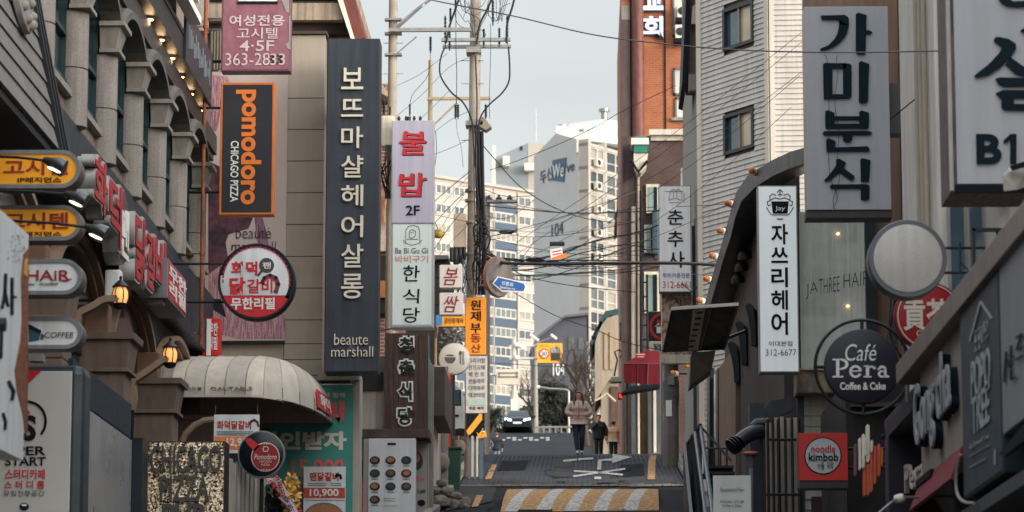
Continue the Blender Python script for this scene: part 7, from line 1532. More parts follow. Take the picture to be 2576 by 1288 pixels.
for i,(tx,xa,xb,ya,yb_) in enumerate((('JA',2027,2057,712,750),('THREE',2060,2112,700,738),('HAIR',2122,2186,686,722))): text(tx,[at(xa,ya+ (4 if i==0 else 3),Y),at(xb,ya-5,Y),at(xb,yb_-6,Y),at(xa,yb_+3,Y)],NM,s,-.015,.004)
for x,y in ((2108,588),(2133,770)): MB().ball(at(x,y,Y+.045),(.022,.018,.02),10,6).build('lamp_glow',mat('bay_lamp_glow',(255,220,170),.4,.02,emit=3,ec=(255,200,130)),s,smooth=True)
# siding strip below the bay
z1=a[2].z-.37; b=MB()
zz=g(46)-.3
while zz<z1-.1:
    b.hexa([(at(2022,1000,Y).x,Y+.0,zz),(at(2106,1000,Y).x,Y+.0,zz),(at(2106,1000,Y).x,Y-.05,zz),(at(2022,1000,Y).x,Y-.05,zz)],[(at(2022,1000,Y).x,Y+.0,zz+.155),(at(2106,1000,Y).x,Y+.0,zz+.155),(at(2106,1000,Y).x,Y-.03,zz+.155),(at(2022,1000,Y).x,Y-.03,zz+.155)]); zz+=.152
b.build('pale_siding',SID,s); MB().box((at(2106,1000,Y).x,Y-.02,g(46)-.3),(4.3,Y+.1,z1)).build('dark_boarding',mat('dark_vertical_boards',(44,40,40),.7,.2,4,streak=.3),s); MB().box((at(2005,1000,Y).x,Y-.04,g(46)-.3),(at(2022,1000,Y).x,Y+.1,z1)).build('corner_post',mat('grey_blue_post',(70,76,84),.6,.15),s)
MB().box((at(2040,1250,Y).x,Y-.08,g(46)-.3),(at(2092,1250,Y).x,Y-.03,at(0,1254,Y).z)).build('brown_hatch',mat('brown_hatch',(66,54,54),.6,.15),s)
# wall piece above with red pipe between grey sign and white wall
b=MB(); b.box((at(2264,100,45.6).x,45.6,g(46)),(at(2280,100,45.6).x,45.9,at(0,-60,45).z)); solo(b,'dark_pipe',mat('dark_brown_pipe',(54,44,42),.6,.2,3,streak=.2),'dark square downpipe between the snack sign and the white wall','pipe')
b=MB(); b.tube(cat([at(2250,560,44.5),at(2246,650,44.5),at(2254,740,44.5),at(2240,840,44.5),at(2268,900,44.5)],6),.02,6)
random.seed(6)
for i in range(8): x=2245+random.uniform(-8,14); b.tube(cat([at(x,540+random.uniform(0,60),44.3),at(x+random.uniform(-12,12),650,44.2),at(x+random.uniform(-10,18),760,44.4),at(x+random.uniform(-12,30),850+random.uniform(0,60),44.2)],6),.011,5)
solo(b,'cable_tangle',CAB,'tangle of black cables hanging in the gap behind the round blank sign','cable',smooth=True)
# ---- window grille with stair entrance under the bay
s=thing('iron_grille','black iron bar grille in front of pale strips under the salon bay','grille',(at(1968,1200,43.9).x,43.9,g(44)-.1)); Y=43.9
b=MB()
for x in (1931,1944,1957,1975,1992,2009): b.tube([at(x,1055,Y),(at(x,1055,Y).x,Y,g(Y)-.1)],.02,6)
for yy in (1106,1244): b.tube([at(1928,yy,Y),at(2014,yy,Y)],.022,6)
b.build('bars',BLACK,s); b=MB()
for x,w_,y0_ in ((1926,5,1068),(1935,7,1068),(1948,10,1055),(1963,9,1053),(1979,10,1056),(1996,10,1055)): b.box((at(x,1100,Y+.2).x,Y+.2,g(Y)-.1),(at(x+w_,1100,Y+.2).x,Y+.25,at(0,y0_,Y+.2).z))
b.build('pale_strips',mat('pale_strip',(168,158,146),.7,.12,3,streak=.3),s); MB().box((at(1922,1100,Y+.3).x,Y+.3,g(Y)-.2),(at(2020,1100,Y+.3).x,Y+.6,at(0,1045,Y).z)).build('dark_back',mat('dark_mauve_back',(58,52,54),.8,.15),s)
s=thing('air_duct','black ribbed exhaust duct elbow sticking out beside the iron grille','duct',(at(1885,1090,44).x,44,at(0,1130,44).z)); Y=44.2
b=MB(); b.tube(cat([at(1916,1084,Y),at(1896,1088,Y-.05),at(1876,1098,Y-.1),at(1860,1112,Y-.15)],4),.105,18); b.build('elbow',mat('black_duct',(34,38,44),.4,.2,3),s,smooth=True); b=MB()
d=(at(1852,1116,Y-.15)-at(1872,1102,Y-.1)).normalized()
for k in range(3): b.lathe(at(1858,1112,Y-.13)+d*(.03+.045*k),[(.10,0),(.122,.008),(.122,.022),(.10,.03)],18,d)
b.build('ribs',BLACK,s,smooth=True); b=MB(); b.tube([at(1895,1075,Y),at(1905,1065,Y),at(1935,1062,Y)],.07,10); b.build('upper_pipe',mat('black_duct2',(28,32,38),.4,.2),s,smooth=True)
s=thing('slate_column','dark slate column and slanting beam between the exhaust duct and the grille','column',(at(1910,1200,44.6).x,44.6,g(44)-.1))
b=MB(); b.box((at(1888,1200,44.6).x,44.6,g(44)-.2),(at(1925,1200,44.6).x,45.0,at(0,1018,44.6).z)); b.prism([at(1902,1085,44.5),at(1902,1055,44.5),at(1940,1008,44.5),at(1992,1000,44.5),at(1995,1028,44.5),at(1962,1045,44.5),at(1925,1100,44.5)],(0,.4,0)); b.build('column',mat('slate_column',(44,54,62),.5,.18,2,streak=.2),s)
s=thing('orange_ledge','small orange capped dark bollard light under the exhaust duct','bollard',(at(1888,1140,44).x,43.8,g(44)))
b=MB(); b.lathe((at(1888,1150,43.7).x,43.7,g(43.7)),[(.06,0),(.06,at(0,1148,43.7).z-g(43.7))],10); b.build('post',mat('grey_slim_post',(70,74,80),.5,.1),s); MB().lathe((at(1888,1150,43.7).x,43.7,at(0,1149,43.7).z),[(.10,0),(.11,.02),(.09,.05)],12).build('cap',mat('brick_orange_cap',(150,82,64),.6,.15),s,smooth=True); s.name='bollard'
# ---- outside stair with railing
s=thing('outside_stair','black metal outside stair with steel handrails going up to the cafe','stair',(at(1790,1250,50).x,50,g(50)-.1))
b=MB(); 
for k in range(12):
    Yk=46.0+k*.42; xa,xb=at(1800-k*1.5,1280,Yk).x,at(1880-k*3,1280,Yk).x; z=at(0,1345-k*15.5,Yk).z; b.box((xa,Yk,z-.04),(xb,Yk+.30,z)); b.box((xa,Yk+.30,z-.16),(xb,Yk+.32,z-.02))
b.build('treads',mat('black_tread',(34,40,46),.5,.2,4),s)
b=MB(); 
R0=[at(1796,1330,46),at(1789,1262,47),at(1764,1085,51.5)]; b.tube(R0,.035,8); b.tube([p+Vector((-.10,.05,-.02)) for p in R0],.03,8); b.tube([at(1764,1085,51.5),at(1762,1072,52),at(1840,1160,52)],.02,6); b.build('handrail',mat('steel_rail',(84,90,98),.5,.15,4,metal=.2),s,smooth=True)
b=MB(); 
for k in range(16):
    p=R0[0].lerp(R0[2],k/15.0); MB().tube([p+Vector((-.16,.05,-.05)),(p.x-.16,p.y+.05,g(p.y)-.1)],.014,5).build('baluster',BLACK,s)
for k in range(12): p=at(1762,1078,52).lerp(at(1722,1132,54.5),k/11); MB().tube([p,(p.x,p.y,g(p.y)-.1)],.02,5).build('baluster',BLACK,s)
MB().tube([at(1762,1070,52),at(1722,1128,54.5)],.035,6).build('side_rail',BLACK,s)
for x in (1772,1784,1797,1812,1828): b.tube([at(x,1128,53),at(x,1200,53)],.016,5)
b.hexa([at(1766,1192,52.98),at(1846,1190,52.98),at(1846,1204,52.98),at(1766,1206,52.98)],[at(1766,1192,53.06),at(1846,1190,53.06),at(1846,1204,53.06),at(1766,1206,53.06)])
b.tube([at(1765,1128,53),at(1832,1128,53)],.016,5); b.build('landing_rail',BLACK,s)
b=MB(); b.hexa([Vector((R0[0].x-.3,46,g(46)-.2)),Vector((R0[0].x-.25,46,g(46)-.2)),R0[0]+Vector((-.25,0,-.35)),R0[0]+Vector((-.3,0,-.35))],[Vector((R0[2].x-.3,51.5,g(51.5)-.2)),Vector((R0[2].x-.25,51.5,g(51.5)-.2)),R0[2]+Vector((-.25,0,-.2)),R0[2]+Vector((-.3,0,-.2))]); b.build('stringer',BLACK,s)
# white notice at the stair
s=thing('notice_poster','white notice board with faint grey writing at the foot of the stair','poster',(at(1842,1250,43).x,43,g(43)-.05)); Y=43
a=q(1795,1196,1890,1420,Y); MB().box((a[0].x,Y,g(43)-.1),(a[1].x,Y+.05,a[0].z)).build('board',mat('notice_white',(218,218,212),.5,.05,1.5,streak=.08),s)
NG=mat('notice_grey',(140,142,142),.6,.06); text('Recommend Menu',q(1812,1226,1872,1236,Y),NG,s,-.01); text('커피와 디저트',q(1812,1258,1872,1265,Y),NG,s,-.01); text('Coffee & Cake',q(1818,1268,1864,1274,Y),NG,s,-.01)
b=MB(); b.lathe((at(1890,1190,Y+.1).x,Y+.15,g(Y)),[(.03,0),(.03,at(0,1180,Y).z-g(Y))],8); b.build('post',GREYM,s)
# ---- noodle kimbob box sign
Y=39.5; s=sign('noodle_sign','red square box sign with a white disc reading noodle kimbob',(2010,1089,2133,1209),Y,.4,mat('tomato_red_face',(186,46,40),.45,.06,1.5,emit=.02),mat('tomato_red_side',(150,40,38),.5,.08),0.5,wall=4.2,arms=(.3,.7))
f=pol(Y); polys([ell(2070,1147,47,47,36)],f,INK,s,'disc_ring',off=.008,th=.004); polys([ell(2070,1147,44,44,36)],f,mat('grey_white_disc',(180,184,186),.4,.05),s,'disc',off=.014,th=.004)
text('noodle',q(2040,1120,2101,1138,Y),REDT,s,.012,off=.022); text('kimbob',q(2034,1140,2108,1160,Y),INK,s,.018,off=.022); text('누들',q(2056,1164,2073,1181,Y),INK,s,-.01,off=.022); text('김밥',q(2080,1162,2096,1177,Y),INK,s,-.01,off=.022)
b=MB(); b.box((q(2010,1089,2133,1209,Y)[0].x,Y+.01,s.location.z-.09),(q(2010,1089,2133,1209,Y)[1].x,Y+.4,s.location.z)); b.build('bottom_tray',mat('dark_tray2',(52,56,62),.5,.15),s)
# ---- letter sign with white and orange strokes (seen edge on)
s=thing('fork_sign','bunch of white and orange raised letters seen edge on, on a dark wall','sign',(at(2185,1160,36).x,36,at(0,1250,36).z)); Y=36
pal=[mat('mauve_edge',(112,78,86),.5,.1),LETC,mat('salmon_orange_letter',(196,92,62),.5,.1)]
for m_,L_ in ((pal[0],[(2152,1115,1200,8)]),(pal[1],[(2163,1100,1185,8),(2172,1090,1180,9),(2183,1066,1165,11),(2178,1100,1150,8),(2193,1105,1140,8)]),(pal[2],[(2175,1160,1250,9),(2184,1165,1248,10),(2192,1130,1240,9),(2201,1120,1220,9),(2211,1115,1200,10),(2219,1125,1175,7)])):
    b=MB()
    for k,(x,y0_,y1_,w_) in enumerate(L_):
        b.prism([at(x-w_*.4,y0_+6,Y-.02*k),at(x,y0_,Y-.02*k),at(x+w_*.5,y0_+5,Y-.02*k),at(x+w_*.5,y1_-9,Y-.02*k),at(x+w_*.1,y1_,Y-.02*k),at(x-w_*.4,y1_-4,Y-.02*k)],(0,.10,0))
    b.build('lettering',m_,s,bev=.015)
b=MB(); b.tube([at(2215,1100,Y+.15),at(2240,1096,Y+.6)],.03,6); b.tube([at(2215,1165,Y+.15),at(2240,1162,Y+.6)],.03,6); b.box((at(2186,1160,Y).x,Y+.08,at(0,1200,Y).z),(at(2216,1160,Y).x,Y+.14,at(0,1110,Y).z)); b.build('bracket',BLACK,s)
# dark wall behind those
s=thing('dark_shop','dark boarded shop wall between the salon bay and the near shops','building',(4.6,40,g(38)-.2))
MB().box((at(2130,1200,40.5).x,40.5,g(40)-.4),(6.0,44.8,at(0,960,40.5).z)).build('wall',mat('black_brown_boards',(40,36,36),.7,.25,3,streak=.35),s); b=MB(); b.box((at(2140,1000,40.4).x,40.3,at(0,1030,40.4).z),(6,40.5,at(0,1020,40.4).z)); b.build('ledge',mat('brown_thin_ledge',(70,56,52),.6,.2),s)
# ---- cafe disc sign with ring
Y=30.5; s=roundsign('cafe_disc_sign','round dark violet cafe sign with white serif lettering inside a thin ring',2169,922,96,Y,.10,mat('dark_violet_face',(34,32,46),.45,.08,1.5),BLACK,2)
s2c=at(2170,923,Y+.05); b=MB(); N=48; rr=120*Y/F; b.tube([s2c+Vector((math.cos(2*math.pi*k/N)*rr,0,math.sin(2*math.pi*k/N)*rr)) for k in range(N+1)],.017,8); 
for a_ in (90,270,180,0): b.tube([s2c+Vector((math.cos(R(a_))*rr,0,math.sin(R(a_))*rr)),s2c+Vector((math.cos(R(a_))*rr*.78,0,math.sin(R(a_))*rr*.78))],.018,6)
b.tube([s2c+Vector((rr,0,-.1)),(3.4,Y+.3,s2c.z-.1)],.022,6); b.tube([s2c+Vector((rr*.8,0,-.35)),(3.4,Y+.3,s2c.z-.35)],.022,6); b.build('ring',BLACK,s,smooth=True)
o=.010
text('Café',q(2126,866,2204,908,Y),LETW,s,-.004,off=o,shear=.22)
f=pol(Y)
# serif letters of the big word built from strokes
def S(*pls): polys(pls,f,LETW,s,off=o)
S([(2102,905),(2107,905),(2107,950),(2102,950)] and [(2103,906),(2111,906),(2111,948),(2103,948)],[(2094,903),(2112,903),(2112,906.5),(2094,906.5)],[(2094,946),(2121,946),(2121,950),(2094,950)])
S(*[[(2113+rx_*math.cos(R(a_)),917+ry_*math.sin(R(a_))) for rx_,ry_,d_ in ((20,14.5,0),(20,14.5,0)) for _ in (0,)][:0] for a_ in ()])
def bowl(cx_,cy_,ro,ri,a0_,a1_,sy=1.0,n=14,dx=0): 
    out=[]
    for k in range(n):
        A0,A1=R(a0_+(a1_-a0_)*k/n),R(a0_+(a1_-a0_)*(k+1)/n)
        out.append([(cx_+ro*math.cos(A0),cy_+ro*sy*math.sin(A0)),(cx_+ro*math.cos(A1),cy_+ro*sy*math.sin(A1)),(cx_+dx+ri*math.cos(A1),cy_+ri*sy*1.08*math.sin(A1)),(cx_+dx+ri*math.cos(A0),cy_+ri*sy*1.08*math.sin(A0))])
    return out
S(*bowl(2116,916.5,18,10.5,-90,90,.78),[(2110,902.5),(2117,902.5),(2117,906),(2110,906)],[(2110,927),(2117,927),(2117,930.5),(2110,930.5)])
S(*bowl(2152,935,16,9.5,-5,-335,1.0,20),[(2138,933),(2166,932),(2166,935),(2138,936)])
S([(2178,921),(2186,919),(2186,948),(2178,948)],[(2172,920),(2186,919),(2186,922),(2172,923)],[(2172,946.5),(2192,946.5),(2192,950),(2172,950)],*bowl(2192,930,10,5,-150,-40,1.0,8),[(2195,922),(2201,922),(2203,928),(2197,930)])
S(*bowl(2219,931,11,4.5,-170,0,1.0,10),[(2223,929),(2230,929),(2230,944),(2223,946)],[(2223,943),(2231,943),(2237,947),(2236,950),(2226,950)],*bowl(2219,941,11,5,60,290,.85,12),[(2207,926),(2213,926),(2213,931),(2207,931)])
text('Coffee & Cake',q(2113,962,2228,981,Y),LETW,s,.02,off=o)
# ---- blank round sign and tea sign
s=roundsign('blank_round_sign','large round blank cream light sign with a grey rim, writing worn off',2284,650,100,27.6,.26,mat('blank_cream_face',(196,192,186),.45,.1,2.5,streak=.16,speck=.06),mat('grey_drum_rim',(92,94,100),.4,.12,3,metal=.2),13)
b=MB()
for k in (-.12,.10): c=at(2380,650,27.7); b.tube([(c.x-.05,27.75,c.z+k),(c.x+.35,27.75,c.z+k)],.012,6)
b.build('bracket',BLACK,s)
s=thing('hanging_sign_mount','empty black square steel sign frame with cross ties beside the round blank sign','frame',(at(2480,640,27.3).x,27.3,at(0,725,27.3).z)); Y=27.3
b=MB(); 
for (xa,ya,xb,yb_) in ((2446,573,2640,581),(2446,573,2455,726),(2446,718,2475,726)): a=q(xa,ya,xb,yb_,Y); b.box((a[0].x,Y,a[2].z),(a[1].x,Y+.05,a[0].z))
b.tube([at(2415,610,Y),at(2415,690,Y)],.01,6); b.tube([at(2415,660,Y),at(2462,708,Y)],.007,5)
for x in (2505,2540,2560): b.tube([at(x,575,Y+.02),at(x+20-(x%3)*16,640,Y+.03)],.012,6)
b.build('frame',BLACK,s)
s=roundsign('tea_sign','round dark red tea shop sign with white chinese characters, partly behind the blank round sign',2337,795,88,29.5,.14,mat('tea_red',(158,24,40),.45,.07,2),mat('dark_red_rim',(90,24,32),.5,.1),3)
f=pol(29.5); polys([[(2337+rr_*math.cos(R(a_+d_)),795+rr_*math.sin(R(a_+d_))) for rr_,d_ in ((80,0),(80,7.5),(77.5,7.5),(77.5,0))] for a_ in range(0,360,7)],f,LETC,s,'ring_print',off=.010)
text('貢茶',q(2272,752,2388,832,29.5),LETC,s,.022,off=.010); text('Gong cha',q(2306,831,2380,852,29.5),LETC,s,.0,off=.010)
b=MB(); c=at(2425,800,29.6); b.tube([(c.x-.05,29.6,c.z),(3.3,29.6,c.z)],.02,6); b.build('bracket',BLACK,s)
# ---- near white building
s=thing('white_building','near white concrete building with drain pipes, behind the big grey sign','building',(6,36,g(33)-.3))
XW=3.72; zt=14.5
MB().box((XW,32.9,at(0,940,33).z),(12,36.5,zt)).box((4.75,36.5,g(40)-.3),(12,44.9,zt)).build('wall',mat('white_concrete_wall',(212,205,196),.85,.07,1.4,.25,30,streak=.25),s)
MB().box((XW+.3,30.5,g(30)-.4),(12,40.4,at(0,940,33).z)).build('lower_wall',CHAR,s)
b=MB(); 
for Yp in (34.3,33.9,33.5): b.lathe((XW-.04,Yp,at(0,560,33).z),[(.03,0),(.03,8)],10)
b.build('downpipe',mat('cream_downpipe',(176,166,150),.55,.1,2,streak=.2),s,smooth=True)
for x0_,x1_,ya,yb_ in ((2392,2425,520,730),(2440,2470,500,720)):
    a=q(x0_,ya,x1_,yb_,32.85); f_=MB(); f_.box((a[0].x-.03,32.84,a[2].z-.03),(a[1].x+.03,32.9,a[0].z)); wv=f_.build('window',mat('pale_window_frame',(150,146,138),.6,.1),s); MB().box((a[0].x,32.81,a[2].z),(a[1].x,32.845,a[0].z)).build('glass',GLASS_B,wv)
b=MB(); b.tube([at(2240,300,35.5),(XW-.01,34.8,at(0,260,34.8).z)],.008,5); b.build('stay_wire',CAB,s)
# big near sign
Y=27.2; s=thing('big_sign','very large grey box sign at the top corner with dark letters and B1','sign',(at(2500,300,Y).x,Y+.3,at(0,485,Y).z))
a=q(2384,-80,2800,486,Y); zs=a[2].z; MB().box((a[0].x,Y,zs),(a[1].x,Y+.7,a[0].z)).build('cabinet',mat('dirty_frame',(112,98,92),.7,.15,4,kind='two',c2=(80,74,74),kw=(4,4,1)),s,bev=.01)
f_=q(2402,-80,2790,462,Y); MB().box((f_[0].x,Y-.01,f_[2].z),(f_[1].x,Y+.02,f_[0].z)).build('face',mat('grey_sign_face2',(184,185,188),.5,.05,.6,streak=.08,spec=.25),s)
b=MB(); b.tube([(at(2390,300,Y).x,Y-.02,zs+.02),(at(2390,300,Y).x,Y-.02,a[0].z)],.02,8); b.build('pale_edge_tube',mat('pale_edge',(176,172,166),.5,.08),s); b=MB(); b.box((f_[0].x-.02,Y-.03,zs+.0),(f_[1].x,Y+.0,zs+.07)); b.build('bottom_rail',INK,s)
fz2=lambda zx,zy: at(1932+zx*.41663,zy*.41663,Y-.01)
polys([[(1385,225),(1450,238),(1495,268),(1496,300),(1462,348),(1392,325),(1412,290),(1362,250),(1366,232)],[(1392,325),(1462,348),(1400,412),(1330,456),(1262,472),(1243,462),(1260,446),(1330,392)],[(1462,348),(1432,392),(1490,448),(1546,466),(1640,450),(1530,398)],
  [(1372,478),(1400,470),(1700,478),(1700,522),(1425,527),(1390,510)],[(1374,565),(1415,547),(1700,548),(1700,594),(1484,596),(1484,630),(1700,632),(1700,672),(1425,668),(1408,650),(1408,605)],
  [(1378,-60),(1420,-60),(1440,-10),(1480,12),(1560,8),(1560,44),(1500,46),(1440,40),(1400,15)],[(1520,190),(1546,200),(1650,300),(1650,200),(1560,160)]],fz2,DK,s,th=.02,off=.006)
text('B',q(2456,338,2519,413,Y-.01),DK,s,.035,.02)
polys([[(2541,338),(2556,338),(2556,413),(2541,413)],[(2541,338),(2541,352),(2526,362),(2524,354)]],pol(Y-.01),DK,s,th=.02,off=.004)
b=MB(); b.box((4.3,Y+.69,zs+1.0),(4.5,32.9,zs+1.2)); b.build('beam',BLACK,s)
s=thing('flood_light','dirty white flood light at the lower corner of the big grey sign','lamp',(at(2550,460,26.6).x,26.6,at(0,480,26.6).z)); Y=26.6
b=MB(); b.hexa([at(2521,440,Y),at(2556,470,Y),at(2560,478,Y),at(2524,482,Y)],[at(2538,418,Y+.2),at(2600,400,Y+.2),at(2610,460,Y+.2),at(2540,478,Y+.2)]); b.build('housing',mat('dirty_white_metal',(176,168,156),.6,.15,5,streak=.2),s,bev=.012); b=MB(); b.hexa([at(2540,418,Y-.03),at(2600,398,Y-.03),at(2606,412,Y-.03),at(2546,430,Y-.03)],[at(2540,418,Y+.03),at(2600,398,Y+.03),at(2606,412,Y+.03),at(2546,430,Y+.03)]); b.build('bracket',INK,s)
# ---- tea shop front
XG=3.0
s=thing('tea_shop','near shop front with pale fascia, raised grey Gong cha letters and maroon awning','building',(4.5,27,g(26)-.3))
y0_,y1_=24.6,29.1; zt=5.18; zb=4.08
PF=mat('pale_grey_fascia',(150,140,132),.6,.06,1,streak=.12)
MB().box((XG,20,zb),(8,28.2,zt-.12)).build('fascia',PF,s); MB().box((XG-.12,20,zt-.13),(8.2,29.15,zt+.06)).build('cornice',mat('grey_cornice',(132,120,112),.6,.1,2,streak=.2),s,bev=.01)
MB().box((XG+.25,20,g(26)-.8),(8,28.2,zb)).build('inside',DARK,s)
b=MB(); P=[Vector((XG-.02,25.0,zb)),Vector((XG-.02,28.2,zb)),Vector((XG-.12,28.2,zb-.26)),Vector((XG-.12,25.0,zb-.26))]; b.hexa(P,[v+Vector((.03,0,-.01)) for v in P]); b.build('awning',mat('maroon_canvas',(120,30,42),.7,.1,1.5,.1,30),s)
b=MB(); P=[Vector((XG-.0,28.22,zb)),Vector((XG-.12,28.22,zb-.26)),Vector((XG+.2,28.22,zb-.3))]; b.prism(P,(0,-.02,0)); b.build('awning_end',mat('dark_maroon',(84,22,32),.7,.1),s)
text('Gong cha',[Vector((XG,28.03,zt-.31)),Vector((XG,25.28,zt-.25)),Vector((XG,25.28,zt-.93)),Vector((XG,28.03,zt-1.01))],INKN,s,.015,.07,name='backing',off=.0)
text('Gong cha',[Vector((XG,27.95,zt-.30)),Vector((XG,25.2,zt-.24)),Vector((XG,25.2,zt-.92)),Vector((XG,27.95,zt-1.0))],mat('grey_white_letter',(150,152,156),.4,.06),s,.01,.02,off=.075)
MB().box((XG-.06,27.0,zb-.06),(XG+.1,28.2,zb-.0)).build('rail',INK,s)
PU=mat('violet_black_frame',(40,38,54),.5,.15,2)
s=thing('portal_frame','dark violet portal frame with raised white Pera letters beside a food picture','shopfront',(3.3,30,g(30)-.3))
Xp=3.06
zA=onX(2224,1059,Xp); zB=onX(2330,949,Xp); zC=onX(2235,1109,Xp)
b=MB(); b.box((Xp,28.3,zA.z-.19),(Xp+.5,zA.y,zA.z)); b.box((Xp,zA.y-.35,g(32)-.5),(Xp+.4,zA.y,zA.z-.19)); b.build('frame',PU,s,bev=.01)
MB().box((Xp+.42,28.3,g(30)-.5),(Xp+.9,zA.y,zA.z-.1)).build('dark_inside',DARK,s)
b=MB(); P=[onX(x,y,Xp+.38) for x,y in ((2278,1100),(2310,1060),(2330,1075),(2330,1140),(2290,1160))]; b.prism(P,(-.02,0,0)); b.build('food_picture',mat('orange_food_print',(110,64,42),.6,.4,8,kind='two',c2=(60,44,38),kw=(4,4,4)),s)
text('Pera',[onX(2284,1172,Xp+.2),onX(2334,1140,Xp+.2),onX(2334,1212,Xp+.2),onX(2286,1243,Xp+.2)],LETC,s,.0,.04); text('&',[onX(2268,1222,Xp+.2),onX(2280,1216,Xp+.2),onX(2280,1236,Xp+.2),onX(2269,1242,Xp+.2)],LETC,s,.0,.02)
s=thing('security_camera','small white camera on a steel arm under the maroon awning','camera',(at(2262,1255,27.5).x,27.5,at(0,1262,27.5).z)); Y=27.5
b=MB(); b.tube([at(2262,1252,Y),at(2240,1266,Y-.1),at(2200,1300,Y-.2)],.012,6); b.tube([at(2262,1252,Y),(3.2,Y+.2,at(0,1248,Y).z)],.012,6); b.build('arm',STEEL,s); MB().lathe(at(2258,1255,Y),[(.02,-.03),(.035,-.02),(.04,.03),(.03,.06)],14,(1,-.4,.2)).build('housing',LETC,s,smooth=True)
b=MB(); c=at(2283,905,29.3); b.tube(cat([at(2283,1010,29.6),at(2283,925,29.4),at(2287,903,29.3),at(2310,896,29.2)],5),.02,8); solo(b,'drain_pipe',mat('pale_blue_pipe',(150,158,162),.45,.1,3),'pale bent drain pipe at the end of the tea shop cornice','pipe',smooth=True)
# ---- popo tree sign and the next sign
Xs=2.93; s=thing('tree_sign','dark petrol sign with a white roof line and tall outlined POPO TREE letters','sign',(Xs+.2,23.6,4.2))
Ya,Yb=onX(2421,1000,Xs).y,onX(2520,1000,Xs).y; zt=(onX(2421,769,Xs).z+onX(2521,675,Xs).z)/2; zb=(onX(2421,1262,Xs).z+onX(2520,1190,Xs).z)/2
MB().box((Xs,Yb,zb),(Xs+.35,Ya,zt)).build('cabinet',mat('petrol_side',(30,48,52),.5,.15,2),s,bev=.008); MB().box((Xs-.006,Yb+.02,zb+.02),(Xs+.02,Ya-.02,zt-.02)).build('face',mat('petrol_face',(52,64,72),.5,.06,1,streak=.1),s)
fx=lambda x,y: onX(x,y,Xs-.008)
PLT=mat('pale_outline_letter',(150,156,158),.5,.06)
def qx(pts): return [fx(*p) for p in pts]
polys(stroke([(2442,858),(2469,759)],4)+stroke([(2469,759),(2496,800)],5),fx,PLT,s,'roof_line',d=Vector((-1,0,0)))
text('포포나무',qx([(2452,828),(2488,800),(2488,870),(2453,895)]),PLT,s,-.02); text('POPO',qx([(2445,910),(2493,868),(2493,975),(2446,1012)]),PLT,s,.012); text('TREE',qx([(2446,1005),(2491,962),(2491,1060),(2448,1096)]),PLT,s,.012)
text('Coffee and Tea',qx([(2442,1118),(2488,1090),(2488,1102),(2442,1130)]),PLT,s,-.015); polys(stroke([(2442,1148),(2490,1120)],1.4)+stroke([(2442,1176),(2480,1155)],2)+stroke([(2505,1130),(2505,1168)],3),fx,PLT,s,'print_line',d=Vector((-1,0,0)))
s=thing('grey_sign','light grey sign with dark brush letters and a black shade','sign',(Xs+.2,21,4.2)) ; s['label']='light grey sign with dark brush letters next to the petrol sign'
Y2=onX(2700,800,Xs).y; MB().box((Xs,Y2,zb+.26),(Xs+.35,Yb-.02,zt+.02)).build('cabinet',mat('light_grey_face',(124,126,130),.5,.05,.8,streak=.12),s,bev=.008)
polys(stroke([(2533,885),(2528,960)],4)+stroke([(2533,905),(2541,925)],3.5)+stroke([(2545,870),(2545,925)],3.5)+stroke([(2545,898),(2552,894)],3)+stroke([(2545,930),(2545,955),(2558,948)],3.5)+stroke([(2558,850),(2572,840),(2560,880),(2576,872)],4)+stroke([(2558,905),(2577,893)],4),fx,INK,s,d=Vector((-1,0,0)))
b=MB(); P=[fx(2523,1142),fx(2576,1080),fx(2590,1062),fx(2590,1105),fx(2535,1150)]; b.prism(P,(-.03,0,0)); b.build('shade_board',INK,s)
s=thing('near_shop','dark near shop below the petrol sign with a grey ledge','building',(4.2,22,g(22)-.3))
MB().box((Xs+.36,16,g(20)-.5),(8,24.6,zt-.2)).build('wall',CHAR,s); MB().box((Xs+.02,16,zb-.16),(Xs+.5,24.9,zb-.06)).build('ledge',mat('grey_thin_ledge',(70,74,78),.5,.15),s)
b=MB(); b.tube(cat([onX(2416,1143,Xs-.02),onX(2406,1190,Xs-.04),onX(2408,1240,Xs-.04),onX(2424,1262,Xs-.04),onX(2450,1266,Xs-.02)],6),.013,6); solo(b,'grey_cable',mat('grey_cable',(140,136,130),.5,.1),'looped pale grey cable at the lower corner of the petrol sign','cable',smooth=True)
# unseen buildings behind the near right shops, sized to keep out low sun
s=thing('grey_block','unseen plain grey upper storeys behind the near right shops, sized to shade the street','building',(9,20,g(18)-.3)); MB().box((8.3,2,g(8)-.5),(18,32,14.5)).build('wall',CONC,s); MB().box((8.25,2,7.4),(8.3,32,7.6)).build('string_course',CONCL,s)
b=MB()
for k in range(4): b.box((8.26,8+k*4,8.4),(8.32,10.2+k*4,10.2))
b.build('window',GLASS_B,s)
# ================================================================== PEOPLE AND CAR
def skin(name,J,Ed,m,parent,sub=2,root=None):
    """one continuous tapering surface grown round joints J={n:(x,y,z,rx[,ry])}"""
    names=list(J); me=bpy.data.meshes.new(name); o0=origin(parent)
    me.from_pydata([Vector(J[n][:3])-o0 for n in names],[(names.index(a),names.index(b)) for a,b in Ed],[])
    o=bpy.data.objects.new(name,me); COL.objects.link(o); md=o.modifiers.new('s','SKIN'); md.use_smooth_shade=True
    md.branch_smoothing=.4
    sv=me.skin_vertices[0].data
    for i,n in enumerate(names):
        r=J[n][3]; sv[i].radius=(r,J[n][4] if len(J[n])>4 else r); sv[i].use_root=(n==root)
    ss=o.modifiers.new('d','SUBSURF'); ss.levels=sub; ss.render_levels=sub
    dg=bpy.context.evaluated_depsgraph_get(); m2=bpy.data.meshes.new_from_object(o.evaluated_get(dg)); o.modifiers.clear(); o.data=m2; m2.name=name
    for p in m2.polygons: p.use_smooth=True
    m2.materials.clear(); m2.materials.append(m); o.parent=parent; return o
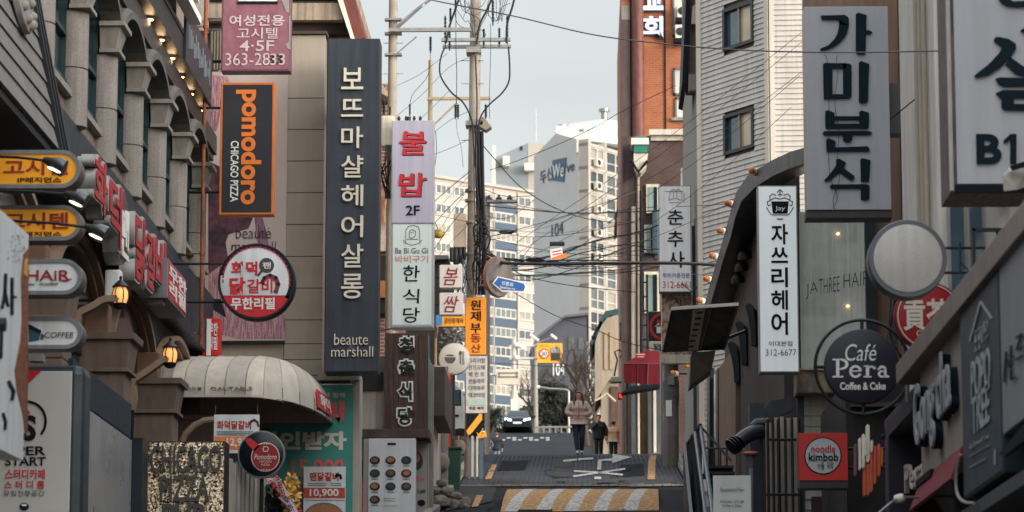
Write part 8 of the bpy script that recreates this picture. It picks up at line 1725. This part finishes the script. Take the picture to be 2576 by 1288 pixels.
SKIN=mat('skin',(196,150,124),.55,.06,20); HAIRB=mat('dark_brown_hair',(46,32,28),.5,.3,30); HAIRK=mat('black_hair',(26,24,26),.5,.3,30)
def person(label,px,Y,zf,H,face,coat,trs,shoe,hair,pose,longhair=False,coatlen=.42,group=None,girth=1.0):
    s=thing('person',label,'person',(at(px,1100,Y).x,Y,zf),group); k=H/1.65; X0=s.location.x
    def P(x,y,z,*r): return (X0+x*k,Y+y*k*face,zf+z*k,*[v*k for v in r])
    # face=-1: looks at the camera (towards -Y); y positive here = forwards
    L,Rr=pose['legs']           # each: (knee xyz, ankle xyz)
    la,ra=pose['arms']          # each: (elbow, wrist)
    J={'pel':P(0,0,.90,.12,.09),'spi':P(0,0,1.08,.11,.08),'che':P(0,0,1.25,.13,.09),'nek':P(0,.01,1.40,.05),'jaw':P(0,.03,1.475,.058),'hed':P(0,.02,1.555,.082),'top':P(0,.0,1.60,.06),
       'hl':P(-.09,0,.86,.085),'kl':P(*L[0],.058),'al':P(*L[1],.04),'fl':P(L[1][0],L[1][1]+.13,L[1][2]-.05,.032),'hr':P(.09,0,.86,.085),'kr':P(*Rr[0],.058),'ar':P(*Rr[1],.04),'fr':P(Rr[1][0],Rr[1][1]+.13,Rr[1][2]-.05,.032),
       'sl':P(-.17,0,1.34,.055),'el':P(*la[0],.042),'wl':P(*la[1],.028),'sr':P(.17,0,1.34,.055),'er':P(*ra[0],.042),'wr':P(*ra[1],.028)}
    Ed=[('pel','spi'),('spi','che'),('che','nek'),('nek','jaw'),('jaw','hed'),('hed','top'),('pel','hl'),('hl','kl'),('kl','al'),('al','fl'),('pel','hr'),('hr','kr'),('kr','ar'),('ar','fr'),('che','sl'),('sl','el'),('el','wl'),('che','sr'),('sr','er'),('er','wr')]
    for sd,(e_,w_),key in (('l',la,'wl'),('r',ra,'wr')):      # palms and five fingers
        ev,wv=Vector(e_),Vector(w_); d=(wv-ev).normalized(); pd=Vector(pose.get('hand_'+sd,d)).normalized(); side=pd.cross(Vector((0,1,0)) if abs(pd.y)<.8 else Vector((0,0,1))).normalized(); cur=pd.cross(side).normalized()
        pm=wv+pd*.07; J['p'+sd]=P(*pm,.036,.02); Ed.append((key,'p'+sd))
        for i,(o_,l_) in enumerate(((-.028,.062),(-.010,.074),(.010,.070),(.027,.055))):
            b0=pm+pd*.03+side*o_; b1=b0+pd*l_*.5; b2=b1+(pd*.6+cur*.6)*l_*.5; J[f'f{sd}{i}a']=P(*b0,.010); J[f'f{sd}{i}b']=P(*b1,.009); J[f'f{sd}{i}c']=P(*b2,.007); Ed+=[('p'+sd,f'f{sd}{i}a'),(f'f{sd}{i}a',f'f{sd}{i}b'),(f'f{sd}{i}b',f'f{sd}{i}c')]
        t0=wv+pd*.035+side*-.035; t1=t0+pd*.035+side*-.02; J[f't{sd}a']=P(*t0,.012); J[f't{sd}b']=P(*t1,.009); Ed+=[('p'+sd,f't{sd}a'),(f't{sd}a',f't{sd}b')]
    skin('body',J,Ed,SKIN,s,2,'pel')
    G=girth
    # coat
    zb=.92-coatlen*.3
    C={'hem':P(0,0,zb,.20*G,.15*G),'wai':P(0,.005,1.0,.205*G,.155*G),'mid':P(0,.01,1.15,.205*G,.16*G),'che':P(0,.0,1.29,.19*G,.14*G),'col':P(0,.005,1.385,.10,.09),'co2':P(0,.01,1.43,.085,.08),
       'sl':P(-.175,0,1.335,.095*G),'ml':P(*(Vector((-.19,0,1.33))*.5+Vector(la[0])*.5),.085*G),'el':P(*la[0],.085*G),'m2':P(*(Vector(la[0])*.5+Vector(la[1])*.5),.078*G),'wl':P(*la[1],.058),'sr':P(.175,0,1.335,.095*G),'mr':P(*(Vector((.19,0,1.33))*.5+Vector(ra[0])*.5),.085*G),'er':P(*ra[0],.085*G),'m3':P(*(Vector(ra[0])*.5+Vector(ra[1])*.5),.078*G),'wr':P(*ra[1],.058)}
    skin('coat',C,[('hem','wai'),('wai','mid'),('mid','che'),('che','col'),('col','co2'),('che','sl'),('sl','ml'),('ml','el'),('el','m2'),('m2','wl'),('che','sr'),('sr','mr'),('mr','er'),('er','m3'),('m3','wr')],coat,s,2,'wai')
    T={'pel':P(0,0,.93,.15,.12),'hl':P(-.088,0,.84,.105),'tl':P(*(Vector((-.09,0,.84))*.5+Vector(L[0])*.5),.092),'kl':P(*L[0],.076),'cl':P(*(Vector(L[0])*.5+Vector(L[1])*.5),.068),'al':P(L[1][0],L[1][1],L[1][2]+.0,.056),'hr':P(.088,0,.84,.105),'tr':P(*(Vector((.09,0,.84))*.5+Vector(Rr[0])*.5),.092),'kr':P(*Rr[0],.076),'cr':P(*(Vector(Rr[0])*.5+Vector(Rr[1])*.5),.068),'ar':P(Rr[1][0],Rr[1][1],Rr[1][2]+.0,.056)}
    skin('trousers',T,[('pel','hl'),('hl','tl'),('tl','kl'),('kl','cl'),('cl','al'),('pel','hr'),('hr','tr'),('tr','kr'),('kr','cr'),('cr','ar')],trs,s,2,'pel')
    for a_ in (L[1],Rr[1]):
        b=MB(); c=Vector(P(a_[0],a_[1]+.05,a_[2]-.045)[:3]); b.ball(c,(.045*k,.13*k,.05*k),14,8)
        for v in b.v: v.z=max(v.z,c.z-.04*k)
        b.build('shoe',shoe,s,smooth=True)
    # hair, face
    b=MB(); c=Vector(P(0,-.012,1.575)[:3]); b.ball(c,(.094*k,.105*k,.092*k),16,10)
    fdir=face
    for v in b.v:
        f_=(v.y-c.y)*fdir
        if f_>.035*k and v.z<c.z+.035*k: v.y=c.y+.035*k*fdir; 
        if v.z<c.z-.05*k: v.z=c.z-.05*k
    b.build('hair',hair,s,smooth=True)
    if longhair:
        for sx in (-1,1):
            Hh={'a':P(sx*.075,-.02,1.60,.035,.05),'b':P(sx*.095,.0,1.50,.032,.05),'c':P(sx*.11,.05,1.40,.038,.05),'d':P(sx*.115,.10,1.30,.036,.035),'e':P(sx*.10,.13,1.20,.018)}
            skin('hair',Hh,[('a','b'),('b','c'),('c','d'),('d','e')],hair,s,2,'a')
    if face==-1:
        b=MB(); 
        for sx in (-1,1): b.ball(P(sx*.032,.098,1.555)[:3],(.013*k,.006*k,.007*k),8,6)
        b.build('eyes',INK,s,smooth=True); b=MB(); b.ball(P(0,.092,1.488)[:3],(.022*k,.008*k,.007*k),8,6); b.build('mouth',mat('lips',(150,70,66),.5,.1),s,smooth=True)
        b=MB(); b.lathe(P(0,.10,1.515)[:3],[(.016*k,-.012*k),(.012*k,.01*k),(.004*k,.035*k)],8); b.build('nose',SKIN,s,smooth=True)
        b=MB()
        for sx in (-1,1): b.ball(P(sx*.083,.01,1.54)[:3],(.012*k,.02*k,.03*k),8,6)
        b.build('ears',SKIN,s,smooth=True)
    return s
COATW=mat('mauve_beige_puffer',(204,178,164),.7,.08,14,.35,18); DENIM=mat('dark_navy_denim',(34,46,62),.8,.15,20); WSH=mat('white_shoe',(206,200,192),.5,.06); COATD=mat('dark_navy_coat',(34,38,48),.7,.2,14,.3,20); BLKT=mat('black_trousers',(28,28,32),.8,.15); BEI=mat('beige_jacket',(196,164,134),.75,.1,14,.3,20); JEAN=mat('light_blue_jean',(104,128,148),.8,.15,20)
walk=[((-.07,.06,.48),(-.03,.14,.09)),((.08,.05,.47),(.075,-.16,.13))]
w_=person('woman in a puffy mauve jacket and dark jeans walking with her hands in her pockets',1456,79,g(79),1.60,-1,COATW,DENIM,WSH,mat('warm_brown_hair',(74,46,36),.5,.3,30),dict(legs=walk,arms=[((-.31,.0,1.09),(-.11,.15,1.03)),((.31,.0,1.09),(.11,.15,1.03))],hand_l=(1,.2,-.2),hand_r=(-1,.2,-.2)),longhair=True,coatlen=.30,girth=1.12)
b=MB()
for zz in (1.24,1.14,1.04,.95):
    pts=[]; kk=1.60/1.65
    for a_ in range(-80,81,20): pts.append((w_.location.x+.215*1.12*kk*math.sin(R(a_)),79-.165*1.12*kk*math.cos(R(a_)),g(79)+zz*kk-.012*math.cos(R(a_))))
    b.tube(pts,.006,5)
b.build('quilt_seams',mat('seam_shadow',(160,138,126),.8,.1),w_,smooth=True)
zp=MB(); zp.box((w_.location.x-.006,79-.19,g(79)+.9),(w_.location.x+.006,79-.17,g(79)+1.34)); zp.build('zip',mat('zip_grey',(90,80,76),.5,.1),w_)
person('man in a dark navy coat with one hand raised to his mouth',1506,112,g(112),1.62,-1,COATD,BLKT,INK,HAIRK,dict(legs=[((-.08,.05,.48),(-.08,.08,.09)),((.09,.03,.47),(.09,-.10,.11))],arms=[((-.20,.14,1.12),(-.05,.16,1.36)),((.27,-.03,1.08),(.26,.02,.86))],hand_l=(.3,.1,1),hand_r=(0,.1,-1)),coatlen=.6,girth=1.12)
person('person in a beige jacket and black trousers walking away up the hill, seen from behind',1543,119,g(119),1.52,1,BEI,BLKT,INK,HAIRK,dict(legs=[((-.08,.04,.48),(-.08,.10,.09)),((.09,.02,.47),(.09,-.10,.11))],arms=[((-.27,.0,1.08),(-.25,.05,.86)),((.27,.0,1.08),(.25,.03,.86))],hand_l=(0,.1,-1),hand_r=(0,.1,-1)),coatlen=.35,girth=1.15)
person('small figure in a black coat and light jeans standing at the road edge',1250,148,g(148),1.52,1,mat('black_coat',(30,32,38),.7,.2,14,.3,20),JEAN,INK,mat('fair_brown_hair',(96,70,52),.5,.3,30),dict(legs=[((-.08,.02,.48),(-.08,.0,.09)),((.08,.02,.47),(.08,.0,.09))],arms=[((-.28,.0,1.08),(-.26,.06,.86)),((.28,.0,1.08),(.26,.06,.86))],hand_l=(0,.1,-1),hand_r=(0,.1,-1)),coatlen=.7,girth=1.25)
person('crouching grey dressed figure half hidden behind the hazard board posts',1228,146,g(146),1.35,-1,mat('slate_coat',(66,70,80),.7,.2,14,.3,20),BLKT,INK,HAIRK,dict(legs=[((-.08,.10,.46),(-.08,.04,.09)),((.08,.12,.45),(.08,.02,.09))],arms=[((-.26,.08,1.06),(-.14,.2,.96)),((.26,.08,1.06),(.14,.2,.96))],hand_l=(.6,.3,-.3),hand_r=(-.6,.3,-.3)),coatlen=.5,girth=1.1)
# ---- dark sedan
Y=190; xa,xb=at(1263,1070,Y).x,at(1340,1070,Y).x; xm=(xa+xb)/2; hw=(xb-xa)/2*.97; z0=g(Y+2)-.02
s=thing('car','dark blue grey sedan with lit white headlights coming over the crest','car',(xm,Y+2,z0))
CP=mat('dark_blue_car_paint',(20,26,33),.3,.12,3,spec=.3)
secs=[(0,.80,.20,.62,.66),(.12,.93,.16,.66,.74),(.9,.98,.16,.70,.88),(1.3,1.0,.16,.72,.93),(2.6,1.0,.16,.74,.95),(3.6,1.0,.16,.74,.96),(4.3,.95,.18,.72,.95),(4.55,.82,.24,.68,.88)]
b=MB(); vs=[]
for (yy,wf,zb_,zm,zt_) in secs:
    w2=hw*wf; vs+=[(xm-w2*.92,Y+yy,z0+zb_),(xm-w2,Y+yy,z0+zb_+.16),(xm-w2,Y+yy,z0+zm),(xm-w2*.88,Y+yy,z0+zt_),(xm,Y+yy,z0+zt_+.03),(xm+w2*.88,Y+yy,z0+zt_),(xm+w2,Y+yy,z0+zm),(xm+w2,Y+yy,z0+zb_+.16),(xm+w2*.92,Y+yy,z0+zb_)]
n=9; b.add(vs,[(i*n+j,i*n+(j+1)%n,(i+1)*n+(j+1)%n,(i+1)*n+j) for i in range(len(secs)-1) for j in range(n)]+[tuple(range(n)),tuple((len(secs)-1)*n+j for j in range(n))[::-1]]); b.build('body',CP,s,smooth=True)
roof=[(1.30,.84,.93),(2.05,.66,1.40),(2.5,.65,1.46),(3.3,.64,1.45),(4.1,.78,.96)]
b=MB(); vs=[]
for yy,wf,zt_ in roof: w2=hw*wf; vs+=[(xm-w2,Y+yy,z0+.90),(xm-w2*(1 if zt_<1 else .98),Y+yy,z0+zt_-.04),(xm-w2*.8,Y+yy,z0+zt_),(xm+w2*.8,Y+yy,z0+zt_),(xm+w2*(1 if zt_<1 else .98),Y+yy,z0+zt_-.04),(xm+w2,Y+yy,z0+.90)]
n=6; b.add(vs,[(i*n+j,i*n+(j+1)%n,(i+1)*n+(j+1)%n,(i+1)*n+j) for i in range(4) for j in range(n)]); b.build('cabin',CP,s,smooth=True)
b=MB(); w1,w2=hw*.74,hw*.56; b.hexa([(xm-w1,Y+1.36,z0+.98),(xm+w1,Y+1.36,z0+.98),(xm+w2,Y+1.99,z0+1.36),(xm-w2,Y+1.99,z0+1.36)],[(xm-w1,Y+1.40,z0+.96),(xm+w1,Y+1.40,z0+.96),(xm+w2,Y+2.03,z0+1.34),(xm-w2,Y+2.03,z0+1.34)]); b.build('windscreen',mat('car_glass',(26,38,44),.2,.2,2,spec=.3),s)
for sx in (-1,1):
    b=MB(); b.prism([(xm+sx*hw*.40,Y-.03,z0+.56),(xm+sx*hw*.84,Y+.03,z0+.60),(xm+sx*hw*.86,Y+.03,z0+.70),(xm+sx*hw*.62,Y-.02,z0+.69),(xm+sx*hw*.42,Y-.03,z0+.64)],(0,.06,0)); b.build('headlight',mat('headlight_glow',(240,246,255),.3,.02,3,emit=7,ec=(225,238,255)),s)
    b=MB(); b.ball((xm+sx*hw*1.10,Y+1.55,z0+.98),(.12,.08,.08),10,6); b.build('mirror',CP,s,smooth=True)
    for yy in (.85,3.6):
        b=MB(); b.lathe((xm+sx*(hw-.22),Y+yy,z0+.32),[(.1,0),(.30,0),(.325,.03),(.325,.19),(.30,.22),(.1,.22)],20,(sx,0,0)); wv=b.build('wheel',MATS['tyre_rubber'],s,smooth=True); b=MB(); b.lathe((xm+sx*(hw-.01),Y+yy,z0+.32),[(.22,0),(.18,.015),(.03,.02)],16,(sx,0,0)); b.build('rim',STEEL,wv)
b=MB(); b.prism([(xm-hw*.34,Y-.035,z0+.46),(xm+hw*.34,Y-.035,z0+.46),(xm+hw*.38,Y-.035,z0+.62),(xm-hw*.38,Y-.035,z0+.62)],(0,.05,0)); b.build('grille',BLACK,s); MB().box((xm-.26,Y-.05,z0+.38),(xm+.26,Y-.02,z0+.49)).build('number_plate',LETW,s); MB().box((xm-hw*.8,Y+.02,z0+.19),(xm+hw*.8,Y+.06,z0+.30)).build('lower_intake',BLACK,s)
for k,xx in enumerate((-.1,.12)): pass
